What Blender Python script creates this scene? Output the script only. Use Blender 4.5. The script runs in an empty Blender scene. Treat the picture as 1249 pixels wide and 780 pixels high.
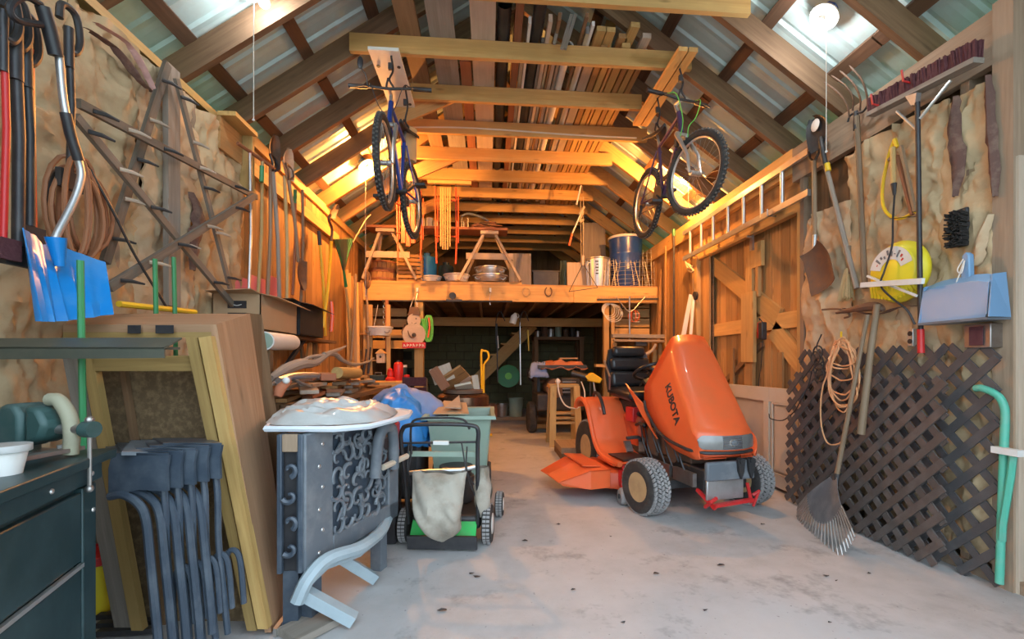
import bpy, math, random
from mathutils import Vector as V, Matrix, noise
R = random.Random(7)
sc = bpy.context.scene
col = sc.collection
# ---------------- camera, sky, exposure ----------------
FPX, TH, HC = 560.0, math.atan(47/560), 1.08
CX, CY = 642.0, 443.0
cd = bpy.data.cameras.new('camera'); cam = bpy.data.objects.new('camera', cd); col.objects.link(cam)
cd.sensor_width = 36; cd.lens = FPX/1249*36; cd.clip_start = .02
cd.shift_x = -(CX-624.5)/1249; cd.shift_y = (CY-390)/1249
cam.location = (0, 0, HC); cam.rotation_euler = (math.pi/2, 0, -TH)
sc.camera = cam
w = bpy.data.worlds.new('sky'); sc.world = w; w.use_nodes = True
w.node_tree.nodes['Background'].inputs[0].default_value = (.70, .85, 1, 1)
w.node_tree.nodes['Background'].inputs[1].default_value = 3.5
sc.view_settings.view_transform = 'Standard'; sc.view_settings.look = 'None'
sc.view_settings.exposure = 0.36; sc.view_settings.gamma = 1
BULB_NEAR = ((.95, .98, 1), 230); BULB_FAR = ((1, .40, .095), 4200)

fw = V((math.sin(TH), math.cos(TH), 0)); rt = V((math.cos(TH), -math.sin(TH), 0)); UPV = V((0, 0, 1))
def P(u, v, X=None, Y=None, Z=None, D=None):
    d = fw + rt*((u-CX)/FPX) + UPV*((CY-v)/FPX)
    if D is not None: t = D
    elif X is not None: t = X/d.x
    elif Y is not None: t = Y/d.y
    else: t = (Z-HC)/d.z
    return V((0, 0, HC)) + d*t
# ---------------- materials ----------------
def nt(name):
    m = bpy.data.materials.new(name); m.use_nodes = True
    t = m.node_tree; b = t.nodes['Principled BSDF']
    return m, t, b
def mixc(t, fac, a, b, mode='MIX'):
    n = t.nodes.new('ShaderNodeMix'); n.data_type = 'RGBA'; n.blend_type = mode
    for k, x in ((0, fac), (6, a), (7, b)):
        if hasattr(x, 'is_linked') or hasattr(x, 'links'): t.links.new(x, n.inputs[k])
        elif k == 0: n.inputs[0].default_value = x
        else: n.inputs[k].default_value = (*x, 1) if len(x) == 3 else x
    return n.outputs[2]
def noi(t, vec, scale, detail=3, rough=.6):
    n = t.nodes.new('ShaderNodeTexNoise'); n.inputs['Scale'].default_value = scale
    n.inputs['Detail'].default_value = detail; n.inputs['Roughness'].default_value = rough
    t.links.new(vec, n.inputs['Vector']); return n.outputs[0]
def ramp(t, f, a, b, c0=(0, 0, 0), c1=(1, 1, 1)):
    n = t.nodes.new('ShaderNodeValToRGB'); e = n.color_ramp.elements
    e[0].position = a; e[1].position = b; e[0].color = (*c0, 1); e[1].color = (*c1, 1)
    t.links.new(f, n.inputs[0]); return n.outputs[0]
def gvec(t, sx=1, sy=1, sz=1, attr='g'):
    if attr == 'g':
        a = t.nodes.new('ShaderNodeAttribute'); a.attribute_name = 'g'; o = a.outputs['Vector']
    else:
        a = t.nodes.new('ShaderNodeTexCoord'); o = a.outputs['Object']
    mp = t.nodes.new('ShaderNodeMapping'); mp.inputs['Scale'].default_value = (sx, sy, sz)
    t.links.new(o, mp.inputs[0])
    oi = t.nodes.new('ShaderNodeObjectInfo'); ad = t.nodes.new('ShaderNodeVectorMath'); ad.operation = 'ADD'
    ml = t.nodes.new('ShaderNodeMath'); ml.operation = 'MULTIPLY'; ml.inputs[1].default_value = 37
    t.links.new(oi.outputs['Random'], ml.inputs[0]); t.links.new(mp.outputs[0], ad.inputs[0]); t.links.new(ml.outputs[0], ad.inputs[1])
    return ad.outputs[0], oi.outputs['Random']
def bump(t, b, h, strength, dist=.01):
    n = t.nodes.new('ShaderNodeBump'); n.inputs['Strength'].default_value = strength; n.inputs['Distance'].default_value = dist
    t.links.new(h, n.inputs['Height']); t.links.new(n.outputs[0], b.inputs['Normal'])
def wood(name, c1, c2, rough=.75, var=.35, knots=.5, bs=.35):
    m, t, b = nt(name)
    v1, rnd = gvec(t, 1.2, 26, 26); v2, _ = gvec(t, 1, 3, 3); v3, _ = gvec(t, 3.0, 11, 11)
    g = ramp(t, noi(t, v1, 1.6, 4, .65), .32, .7)
    c = mixc(t, g, c2, c1)
    s = ramp(t, noi(t, v2, 2.5, 3), .35, .75)
    c = mixc(t, s, c, tuple(x*.72 for x in c1))
    if knots:
        vo = t.nodes.new('ShaderNodeTexVoronoi'); vo.inputs['Scale'].default_value = 1.0; t.links.new(v3, vo.inputs['Vector'])
        k = ramp(t, vo.outputs['Distance'], .04, .16, (knots,)*3, (0, 0, 0))
        c = mixc(t, k, c, tuple(x*.35 for x in c2))
    vr = t.nodes.new('ShaderNodeMapRange'); vr.inputs[3].default_value = 1-var; vr.inputs[4].default_value = 1+var*.25
    t.links.new(rnd, vr.inputs[0])
    c = mixc(t, 1.0, c, vr.outputs[0], 'MULTIPLY')
    t.links.new(c, b.inputs['Base Color']); b.inputs['Roughness'].default_value = rough
    bump(t, b, g, bs, .002)
    return m
def paint(name, c, rough=.5, metal=0, dirt=.25, dc=(.25, .2, .15), scale=6, bs=0, coat=0, spread=(.45, .75)):
    m, t, b = nt(name)
    v, rnd = gvec(t, 1, 1, 1, 'obj')
    n = noi(t, v, scale, 5, .65)
    f = ramp(t, n, spread[0], spread[1], (0, 0, 0), (dirt,)*3)
    t.links.new(mixc(t, f, c, dc), b.inputs['Base Color'])
    b.inputs['Roughness'].default_value = rough; b.inputs['Metallic'].default_value = metal
    if coat: b.inputs['Coat Weight'].default_value = coat
    if bs: bump(t, b, n, bs, .01)
    return m
def emis(name, c, s):
    m, t, b = nt(name); b.inputs['Emission Color'].default_value = (*c, 1); b.inputs['Emission Strength'].default_value = s
    b.inputs['Base Color'].default_value = (*c, 1); return m
M = {}
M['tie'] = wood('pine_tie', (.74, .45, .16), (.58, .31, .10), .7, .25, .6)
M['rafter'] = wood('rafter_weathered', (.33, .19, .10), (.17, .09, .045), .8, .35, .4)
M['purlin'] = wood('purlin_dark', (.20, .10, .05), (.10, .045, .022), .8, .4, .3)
M['plank'] = wood('wall_plank', (.62, .35, .13), (.38, .18, .06), .75, .35, .6)
M['old'] = wood('old_brown_plank', (.30, .17, .08), (.17, .09, .04), .8, .4, .4)
M['grey'] = wood('grey_barn_wood', (.40, .35, .29), (.22, .18, .14), .85, .3, .3)
M['rough'] = wood('rough_sawn_plate', (.42, .30, .20), (.28, .19, .12), .85, .2, .3)
M['pale'] = wood('pale_board', (.62, .50, .38), (.50, .38, .27), .7, .3, .3)
M['yel'] = wood('yellow_pine', (.64, .42, .15), (.46, .26, .08), .65, .2, .5)
M['handle'] = wood('tool_handle', (.40, .28, .17), (.25, .16, .09), .6, .4, 0)
M['handley'] = wood('varnished_handle', (.62, .42, .16), (.5, .31, .1), .5, .25, 0)
M['red_wood'] = wood('reddish_wood', (.42, .17, .08), (.30, .11, .05), .7, .3, 0)
M['roof'] = paint('galvanised_roof', (.52, .66, .65), .42, .15, .6, (.40, .35, .31), 2.2)
M['galv'] = paint('galvanised_steel', (.55, .56, .56), .4, .8, .5, (.3, .28, .26), 9)
M['steel'] = paint('bare_steel', (.42, .40, .38), .4, .9, .5, (.2, .13, .08), 12)
M['alu'] = paint('aluminium', (.62, .62, .60), .35, .8, .3, (.4, .36, .3), 8)
M['rust'] = paint('rusty_iron', (.17, .11, .08), .75, .5, .6, (.30, .14, .06), 14, .3)
M['iron'] = paint('black_iron', (.05, .05, .052), .55, .5, .4, (.14, .11, .09), 12)
M['black'] = paint('black_plastic', (.022, .022, .025), .45, 0, .35, (.10, .09, .08), 7)
M['blackv'] = paint('black_vinyl', (.018, .018, .02), .32, 0, .25, (.10, .08, .06), 5)
M['rubber'] = paint('tyre_rubber', (.03, .028, .027), .85, 0, .4, (.14, .12, .10), 9, .2)
M['tread'] = paint('dusty_tread', (.27, .265, .26), .9, 0, .7, (.45, .43, .40), 14, .2)
M['orange'] = paint('orange_enamel', (.82, .13, .035), .38, 0, .35, (.50, .16, .06), 3.5, 0, .3)
M['orangered'] = paint('deck_orange', (.62, .08, .018), .5, 0, .5, (.30, .10, .05), 6)
M['red'] = paint('red_paint', (.55, .02, .02), .4, 0, .3, (.25, .05, .04), 8)
M['yellow'] = paint('yellow_paint', (.80, .52, .02), .45, 0, .3, (.45, .3, .08), 8)
M['yplast'] = paint('yellow_plastic', (.82, .68, .03), .4, 0, .25, (.5, .42, .1), 6)
M['green'] = paint('green_paint', (.04, .25, .09), .5, 0, .3, (.1, .1, .06), 8)
M['teal'] = paint('teal_plastic', (.09, .44, .31), .45, 0, .4, (.3, .4, .34), 9)
M['lime'] = paint('lime_green', (.16, .60, .08), .5, 0, .3, (.1, .25, .07), 8)
M['mowgreen'] = paint('mower_green', (.03, .50, .10), .5, 0, .5, (.22, .30, .16), 9)
M['blue'] = paint('snow_shovel_blue', (.005, .22, .60), .3, 0, .45, (.20, .42, .62), 4)
M['barrelblue'] = paint('barrel_blue', (.015, .06, .26), .3, 0, .15, (.2, .2, .2), 6)
M['navy'] = paint('bicycle_blue', (.02, .06, .32), .35, .3, .2, (.1, .1, .1), 8)
M['purple'] = paint('bicycle_purple', (.09, .05, .12), .35, .3, .2, (.1, .1, .1), 8)
M['dustblue'] = paint('dustpan_blue', (.17, .32, .50), .4, 0, .25, (.3, .34, .42), 4)
M['chairblue'] = paint('pale_blue_resin', (.36, .44, .47), .5, 0, .5, (.20, .25, .28), 6)
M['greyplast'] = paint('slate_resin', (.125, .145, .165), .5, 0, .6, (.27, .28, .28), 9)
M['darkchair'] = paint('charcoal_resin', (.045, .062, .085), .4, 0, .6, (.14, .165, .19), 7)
M['lattice'] = paint('brown_lattice_plastic', (.095, .075, .065), .5, 0, .55, (.19, .165, .15), 7)
M['lattice2'] = paint('grey_lattice_plastic', (.07, .068, .07), .5, 0, .5, (.15, .145, .14), 7)
M['chest'] = paint('dark_green_steel', (.018, .045, .048), .4, .2, .7, (.055, .10, .11), 5)
M['vise'] = paint('green_vise_paint', (.03, .075, .07), .5, .2, .6, (.10, .13, .12), 9)
M['white'] = paint('white_paint', (.72, .72, .68), .5, 0, .35, (.5, .45, .36), 6)
M['cream'] = paint('cream_door', (.62, .54, .42), .55, 0, .4, (.5, .4, .28), 5)
M['lblue'] = paint('table_white', (.62, .68, .72), .45, 0, .3, (.5, .52, .54), 5)
M['pinkp'] = paint('pink_plastic', (.72, .20, .25), .5, 0, .2, (.6, .3, .3), 5)
M['card'] = paint('cardboard', (.45, .30, .17), .85, 0, .3, (.35, .22, .12), 5)
M['kraft'] = paint('kraft_paper', (.54, .40, .23), .8, 0, .7, (.32, .19, .09), 4.5, 1.0)
M['kraftp'] = paint('kraft_paper_pinkish', (.56, .42, .26), .8, 0, .65, (.38, .21, .11), 4.0, 1.0)
M['pink'] = paint('glass_wool_pink', (.60, .36, .32), .95, 0, .5, (.30, .12, .10), 16, .6)
M['torn'] = paint('torn_paper_brown', (.13, .07, .055), .95, 0, .8, (.30, .20, .14), 12, .8)  # dark brown torn paper with lighter mottling
M['cloth'] = paint('dusty_canvas', (.42, .38, .31), .9, 0, .85, (.17, .14, .095), 5, .2)
M['tan'] = paint('tan_saddle', (.50, .33, .16), .6, 0, .2, (.3, .2, .1), 6)
M['terra'] = paint('terracotta_pieces', (.45, .15, .07), .8, 0, .4, (.3, .12, .06), 10)
M['cord'] = paint('orange_cord', (.72, .38, .18), .55, 0, .2, (.5, .3, .2), 8)
M['bcord'] = paint('brown_cord', (.30, .13, .06), .55, 0, .2, (.2, .1, .06), 8)
M['wcord'] = paint('white_cord', (.72, .68, .60), .6, 0, .1, (.5, .45, .4), 8)
M['rope'] = paint('hemp_rope', (.48, .38, .24), .9, 0, .4, (.3, .22, .13), 30, .3)
M['bristle'] = paint('straw_bristle', (.46, .33, .16), .9, 0, .5, (.3, .2, .1), 40, .5)
M['maroon'] = paint('maroon_bristle', (.09, .025, .03), .9, 0, .5, (.15, .06, .06), 40, .5)
M['bbristle'] = paint('black_bristle', (.02, .018, .016), .95, 0, .3, (.06, .05, .04), 40, .6)
M['osb'] = paint('rusty_screen', (.13, .085, .04), .9, 0, .9, (.30, .20, .10), 35, .4)
M['plastic'] = paint('cloudy_plastic_sheet', (.50, .51, .49), .3, 0, .5, (.36, .37, .35), 7, .6, .4)
M['blueclear'] = paint('blue_tarpaulin', (.03, .24, .62), .4, 0, .35, (.15, .38, .65), 5, .3)
M['greyblue'] = paint('faded_blue_tarpaulin', (.22, .28, .45), .6, 0, .5, (.12, .2, .5), 5, .3)
M['drift'] = wood('driftwood', (.50, .43, .36), (.32, .25, .19), .85, .3, 0)
M['cgreen'] = paint('sage_plastic', (.27, .37, .29), .5, 0, .5, (.4, .42, .34), 5)
M['lampglass'] = paint('headlight_lens', (.20, .20, .19), .25, .2, .4, (.3, .28, .25), 8, 0, .5)
M['copper'] = paint('glossy_brown_metal', (.16, .085, .05), .25, .8, .4, (.3, .18, .1), 6)
M['ofab'] = paint('orange_cloth', (.50, .17, .07), .9, 0, .5, (.25, .12, .10), 7, .3)
M['wheelrim'] = paint('cream_wheel_rim', (.52, .36, .18), .5, .1, .5, (.25, .16, .08), 9)
# concrete floor
def concrete():
    m, t, b = nt('concrete_floor')
    tc = t.nodes.new('ShaderNodeTexCoord').outputs['Object']
    n1 = noi(t, tc, .9, 6, .6); n2 = noi(t, tc, 5, 6, .7); n3 = noi(t, tc, 40, 3, .6); n4 = noi(t, tc, 2.2, 5, .75)
    c = mixc(t, ramp(t, n1, .35, .7), (.47, .46, .45), (.33, .315, .30))
    c = mixc(t, ramp(t, n2, .35, .68, (0, 0, 0), (.75,)*3), c, (.50, .49, .48))
    c = mixc(t, ramp(t, n4, .55, .70, (0, 0, 0), (.65,)*3), c, (.15, .145, .14))
    c = mixc(t, ramp(t, n3, .66, .74, (0, 0, 0), (.6,)*3), c, (.11, .1, .1))
    t.links.new(c, b.inputs['Base Color']); b.inputs['Roughness'].default_value = .72
    bump(t, b, n2, .25, .01); return m
M['concrete'] = concrete()
M['grass'] = paint('lawn_outside', (.10, .22, .05), .9, 0, .5, (.07, .16, .03), 2)
M['apron'] = paint('pale_bounce_gravel', (.50, .48, .45), .9, 0, .5, (.35, .33, .3), 12)
# ---------------- mesh building ----------------
def tag(o, label=None, cat=None, group=None, kind=None):
    for k, x in (('label', label), ('category', cat), ('group', group), ('kind', kind)):
        if x: o[k] = x
    return o
def T(name, label, cat, loc, group=None):
    o = bpy.data.objects.new(name, None); col.objects.link(o); o.location = loc; o.empty_display_size = .05
    return tag(o, label, cat, group)
def S(name, loc=(0, 0, 0)):
    o = bpy.data.objects.new(name, None); col.objects.link(o); o.location = loc; o.empty_display_size = .05
    return tag(o, kind='structure')
def woff(p):
    s = V((0, 0, 0))
    while p: s += V(p.location); p = p.parent
    return s
def mesh_from(vs, fs, gs, name):
    me = bpy.data.meshes.new(name); me.from_pydata([tuple(v) for v in vs], [], fs)
    a = me.attributes.new('g', 'FLOAT_VECTOR', 'POINT'); flat = []
    for g in gs: flat.extend(g)
    a.data.foreach_set('vector', flat); return me
BF = [(0, 1, 3, 2), (4, 6, 7, 5), (0, 4, 5, 1), (2, 3, 7, 6), (0, 2, 6, 4), (1, 5, 7, 3)]
def axes(a, b, up=UPV):
    x = (b-a).normalized(); up = V(up)
    if abs(x.dot(up.normalized())) > .995: up = V((0, 1, 0)) if abs(x.y) < .9 else V((1, 0, 0))
    y = up.cross(x).normalized(); z = x.cross(y); return x, y, z
class MB:
    def __init__(s, M=None): s.v, s.f, s.g, s.M = [], [], [], M
    def add(s, vs, fs, gs=None):
        n = len(s.v); vs = [V(v) for v in vs]
        s.g += [tuple(g) for g in (gs or vs)]
        if s.M: vs = [s.M @ v for v in vs]
        s.v += vs; s.f += [tuple(i+n for i in f) for f in fs]; return s
    def box(s, c, z, rz=0):
        c = V(c); h = [q/2 for q in z]; o = sorted(range(3), key=lambda i: -z[i]); vs = []; gs = []
        m = Matrix.Rotation(rz, 3, 'Z')
        for i in (-1, 1):
            for j in (-1, 1):
                for k in (-1, 1):
                    q = V((i*h[0], j*h[1], k*h[2])); vs.append(c+m@q); gs.append((q[o[0]]+c[o[0]]*.3, q[o[1]]+c[o[1]], q[o[2]]+c[o[2]]))
        return s.add(vs, BF, gs)
    def b2(s, a, b):
        return s.box([(a[i]+b[i])/2 for i in range(3)], [abs(b[i]-a[i]) for i in range(3)])
    def beam(s, a, b, w, t, up=UPV, w2=None, t2=None):
        a, b = V(a), V(b); x, y, z = axes(a, b, up); vs = []; gs = []; L = (b-a).length
        for i, e in ((0, a), (1, b)):
            ww = (w2 if i and w2 else w)/2; tt = (t2 if i and t2 else t)/2
            for j in (-1, 1):
                for k in (-1, 1): vs.append(e+y*j*ww+z*k*tt); gs.append((i*L, j*ww, k*tt))
        return s.add(vs, BF, gs)
    def tube(s, pts, r, n=8, closed=False, caps=True):
        pts = [V(p) for p in pts]; N = len(pts); rs = r if isinstance(r, (list, tuple)) else [r]*N
        vs, fs, gs = [], [], []; L = 0; py = None
        for i, p in enumerate(pts):
            a = pts[i-1] if (i or closed) else p; b = pts[(i+1) % N] if (i < N-1 or closed) else p
            x = (b-a).normalized() if (b-a).length > 1e-9 else V((0, 0, 1))
            if py is None:
                up = V((0, 0, 1)) if abs(x.z) < .9 else V((0, 1, 0)); y = up.cross(x).normalized()
            else:
                y = py-x*py.dot(x); y = y.normalized() if y.length > 1e-6 else V((0, 0, 1)).cross(x).normalized()
            py = y; z = x.cross(y)
            if i: L += (p-pts[i-1]).length
            for k in range(n):
                an = 2*math.pi*k/n; vs.append(p+(y*math.cos(an)+z*math.sin(an))*rs[i]); gs.append((L, math.cos(an)*rs[i], math.sin(an)*rs[i]))
        for i in range(N if closed else N-1):
            j = (i+1) % N
            for k in range(n): fs.append((i*n+k, i*n+(k+1) % n, j*n+(k+1) % n, j*n+k))
        if caps and not closed: fs.append(tuple(range(n-1, -1, -1))); fs.append(tuple((N-1)*n+k for k in range(n)))
        return s.add(vs, fs, gs)
    def lathe(s, prof, c, axis=UPV, n=20, sx=1, sy=1, a0=0, a1=None, ref=None):
        c = V(c); z = V(axis).normalized(); x = V(ref) if ref else (V((1, 0, 0)) if abs(z.x) < .9 else V((0, 1, 0)))
        x = (x-z*x.dot(z)).normalized(); y = z.cross(x); full = a1 is None; vs, fs = [], []
        m = n if full else n+1; a1 = 2*math.pi if full else a1
        for r, h in prof:
            for k in range(m):
                an = a0+(a1-a0)*k/n; vs.append(c+z*h+x*math.cos(an)*r*sx+y*math.sin(an)*r*sy)
        for i in range(len(prof)-1):
            for k in range(n if full else n):
                k2 = (k+1) % m; fs.append((i*m+k, i*m+k2, (i+1)*m+k2, (i+1)*m+k))
        if full:
            if prof[0][0] > 1e-5: fs.append(tuple(range(m-1, -1, -1)))
            if prof[-1][0] > 1e-5: fs.append(tuple((len(prof)-1)*m+k for k in range(m)))
        return s.add(vs, fs)
    def cyl(s, a, b, r, n=16, r2=None):
        a, b = V(a), V(b); return s.lathe([(r, 0), (r if r2 is None else r2, (b-a).length)], a, b-a, n)
    def sph(s, c, r, sc3=(1, 1, 1), n=14, m=8):
        pr = [(max(math.sin(math.pi*i/m), 1e-4)*r, -math.cos(math.pi*i/m)*r*sc3[2]) for i in range(m+1)]
        return s.lathe(pr, c, UPV, n, sc3[0], sc3[1])
    def prism(s, pts, ex):
        pts = [V(p) for p in pts]; ex = V(ex); n = len(pts)
        fs = [tuple(range(n-1, -1, -1)), tuple(range(n, 2*n))]+[(i, (i+1) % n, n+(i+1) % n, n+i) for i in range(n)]
        return s.add(pts+[p+ex for p in pts], fs)
    def grid(s, rows, th=0, nrm=None):
        m, n = len(rows), len(rows[0]); vs = [V(p) for r in rows for p in r]
        fs = [(i*n+j, i*n+j+1, (i+1)*n+j+1, (i+1)*n+j) for i in range(m-1) for j in range(n-1)]
        if th:
            q = V(nrm).normalized()*th; k = len(vs); vs += [v+q for v in vs]
            fs += [tuple(k+a for a in reversed(f)) for f in fs]
            ed = [i for i in range(n)]+[i*n+n-1 for i in range(1, m)]+[(m-1)*n+j for j in range(n-2, -1, -1)]+[i*n for i in range(m-2, 0, -1)]
            for a, b in zip(ed, ed[1:]+ed[:1]): fs.append((b, a, k+a, k+b))
        return s.add(vs, fs)
    def out(s, name, mat, parent=None, smooth=False, bev=0, sub=0, label=None, kind=None):
        o = woff(parent) if parent else V((0, 0, 0))
        me = mesh_from([v-o for v in s.v], s.f, s.g, name); me.materials.append(M[mat] if isinstance(mat, str) else mat)
        ob = bpy.data.objects.new(name, me); col.objects.link(ob); ob.parent = parent
        if bev:
            d = ob.modifiers.new('bevel', 'BEVEL'); d.width = bev; d.segments = 2; d.limit_method = 'ANGLE'; d.angle_limit = .7
        if sub: d = ob.modifiers.new('sub', 'SUBSURF'); d.levels = d.render_levels = sub
        if smooth or sub or bev:
            me.polygons.foreach_set('use_smooth', [True]*len(me.polygons)); me.update()
            if not sub:
                try: me.set_sharp_from_angle(angle=.75)
                except Exception: pass
        return tag(ob, label, kind=kind)
CACHE = {}
def board(name, mat, parent, a, b, w, t, up=UPV, label=None):
    """One piece of timber, a mesh object of its own; alike pieces share the mesh."""
    a, b = V(a), V(b); L = (b-a).length; key = (round(L, 3), round(w, 4), round(t, 4), mat)
    me = CACHE.get(key)
    if not me:
        q = MB().beam((0, 0, 0), (key[0], 0, 0), w, t); me = mesh_from(q.v, q.f, q.g, name); me.materials.append(M[mat]); CACHE[key] = me
    x, y, z = axes(a, b, up); m = Matrix((x, y, z)).transposed().to_4x4(); m.translation = a-(woff(parent) if parent else V((0, 0, 0)))
    o = bpy.data.objects.new(name, me); col.objects.link(o); o.parent = parent; o.matrix_basis = m
    return tag(o, label)
def frame(o, x, z=UPV):
    x = V(x).normalized(); z = V(z); y = z.cross(x).normalized(); z = x.cross(y)
    m = Matrix((x, y, z)).transposed().to_4x4(); m.translation = V(o); return m
def arc(c, r, a0, a1, n, x, y):
    c, x, y = V(c), V(x), V(y)
    return [c+x*math.cos(a0+(a1-a0)*i/n)*r+y*math.sin(a0+(a1-a0)*i/n)*r for i in range(n+1)]
def spl(pts, k=6):
    """Catmull-Rom through points."""
    p = [V(q) for q in pts]; p = [p[0]*2-p[1]]+p+[p[-1]*2-p[-2]]; o = []
    for i in range(1, len(p)-2):
        for j in range(k):
            t = j/k; a, b, c, d = p[i-1:i+3]
            o.append(.5*((2*b)+(c-a)*t+(2*a-5*b+4*c-d)*t*t+(3*b-a-3*c+d)*t**3))
    o.append(p[-2]); return o
def ns(x, y=0, z=0): return noise.noise(V((x, y, z)))
def copy_tree(o, parent=None):
    c = o.copy(); col.objects.link(c); c.parent = parent
    for ch in list(o.children): copy_tree(ch, c)
    return c

def lettering(name, txt, mat, parent, mtx, size, ext=.002, off=.0, res=3):
    """flat raised letters turned into a mesh; mtx is a world matrix"""
    cu = bpy.data.curves.new(name, 'FONT'); cu.body = txt; cu.size = size; cu.extrude = ext; cu.offset = off; cu.resolution_u = res; cu.align_x = 'CENTER'
    t = bpy.data.objects.new(name, cu); col.objects.link(t); bpy.context.view_layer.update()
    me = bpy.data.meshes.new_from_object(t.evaluated_get(bpy.context.evaluated_depsgraph_get())); bpy.data.objects.remove(t)
    me.materials.clear(); me.materials.append(M[mat]); o = bpy.data.objects.new(name, me); col.objects.link(o); o.parent = parent
    o.matrix_basis = Matrix.Translation(-woff(parent)) @ mtx; return o
def mat3(x, y, o):
    x, y = V(x).normalized(), V(y); z = x.cross(y).normalized(); y = z.cross(x); m = Matrix((x, y, z)).transposed().to_4x4(); m.translation = V(o); return m
M['bknob'] = paint('bicycle_tread', (.10, .09, .08), .9, 0, .5, (.2, .18, .14), 9)
# ================= setting =================
XL, XR, XC = -1.95, 2.52, .285
HW = 2.235; ZP = 2.85; SL = .70; Y0, Y1 = .40, 10.9
def zroof(x, off=0): return ZP+SL*(HW-abs(x-XC))+off     # underside of the rafters
f = MB().b2((XL-.15, Y0, -.12), (XR+.15, Y1+.1, 0)); f.out('floor', 'concrete', kind='structure')
g = MB().b2((-30, -30, -.16), (30, 40, -.125)); g.out('ground_lawn', 'grass', kind='structure')
g = MB().b2((-4, -9, -.12), (5, Y0, -.015)); g.out('bounce_apron', 'apron', kind='structure')  # unseen apron, kept pale to bounce daylight up to the roof
ceil = S('ceiling')
RY = [3.08+.61*i for i in range(-4, 13)]
ry_cos = math.cos(math.atan(SL))
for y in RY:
    mt = 'rafter' if y < 5 else 'tie'  # far rafters take golden pine, warm lamp light put into the colour
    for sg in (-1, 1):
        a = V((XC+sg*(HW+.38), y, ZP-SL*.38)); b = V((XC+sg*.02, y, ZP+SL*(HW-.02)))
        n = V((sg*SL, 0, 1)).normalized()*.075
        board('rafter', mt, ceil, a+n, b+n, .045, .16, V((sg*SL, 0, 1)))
mb = MB()
for sg in (-1, 1):
    mb.grid([[(XC, Y0-.3, zroof(XC)+.215), (XC, Y1+.2, zroof(XC)+.215)], [(XC+sg*.22, Y0-.3, zroof(XC)+.06), (XC+sg*.22, Y1+.2, zroof(XC)+.06)]], .004, (0, 0, 1))
mb.out('ridge_cap', 'roof', ceil)
board('ridge_board', 'rafter', ceil, (XC, Y0, zroof(XC)+.03), (XC, Y1, zroof(XC)+.03), .04, .2)
for sg in (-1, 1):
    for k in range(5):
        xr = min(.1+.49*k, 2.06) if k < 5 else 0
        n = V((sg*SL, 0, 1)).normalized()
        for j in range(9):                                       # short lengths end to end
            ya, yb = Y0-.25+1.27*j, Y0-.25+1.27*(j+1)-.012
            yb = min(yb, Y1+.1)
            a = V((XC+sg*xr, ya, zroof(XC+xr)))+n*(.15+.022)
            b = V((XC+sg*xr, yb, zroof(XC+xr)))+n*(.15+.022)
            board('purlin', 'purlin', ceil, a, b, .09, .042, n)
# corrugated sheets
def sheet(sg, y0, y1):
    mb = MB(); prof = []
    y = y0
    while y < y1-.001:
        prof += [(y, 0), (y+.03, 0), (y+.045, .018), (y+.065, .018), (y+.08, 0)]
        for q in (.115, .15): prof.append((y+q, .004 if q < .14 else 0))
        y += .19
    prof.append((min(y, y1+.02), 0))
    n = V((sg*SL, 0, 1)).normalized(); rows = []
    for xr in (-.02, 1.3, HW+.5):
        base = V((XC+sg*xr, 0, zroof(XC+xr)))+n*(.15+.045)
        rows.append([base+V((0, p, 0))+n*h for p, h in prof])
    return mb.grid(rows)
for sg in (-1, 1):
    y = Y0-.3
    while y < Y1:
        sheet(sg, y, y+.76).out('roof_panel', 'roof', ceil, smooth=False); y += .76
# collar ties with their individual ends: u of left/right ends were read off the picture as metres
TE = [(-1.00, 1.80), (-1.06, 1.66), (-.70, 1.45), (-.98, 1.72), (-.85, 1.5), (-.98, 1.62), (-1.0, 1.55), (-1.05, 1.6), (-1.05, 1.6), (-1.0, 1.55), (-1.05, 1.6), (-1.0, 1.6)]
ZT = 3.48
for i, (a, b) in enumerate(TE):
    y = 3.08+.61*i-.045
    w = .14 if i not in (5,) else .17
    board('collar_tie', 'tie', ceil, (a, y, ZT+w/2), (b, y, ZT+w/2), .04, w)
# gussets / knee ends on the far side
for i in (2, 4, 6): board('gusset', 'plank', ceil, (-.98, 3.08+.61*i+.05, 3.3), (-.35, 3.08+.61*i+.05, 3.6), .03, .16)
# ---------- walls ----------
def wall_boards(root, X, sg, ya, yb, za, zb, mat='plank', w=(.11, .2), name='wall_board', t=.022):
    y = ya
    while y < yb-.02:
        ww = min(R.uniform(*w), yb-y)
        xo = X+sg*(t/2+R.uniform(0, .007))
        board(name, mat, root, (xo, y+ww/2, za), (xo, y+ww/2, zb), ww-.006, t, (1, 0, 0))
        y += ww
wl = S('wall_left'); wr = S('wall_right'); wb = S('wall_back')
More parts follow.
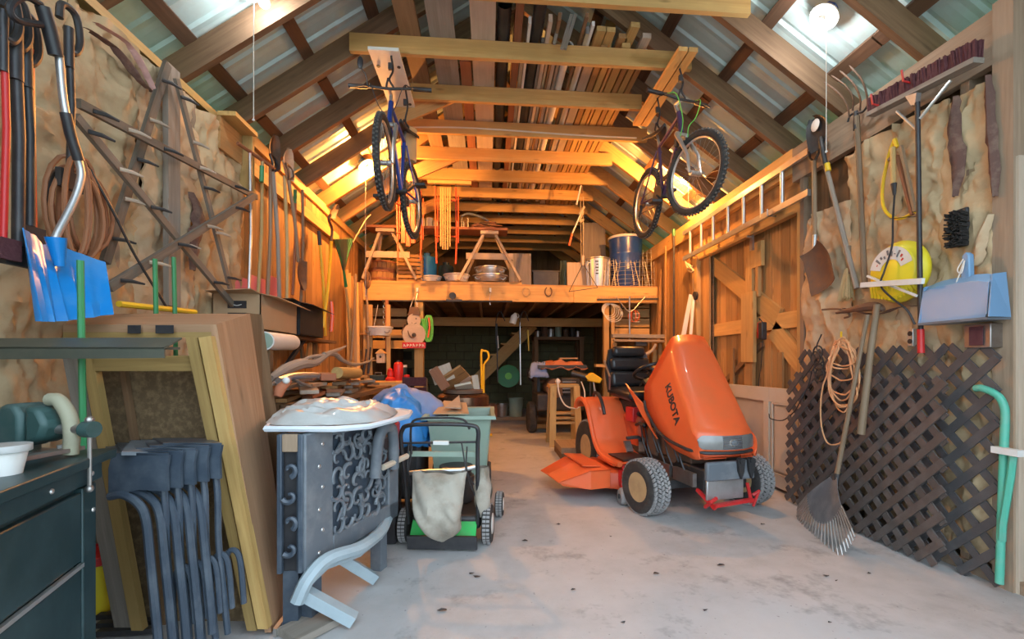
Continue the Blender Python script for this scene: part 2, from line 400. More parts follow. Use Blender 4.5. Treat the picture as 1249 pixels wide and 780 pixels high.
# outer cladding (keeps the daylight out, seen in the gaps)
wall_boards(wl, XL, -1, Y0, Y1, 0, ZP-.02, 'old', (.18, .26))
wall_boards(wr, XR+.06, 1, Y0, 3.5, 0, ZP-.02, 'old', (.18, .26))
wall_boards(wr, XR+.0, 1, 5.05, Y1, 0, ZP-.02, 'plank', (.12, .22))
x = XL
while x < XR:                                                       # back gable, boards
    ww = .24; xm = x+ww/2
    board('wall_board', 'old', wb, (xm, Y1+.02, 0), (xm, Y1+.02, zroof(xm)+.15), ww-.005, .022, (0, 1, 0)); x += ww
MB().prism([(XL-.1, Y1+.05, 0), (XR+.1, Y1+.05, 0), (XR+.1, Y1+.05, ZP+.1), (XC, Y1+.05, zroof(XC)+.2), (XL-.1, Y1+.05, ZP+.1)], (0, .03, 0)).out('outer_sheathing', 'old', wb)
for X_, ya_, yb_ in ((XL-.05, Y0, Y1), (XR+.12, Y0, 3.52), (XR+.05, 5.05, Y1)): MB().b2((X_-.008, ya_, 0), (X_+.008, yb_, ZP-.05)).out('outer_sheathing', 'old', wl if X_ < 0 else wr)
# framing left: studs, plates, batts
board('bottom_plate', 'rough', wl, (XL+.05, Y0, .045), (XL+.05, Y1, .045), .1, .09)
board('top_plate', 'yel', wl, (XL+.03, Y0, ZP-.055), (XL+.03, 3.62, ZP-.055), .1, .05)
board('top_plate', 'tie', wl, (XL+.03, 3.62, ZP+.02), (XL+.03, Y1, ZP+.02), .1, .09)
board('top_plate', 'rough', wr, (XR-.02, 1.98, ZP-.165), (XR-.02, 3.55, ZP-.165), .05, .27)
board('top_plate', 'tie', wr, (XR-.02, 3.55, ZP-.12), (XR-.02, Y1, ZP-.12), .05, .2)
board('sill_plate', 'rough', wr, (XR-.0, Y0, .03), (XR-.0, 3.6, .03), .1, .06)
for y in (1.2, 1.6, 2.2, 2.82, 3.45): board('stud', 'rough', wr, (XR+.01, y, .06), (XR+.01, y, ZP-.2), .045, .09, (1, 0, 0))
for y in (1.25, 1.86, 2.47, 3.08, 3.62): board('stud', 'rough', wl, (XL+.045, y, .09), (XL+.045, y, ZP-.1), .045, .09, (1, 0, 0))
def batt(root, X, sg, ya, yb, za, zb, mat, seed, amp=.03, ny=30, nz=90, tear=0):
    """crumpled paper face of an insulation batt; sg points into the room"""
    mb = MB(); rows = []
    for i in range(nz+1):
        r = []
        for j in range(ny+1):
            a, b = i/nz, j/ny; z = za+(zb-za)*a; e = .5+.5*math.sin(math.pi*min(1, max(0, b)))
            y = ya+(yb-ya)*b
            y += ns(z*2.5, seed, b*2)*.05*(1 if 0 < j < ny else .9)
            h = (math.sin(math.pi*b)**.5)*.022+ns(y*5, z*3.0, seed)*amp+abs(ns(y*12+z*7, z*5, seed+5))*amp*.45+abs(ns(y*9-z*4, z*2.2+y*3, seed+9))*amp*.6-abs(ns(y*11+z*8, z*8-y*6, seed+2))*.040-abs(ns(y*24-z*14, z*17+y*9, seed+4))*.016
            r.append((X+sg*(.01+max(h, -.025)), y, z+(ns(y*6, seed, 3)*.05 if i in (0, nz) else 0)))
        rows.append(r)
    mb.grid(rows, .01, (-sg, 0, 0)); return mb.out('insulation_batt', mat, root, smooth=True)
for k, (ya, yb, mt) in enumerate([(1.2, 1.62, 'kraft'), (1.60, 2.2, 'kraft'), (2.19, 2.62, 'kraft'), (2.58, 3.09, 'kraftp'), (3.06, 3.62, 'kraft')]):
    batt(wl, XL+.09, 1, ya, yb, .5, ZP-.12, mt, k*3.1, .045)
for k, (ya, yb, za, zb, mt) in enumerate([(2.02, 2.33, .1, 2.48, 'kraft'), (2.30, 2.60, .1, 1.55, 'kraftp'), (2.27, 2.63, 1.5, 2.52, 'kraft'), (2.57, 2.98, .1, 2.52, 'kraft'), (2.95, 3.42, .1, 2.2, 'kraftp')]):
    batt(wr, XR-.03, -1, ya, yb, za, zb, mt, 20+k*2.3, .04)
# torn dark/pink strips showing the wool
def torn(root, X, sg, pts, w, mat, seed):
    mb = MB(); rows = []
    P3 = spl([(X, y, z) for y, z in pts], 5); n = len(P3)
    for i, p in enumerate(P3):
        ww = w*math.sin(math.pi*(i+.6)/(n+.2))**.6*(1+.6*ns(i*.7, seed)+.3*ns(i*2.3, seed))
        rows.append([(p.x+sg*(.012+.02*math.sin(math.pi*k/4)+.008*ns(i*.8, k*2, seed)), p.y+(k/4-.5)*ww, p.z) for k in range(5)])
    mb.grid(rows, .006, (-sg, 0, 0)).out('torn_wool_strip', mat, root, smooth=True)
def TR(uv, X): return [(q.y, q.z) for q in [P(u, v, X=X) for u, v in uv]]
torn(wr, XR-.07, -1, TR([(1169, 118), (1166, 160), (1171, 200), (1168, 240)], XR-.07), .075, 'torn', 1)
torn(wr, XR-.07, -1, TR([(1209, 92), (1211, 150), (1215, 200), (1217, 240)], XR-.07), .05, 'torn', 2)
torn(wr, XR-.07, -1, TR([(1212, 262), (1200, 290), (1196, 315), (1193, 325)], XR-.07), .06, 'kraftp', 3)
torn(wr, XR-.06, -1, TR([(1030, 376), (1070, 384), (1100, 375), (1150, 372)], XR-.06), .05, 'torn', 4)
torn(wl, XL+.15, 1, TR([(102, 36), (140, 62), (165, 96), (178, 110)], XL+.15), .12, 'torn', 5)
torn(wl, XL+.15, 1, TR([(112, 28), (150, 52), (172, 84), (186, 116)], XL+.15), .06, 'pink', 6)
torn(wl, XL+.14, 1, TR([(230, 235), (240, 260), (236, 290), (232, 330)], XL+.14), .12, 'torn', 7)
# left far wall: inner planks, ledger rail
wall_boards(wl, XL+.03, 1, 3.65, 6.9, .2, ZP-.03, 'plank', (.10, .19))
board('ledger_rail', 'tie', wl, (XL+.085, 3.72, 2.62), (XL+.085, 5.9, 2.62), .04, .1)
board('blocking', 'plank', wl, (XL+.12, 3.3, 2.66), (XL+.12, 3.58, 2.66), .02, .22)
board('blocking', 'yel', wl, (XL+.17, 3.3, 2.79), (XL+.17, 3.6, 2.79), .12, .03)
board('blocking', 'yel', wl, (XL+.14, 3.6, 2.35), (XL+.14, 3.6, 2.8), .12, .03)
# near right corner post and pale edge board
pc = P(1228, 400, X=XR-.02)
board('corner_post', 'rough', wr, (XR-.03, pc.y-.02, 0), (XR-.03, pc.y-.02, ZP-.02), .075, .09)
board('edge_board', 'pale', wr, (XR-.02, P(1245, 400, X=XR).y-.02, 0), (XR-.02, P(1245, 400, X=XR).y-.02, 2.05), .07, .03)

# unseen front jambs beside the doorway, added to dim daylight on the left
wf = S('unseen_front_wall')
for sx, xa_, xb_ in ((0, XL-.15, -1.25), (1, 2.25, XR+.2)):
    x = xa_
    while x < xb_-.01:
        ww = min(.18, xb_-x); board('wall_board', 'old', wf, (x+ww/2, Y0-.03, -.05), (x+ww/2, Y0-.03, ZP+.02), ww-.004, .025, (0, 1, 0)); x += ww
    MB().b2((xa_, Y0-.012, 0), (xb_, Y0, ZP)).out('outer_sheathing', 'old', wf)
# ---------- right wall: big plank door with braces ----------
dr = S('door_1'); XD = XR+.075
yA, yB = P(862, 400, X=XD).y, P(987, 400, X=XD).y       # far and near edge of the opening
ZH = P(862, 311, X=XR).z
board('header_beam', 'tie', wr, (XR-.0, yB-.06, ZH+.03), (XR-.0, yA+.22, ZH+.03), .06, .12)
board('header_facing', 'plank', wr, (XR+.02, yB-.1, ZH+.24), (XR+.02, yA+.2, ZH+.24), .03, .3)
board('door_post', 'tie', wr, (XR, yA+.06, 0), (XR, yA+.06, ZH), .12, .1, (1, 0, 0))
board('door_post', 'tie', wr, (XR+.02, yB-.03, 0), (XR+.02, yB-.03, ZH), .06, .1, (1, 0, 0))
y = yB
while y < yA-.01:
    ww = min(R.uniform(.105, .14), yA-y)
    board('wall_board', R.choice(['plank', 'plank', 'red_wood', 'tie']) if 0 else 'plank', dr, (XD+.03, y+ww/2, .01), (XD+.03, y+ww/2, ZH), ww-.007, .024, (1, 0, 0)); y += ww
MB().b2((XD+.045, yB-.1, 0), (XD+.06, yA+.1, ZH+.5)).out('door_backing', 'old', dr)
def dbrace(n, p, q, w, mt='tie', X=XD, t=.035): board(n, mt, dr, P(*p, X=X), P(*q, X=X), t, w, (0, .01, 1))
def dplank(n, p, q, w, mt='tie', X=XD, t=.035):
    a, b = P(*p, X=X), P(*q, X=X); d = (b-a).normalized(); up = V((1, 0, 0)).cross(d)
    board(n, mt, dr, a, b, t, w, up)
zm = P(945, 393, X=XD).z
board('middle_rail', 'tie', dr, (XD, yB, zm), (XD, yA, zm), .035, .14)
board('bottom_rail', 'tie', dr, (XD, yB, .32), (XD, yA, .32), .035, .15)
dplank('brace', (866, 320), (950, 388), .18)
dplank('brace', (944, 402), (990, 458), .18)
dplank('brace', (930, 420), (880, 470), .05, 'old')
dplank('meeting_stile', (915, 300), (915, 380), .11, 'tie', XD-.03)
dplank('meeting_stile', (924, 296), (924, 326), .17, 'tie', XD-.03)
dplank('meeting_stile', (925, 326), (925, 362), .045, 'plank', XD-.03)
dplank('lock_board', (913, 357), (913, 442), .21, 'tie', XD-.06)
dplank('meeting_stile', (915, 442), (915, 520), .13, 'plank', XD-.03)
dplank('door_batten', (893, 425), (893, 470), .07, 'plank', XD-.02, .02); dplank('door_batten', (952, 430), (952, 500), .07, 'plank', XD-.02, .02)
mb = MB(); a = P(917, 289, X=XR-.03); mb.box(a-V((0, 0, .06)), (.02, .05, .14)); mb.cyl(a+V((-.01, 0, 0)), a+V((-.05, 0, 0)), .012, 8); mb.out('roller_bracket', 'steel', dr)
# ---------- back wall under the loft: dark blocks ----------
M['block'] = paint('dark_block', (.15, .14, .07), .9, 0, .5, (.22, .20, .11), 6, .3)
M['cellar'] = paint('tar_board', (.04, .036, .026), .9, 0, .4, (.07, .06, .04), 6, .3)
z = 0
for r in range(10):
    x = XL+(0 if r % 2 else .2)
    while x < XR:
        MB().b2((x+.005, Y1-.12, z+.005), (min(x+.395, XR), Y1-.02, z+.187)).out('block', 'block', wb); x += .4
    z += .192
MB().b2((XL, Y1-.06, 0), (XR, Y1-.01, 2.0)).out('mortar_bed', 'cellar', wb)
# ---------- loft ----------
YL = 6.6; lf = S('trim_1')
zb0, zb1 = 1.96, 2.185
board('header_beam', 'tie', lf, (XL+.06, YL, (zb0+zb1)/2), (1.24, YL, (zb0+zb1)/2), .045, zb1-zb0)
board('header_beam', 'tie', lf, (1.245, YL, (zb0+zb1)/2), (XR-.02, YL, (zb0+zb1)/2), .045, zb1-zb0)
for i in range(11): board('joist', 'old', lf, (XL+.2+i*.41, YL+.03, zb0+.09), (XL+.2+i*.41, Y1-.1, zb0+.09), .04, .18)
board('cross_beam', 'tie', lf, (XL+.5, 8.9, zb0-.09), (XR, 8.9, zb0-.09), .12, .16)
for i in range(22):
    board('loft_board', 'plank', lf, (XL+.06, YL+.08+i*.192, zb1+.012), (XR-.02, YL+.08+i*.192, zb1+.012), .186, .024)
for n, (u, v0, w_) in {'a': (511, 425, .12), 'b': (740, 370, .075), 'c': (748, 370, .05)}.items():
    p = P(u, 400, Y=YL+.02); board('loft_post', 'yel' if n == 'a' else 'tie', lf, (p.x, YL+.06, 0), (p.x, YL+.06, zb0+.02), w_, w_, (1, 0, 0))
board('wall_brace', 'plank', lf, P(800, 470, Y=6.5), P(806, 330, Y=6.5), .08, .04, (1, 0, 0))
board('wall_brace', 'plank', lf, P(444, 470, Y=6.6), P(441, 345, Y=6.6), .10, .04, (1, 0, 0))
for k in range(4): board('lower_nailer', 'tie', lf, (XL+.1, 6.9+.02*k, 1.35+.16*k), (XL+.75, 6.9+.02*k, 1.35+.16*k), .03, .12)
for k in range(4): board('lower_nailer', 'tie', lf, (1.95, 6.95, 1.55+.15*k), (XR-.02, 6.95, 1.55+.15*k), .03, .13)
# ---------- lamps ----------
def lamp(u, v, far, label, warm):
    d = P(u, v, D=1)-V((0, 0, HC)); sg = 1 if u > 595 else -1       # meets the underside of the roof
    t = (ZP+.10-HC+SL*(HW+sg*XC)) / (d.z+sg*SL*d.x); p = V((0, 0, HC))+d*t
    r = T('ceiling_lamp', label, 'lamp', p, 'bare bulb lamps on the rafters')
    n = V((-sg*SL, 0, -1)).normalized()*1.0
    c = p-n*.05
    MB().cyl(c-n*.035, c+n*.02, .052, 8).out('junction_box', 'barrelblue', r)
    MB().lathe([(.085, .0), (.087, .012), (.05, .02), (.03, .03), (.028, .055), (.0, .056)], c+n*.02, n, 20).out('lamp_holder', 'white', r, True)
    b = c+n*.12
    col_, st = BULB_FAR if far else BULB_NEAR
    m = bpy.data.materials.get('bulb_far' if far else 'bulb_near') or emis('bulb_far' if far else 'bulb_near', col_, st)
    MB().lathe([(.0125, -.055), (.016, -.035), (.028, -.012), (.031, .006), (.026, .024), (.013, .034), (.001, .036)], b, n, 16).out('bulb', m, r, True)
    q = c+n*.045+V((0, -.03, 0)); L = warm
    MB().tube([q, q-V((0, 0, L))], .0028, 5).out('pull_cord', 'wcord', r)
    MB().sph(q-V((0, 0, L)), .008).out('cord_knob', 'white', r)
    return r
lamp(1003, 24, 0, 'bare lit bulb in white holder above the hanging manure fork', .85)
lamp(313, -10, 0, 'bare bulb at the top edge above the big wooden star', .80)
lamp(447, 203, 1, 'glowing bulb on rafters beside the blue bicycle front wheel', 1.5)
lamp(838, 214, 1, 'glowing bulb seen through the purple bicycle front wheel', .5)
# ---------- lumber stored on the ties ----------
ZS = ZT+.142
def on(u, z=None): return P(u, 90, Z=ZS).x
lum = [(501, 522, 2.5, 'old', .05, 'knotty brown plank'), (533, 560, 2.6, 'grey', .02, 'grey flat board'), (562, 575, 3.9, 'red_wood', .04, 'reddish plank'), (577, 603, 3.15, 'pale', .035, 'pinkish pale board'),
       (623, 631, 3.2, 'red_wood', .05, 'red brown strip')]
lum2 = [(709, 721, 3.72, 'pale'), (722, 730, 3.66, 'plank'), (731, 739, 3.7, 'yel'), (740, 744, 3.7, 'plank'), (745, 755, 3.62, 'yel'), (756, 763, 3.7, 'plank'), (764, 772, 3.68, 'yel'), (773, 780, 3.75, 'plank')]
nm = {0: 'wide knotty brown plank stored left of all on the roof ties', 1: 'grey board with curled plastic stored on the roof ties', 2: 'reddish plank tucked between two pale boards on the ties', 3: 'broad pinkish pale board on the roof ties beside the pipes', 4: 'thin red strip of timber between the black pipes overhead'}
for i, (a, b, ys, mt, t, _) in enumerate(lum):
    xa, xb = on(a), on(b); r = T('stored_plank', nm[i], 'plank', ((xa+xb)/2, ys, ZS), 'timber stored on the roof ties')
    board('plank', mt, r, ((xa+xb)/2, ys, ZS+t/2), ((xa+xb)/2+R.uniform(-.03, .03), 7.2, ZS+t/2), xb-xa, t)
for i, (a, b, ys, mt) in enumerate(lum2):
    xa, xb = on(a), on(b)
    o = board('stored_plank', mt, None, ((xa+xb)/2, ys, ZS+.02), ((xa+xb)/2, 7.3, ZS+.02), xb-xa-.006, .04)
    tag(o, ['pine plank of the overhead row right beside the white plastic pipe', 'second pine plank of the overhead row from the white pipe', 'yellowish third plank of the overhead row from the white pipe', 'narrowest slat-like plank of the overhead row', 'wide yellowish plank in the middle of the overhead row', 'third plank from the outer end of the overhead row', 'yellowish plank next to last of the overhead row', 'outermost plank of the overhead row beside the right roof slope'][i], 'plank', 'row of pine planks on the ties')
    if i in (0, 1, 3, 4, 6):
        o = board('stored_plank', R.choice(['yel', 'plank', 'pale']), None, ((xa+xb)/2+.02, ys-.12-R.random()*.1, ZS+.063), ((xa+xb)/2+.01, 7.0, ZS+.063), .07, .04)
        tag(o, {0: 'offcut on top of the overhead plank beside the white pipe', 1: 'offcut on top of the second overhead plank from the pipe', 3: 'offcut resting over the narrowest overhead plank', 4: 'offcut resting over the wide yellowish middle overhead plank', 6: 'offcut resting over the next to last overhead plank'}[i], 'plank', 'pine pieces on top of the plank row')
o = board('upright_plank', 'yel', None, P(738, 62, Y=3.9), P(745, 28, Y=3.95), .09, .04, (0, 1, 0)); tag(o, 'short pine board sticking up from the stored planks overhead', 'plank')
for i, (u, r_, mt, ys, zz) in enumerate([(612, .055, 'black', 3.3, 0), (648, .05, 'black', 2.8, 0), (686, .035, 'white', 3.72, 0)]):
    x = on(u); lab = ['ribbed black drain pipe lying left beside the reddish strip', 'long black corrugated pipe reaching nearest the front on the ties', 'white plastic pipe lying beside the pine plank row'][i]
    q = T('drain_pipe', lab, 'pipe', (x, ys, ZS), None); mb = MB(); pts = []; rs = []
    y = ys
    while y < 7.2:
        pts += [(x, y, ZS+r_), (x, y+.02, ZS+r_)]; rs += ([r_, r_*.9] if i < 2 else [r_, r_]); y += .04 if i < 2 else .6
    mb.tube(pts, rs, 12, caps=False); mb.out('pipe_wall', mt, q, True)
    if i == 2: MB().lathe([(.045, 0), (.045, .06), (.03, .065), (.028, .01), (.03, 0)], (x, ys-.03, ZS+r_), (0, 1, 0)).out('coupling', 'white', q, True)
for i, (u, mt) in enumerate([(635, 'alu'), (639, 'wcord'), (656, 'grey'), (660, 'pale'), (665, 'alu'), (669, 'old'), (673, 'pale'), (678, 'grey'), (697, 'old'), (702, 'alu'), (706, 'white')]):
    x = on(u); o = board('stored_strip', mt, None, (x, R.uniform(3.2, 3.9), ZS+.03), (x+R.uniform(-.01, .01), 7.2, ZS+.03), .022 if i % 3 else .03, .06 if i % 2 else .035)
    tag(o, ['pale metal trim strip first from the long black pipe overhead', 'off-white trim strip second from the long black pipe overhead', 'grey trim strip left of a pale one on the ties', 'pale wooden trim strip in the middle of the overhead strips', 'metal strip in the middle of the overhead strips', 'dark brown strip in the middle of the overhead strips', 'pale wooden strip left of the white plastic pipe', 'grey strip touching the white plastic pipe', 'dark brown strip right of the white plastic pipe', 'metal strip between the white pipe and pine planks', 'white strip alongside the first overhead pine plank'][i], 'strip', 'narrow trim strips on the ties')
o = MB(); a, b = on(685), on(706)
for k, (p, q) in enumerate([((676, 54), (684, 16)), ((685, 60), (697, 18)), ((689, 60), (702, 18))]):
    tag(board('upright_strip', 'grey', None, P(*p, Y=3.5), P(*q, Y=3.55), .025, .015, (0, 1, 0)), ['upright thin strip nearest the black corrugated pipe above the ties', 'middle upright thin strip above the ties', 'upright thin strip nearest the pine planks above the ties'][k], 'strip', 'thin strips standing above the pipes')
# ================= garden tractor =================
TO = V((1.56, 3.29, 0)); TM = frame(TO, (.985, .174, 0)); 
tr = T('garden_tractor', 'orange garden tractor with tilted hood and mower deck on concrete', 'tractor', TO)
def tyre(root, M0, c, Rr, w, rimr, rx=1, rim='wheelrim', turn=0, nb=40, rows=5, label=None):
    m = M0 @ Matrix.Translation(V(c)) @ Matrix.Rotation(turn, 4, 'Z')
    ax = V((-rx, 0, 0)); h = w/2
    W = MB(m).lathe([(rimr*.98, -h*.8), (Rr*.80, -h*.98), (Rr*.93, -h*.85), (Rr*.975, -h*.5), (Rr*.98, 0), (Rr*.975, h*.5), (Rr*.93, h*.85), (Rr*.80, h*.98), (rimr*.98, h*.8)], (0, 0, 0), ax, 30).out('tyre', 'rubber', root, True)
    t = MB(m)
    for i in range(nb):
        for k in range(rows):
            a = 2*math.pi*(i+(k % 2)*.5)/nb; x = (-h*.82+2*h*.82*(k+.5)/rows)*rx*-1
            rr = Rr*(.99 if 0 < k < rows-1 else .965); n = V((0, math.cos(a), math.sin(a))); q = V((0, -math.sin(a), math.cos(a))); ww = 2*h*.82/rows
            s2 = .10*(1 if k % 2 else -1)
            b0 = V((x, 0, 0))+n*(rr-.004); t.add([b0+V((i2*ww*.36, 0, 0))+q*(j*Rr*.055+i2*s2*.05)+n*(k2*.012) for i2 in (-1, 1) for j in (-1, 1) for k2 in (-1, 1)], BF)
    t.out('tread', 'tread', W, kind='stuff')
    r = MB(m).lathe([(rimr, h*.82), (rimr*.93, h*.72), (rimr*.86, h*.35), (rimr*.5, h*.30), (rimr*.42, h*.5), (rimr*.2, h*.55), (.0001, h*.55)], (0, 0, 0), ax, 24)
    r.lathe([(rimr, -h*.82), (rimr*.9, -h*.6), (rimr*.85, -h*.2), (.001, -h*.2)], (0, 0, 0), ax, 24)
    r.out('rim', rim, W, True)
    b = MB(m)
    for i in range(5):
        a = i*2*math.pi/5; b.cyl((-rx*h*.3, math.cos(a)*rimr*.62, math.sin(a)*rimr*.62), (-rx*h*.36, math.cos(a)*rimr*.62, math.sin(a)*rimr*.62), .008, 6)
    b.cyl((-rx*h*.5, 0, 0), (-rx*h*.75, 0, 0), rimr*.14, 10); b.out('hub_bolts', 'iron', W, kind='stuff')
    return W
tyre(tr, TM, (-.44, 0, .195), .195, .17, .105, 1, turn=.14)
tyre(tr, TM, (.44, 0.02, .195), .195, .17, .105, -1, turn=.14)
tyre(tr, TM, (-.35, 1.12, .27), .27, .23, .13, 1, nb=44, rows=6)
tyre(tr, TM, (.40, 1.2, .27), .27, .23, .13, -1, nb=44, rows=6)
# hood
st = [((.25, 1.285, .160), (.46, .88, .19)), ((.17, 1.185, .182), (.42, .79, .215)), ((.05, 1.03, .200), (.34, .70, .235)), ((-.08, .865, .212), (.20, .58, .245)), ((-.19, .735, .217), (.04, .50, .25)),
      ((-.265, .655, .228), (-.08, .46, .25)), ((-.305, .628, .234), (-.15, .448, .245)), ((-.335, .605, .234), (-.21, .44, .235)), ((-.352, .575, .232), (-.25, .435, .235)), ((-.358, .52, .228), (-.29, .43, .23)), ((-.352, .445, .222), (-.31, .43, .215))]
mb = MB(TM); rows = []
for (ty, tz, tw), (by, bz, bw) in st:
    r = []
    fr_ = max(0, min(1, (-ty-.22)/.12))
    for x, f_ in ((-1, 0), (-1, .3), (-1, .6), (-1, .85), (-.985, .93), (-.95, .985), (-.87, 1.01), (-.6, 1.03), (-.3, 1.04), (0, 1.045), (.3, 1.04), (.6, 1.03), (.87, 1.01), (.95, .985), (.985, .93), (1, .85), (1, .6), (1, .3), (1, 0)):
        g_ = min(f_, 1); wd = bw+(tw-bw)*g_; crown = (f_-1 if f_ > 1 else 0)
        r.append((x*wd+max(0, (ty+.3)/.55*.085)*g_, by+(ty-by)*g_+fr_*.06*(x*x)*(1 if f_ > .9 else .3)-crown*.3, bz+(tz-bz)*g_+crown*.5))
    rows.append(r)
mb.grid(rows)
from mathutils.bvhtree import BVHTree
hb_ = MB().grid(rows); n0 = len(rows[0]); hb_.add(rows[-1], [tuple(range(n0))]); HB = BVHTree.FromPolygons([tuple(v) for v in hb_.v], hb_.f)
def onside(y, z, off=.004, sg=-1):
    h = HB.ray_cast(V((sg, y, z)), V((-sg, 0, 0)))[0]; return V((h.x+sg*off, y, z)) if h else None
def onfront(x, z, off=.004):
    h = HB.ray_cast(V((x, -1.2, z)), V((0, 1, 0)))[0]; return V((x, h.y-off, z)) if h else V((x, -.2, z))
fr = rows[-1]; n = len(fr)
mb.add(fr, [tuple(range(n))]); hood = mb.out('hood', 'orange', tr, True)
hood.data.polygons.foreach_set('use_smooth', [True]*len(hood.data.polygons))
d = hood.modifiers.new('sol', 'SOLIDIFY'); d.thickness = .01; d.offset = 1
# wing of the cowl towards the dash
mb = MB(TM)
for sx in (-1, 1):
    mb = MB(TM); mb.grid([[(sx*.22, .36, .72), (sx*.24, .30, .60), (sx*.24, .16, .50)], [(sx*.25, .47, .80), (sx*.25, .38, .66), (sx*.245, .22, .545)], [(sx*.25, .66, .90), (sx*.25, .56, .82), (sx*.24, .40, .76)]], .012, (sx, 0, 0)); mb.out('cowl_side', 'orange', tr, True)
# dark moulding line
pts = [onside(y, z, .006) for y, z in ((.395, .77), (.34, .70), (.27, .635), (.19, .585), (.10, .545), (.02, .52), (-.08, .505), (-.17, .495), (-.23, .488))]
pts = [p for p in pts if p]+[onfront(x, .482, .006) for x in (-.19, -.12, -.04, .04, .12, .19)]
MB(TM).tube(spl(pts, 4), .011, 6).out('hood_moulding', 'iron', tr, True)
# headlights and grille
def band(xs, z0, z1, off, ends=(0, 0)):
    mb = MB(TM); rw = []; n = len(xs)
    for j in range(5):
        t = j/4; r = []
        for i, x in enumerate(xs):
            k = 1.0
            if ends[0] and i < 4: k = (.25, .62, .85, .97)[i]
            if ends[1] and i > n-5: k = (.25, .62, .85, .97)[n-1-i]
            zm_ = (z0+z1)/2; z = zm_+(z1-z0)*(t-.5)*k; r.append(onfront(x, z, off))
        rw.append(r)
    return mb.grid(rw)
lin = lambda a, b, n: [a+(b-a)*i/n for i in range(n+1)]
band(lin(-.226, -.075, 14), .503, .596, .006, (1, 0)).out('headlight', 'lampglass', tr, True)
band(lin(.075, .226, 14), .503, .596, .006, (0, 1)).out('headlight', 'lampglass', tr, True)
band(lin(-.077, .077, 8), .503, .596, .005).out('grille', 'greyplast', tr, True)
for i in range(7): MB(TM).tube([onfront(x, .512+.0125*i, .008) for x in lin(-.075, .075, 5)], .0028, 4).out('grille_slat', 'steel', tr)
MB(TM).lathe([(.001, .012), (.03, .01), (.034, .0)], (0, -.375, .55), (0, -1, 0), 20, 1, .75).out('emblem', 'alu', tr, True)
MB(TM).lathe([(.001, .003), (.024, .002), (.025, .0)], (0, -.388, .55), (0, -1, 0), 20, 1, .65).out('emblem_field', 'greyplast', tr, True)
c = MB(TM); c.box((-.006, -.392, .551), (.018, .004, .004)); c.box((.006, -.392, .554), (.004, .004, .012)); c.box((.001, -.392, .546), (.02, .004, .003)); c.out('emblem_mark', 'alu', tr)
for z_ in (.466, .452, .440):
    MB(TM).tube([onfront(x, z_, .006) for x in lin(-.19, -.02, 6)], .0045, 5).out('air_slot', 'orangered', tr, True); MB(TM).tube([onfront(x, z_, .006) for x in lin(.10, .19, 4)], .0045, 5).out('air_slot', 'orangered', tr, True)
hx = V((0, -.60, -.80)).normalized(); nn = V((0, -.80, .60)); m = Matrix((hx, nn, V((-1, 0, 0)))).transposed().to_4x4(); m.translation = V((-.200, .06, .755))
lo = lettering('side_lettering', 'KUBOTA', 'black', tr, m, .084, .002, .0022, 4)
_p = lo.matrix_basis.copy(); lo.matrix_basis = Matrix.Translation(-TO) @ TM
MT = Matrix((hx, nn, V((-1, 0, 0)))).transposed().to_4x4(); MT.translation = V((-.2, .055, .765))
for v_ in lo.data.vertices:
    q = MT @ v_.co; h = onside(q.y, q.z, .0035 if v_.co.z > 0 else -.001); v_.co = h if h else q
lo.data.update()
# front bumper plate + hooks
MB(TM).b2((-.20, -.375, .30), (.17, -.335, .425)).out('front_plate', 'greyplast', tr, bev=.012)
MB(TM).b2((-.185, -.35, .17), (.10, -.33, .30)).out('lower_plate', 'galv', tr, bev=.006)
mb = MB(TM)
for x in (.045, .125): mb.prism([(x-.028, -.40, .44), (x+.028, -.40, .44), (x+.02, -.40, .36), (x, -.40, .31), (x-.02, -.40, .36)], (0, .02, 0)); mb.cyl((x, -.41, .43), (x, -.37, .43), .02, 10)
mb.out('hood_latch', 'iron', tr)
mb = MB(TM); mb.beam((-.17, -.4, .15), (.13, -.4, .17), .03, .02); mb.beam((-.16, -.4, .13), (-.19, -.25, .22), .02, .02); mb.beam((.12, -.4, .15), (.17, -.3, .25), .02, .02)
mb.tube([(-.2, -.35, .13), (-.2, -.41, .18), (-.15, -.4, .2)], .012, 6); mb.tube([(.13, -.4, .2), (.17, -.41, .23), (.15, -.38, .12)], .01, 6); mb.out('hitch_frame', 'red', tr)
MB(TM).beam((-.40, .0, .2), (.40, .02, .2), .07, .06).out('front_axle', 'iron', tr)
# chassis and engine clutter
MB(TM).b2((-.17, -.3, .22), (.17, 1.35, .36)).out('chassis', 'iron', tr, bev=.01)
mb = MB(TM); mb.b2((-.15, -.12, .36), (.15, .32, .60)); mb.cyl((-.1, .1, .55), (-.1, .1, .70), .09, 12); mb.b2((-.19, .28, .34), (-.05, .42, .55)); mb.out('engine_block', 'rust', tr, bev=.012)
MB(TM).cyl((-.19, .05, .42), (-.14, .05, .42), .08, 16).out('muffler', 'rust', tr, True)
mb = MB(TM)
for i in range(7):
    a = V((-.2+R.uniform(-.01, .01), -.15+.09*i, .30+R.uniform(-.05, .1))); MB(TM).tube(spl([a, a+V((-.02, .05, .12)), a+V((0, .12, .22)), a+V((.03, .2, .25+R.uniform(-.05, .05)))], 4), .007, 5).out('hose', 'black', tr, True)
mb = MB(TM); mb.b2((-.215, .05, .2), (-.19, .32, .32)); mb.b2((-.23, -.26, .24), (-.2, -.02, .33)); mb.out('side_plate', 'steel', tr)
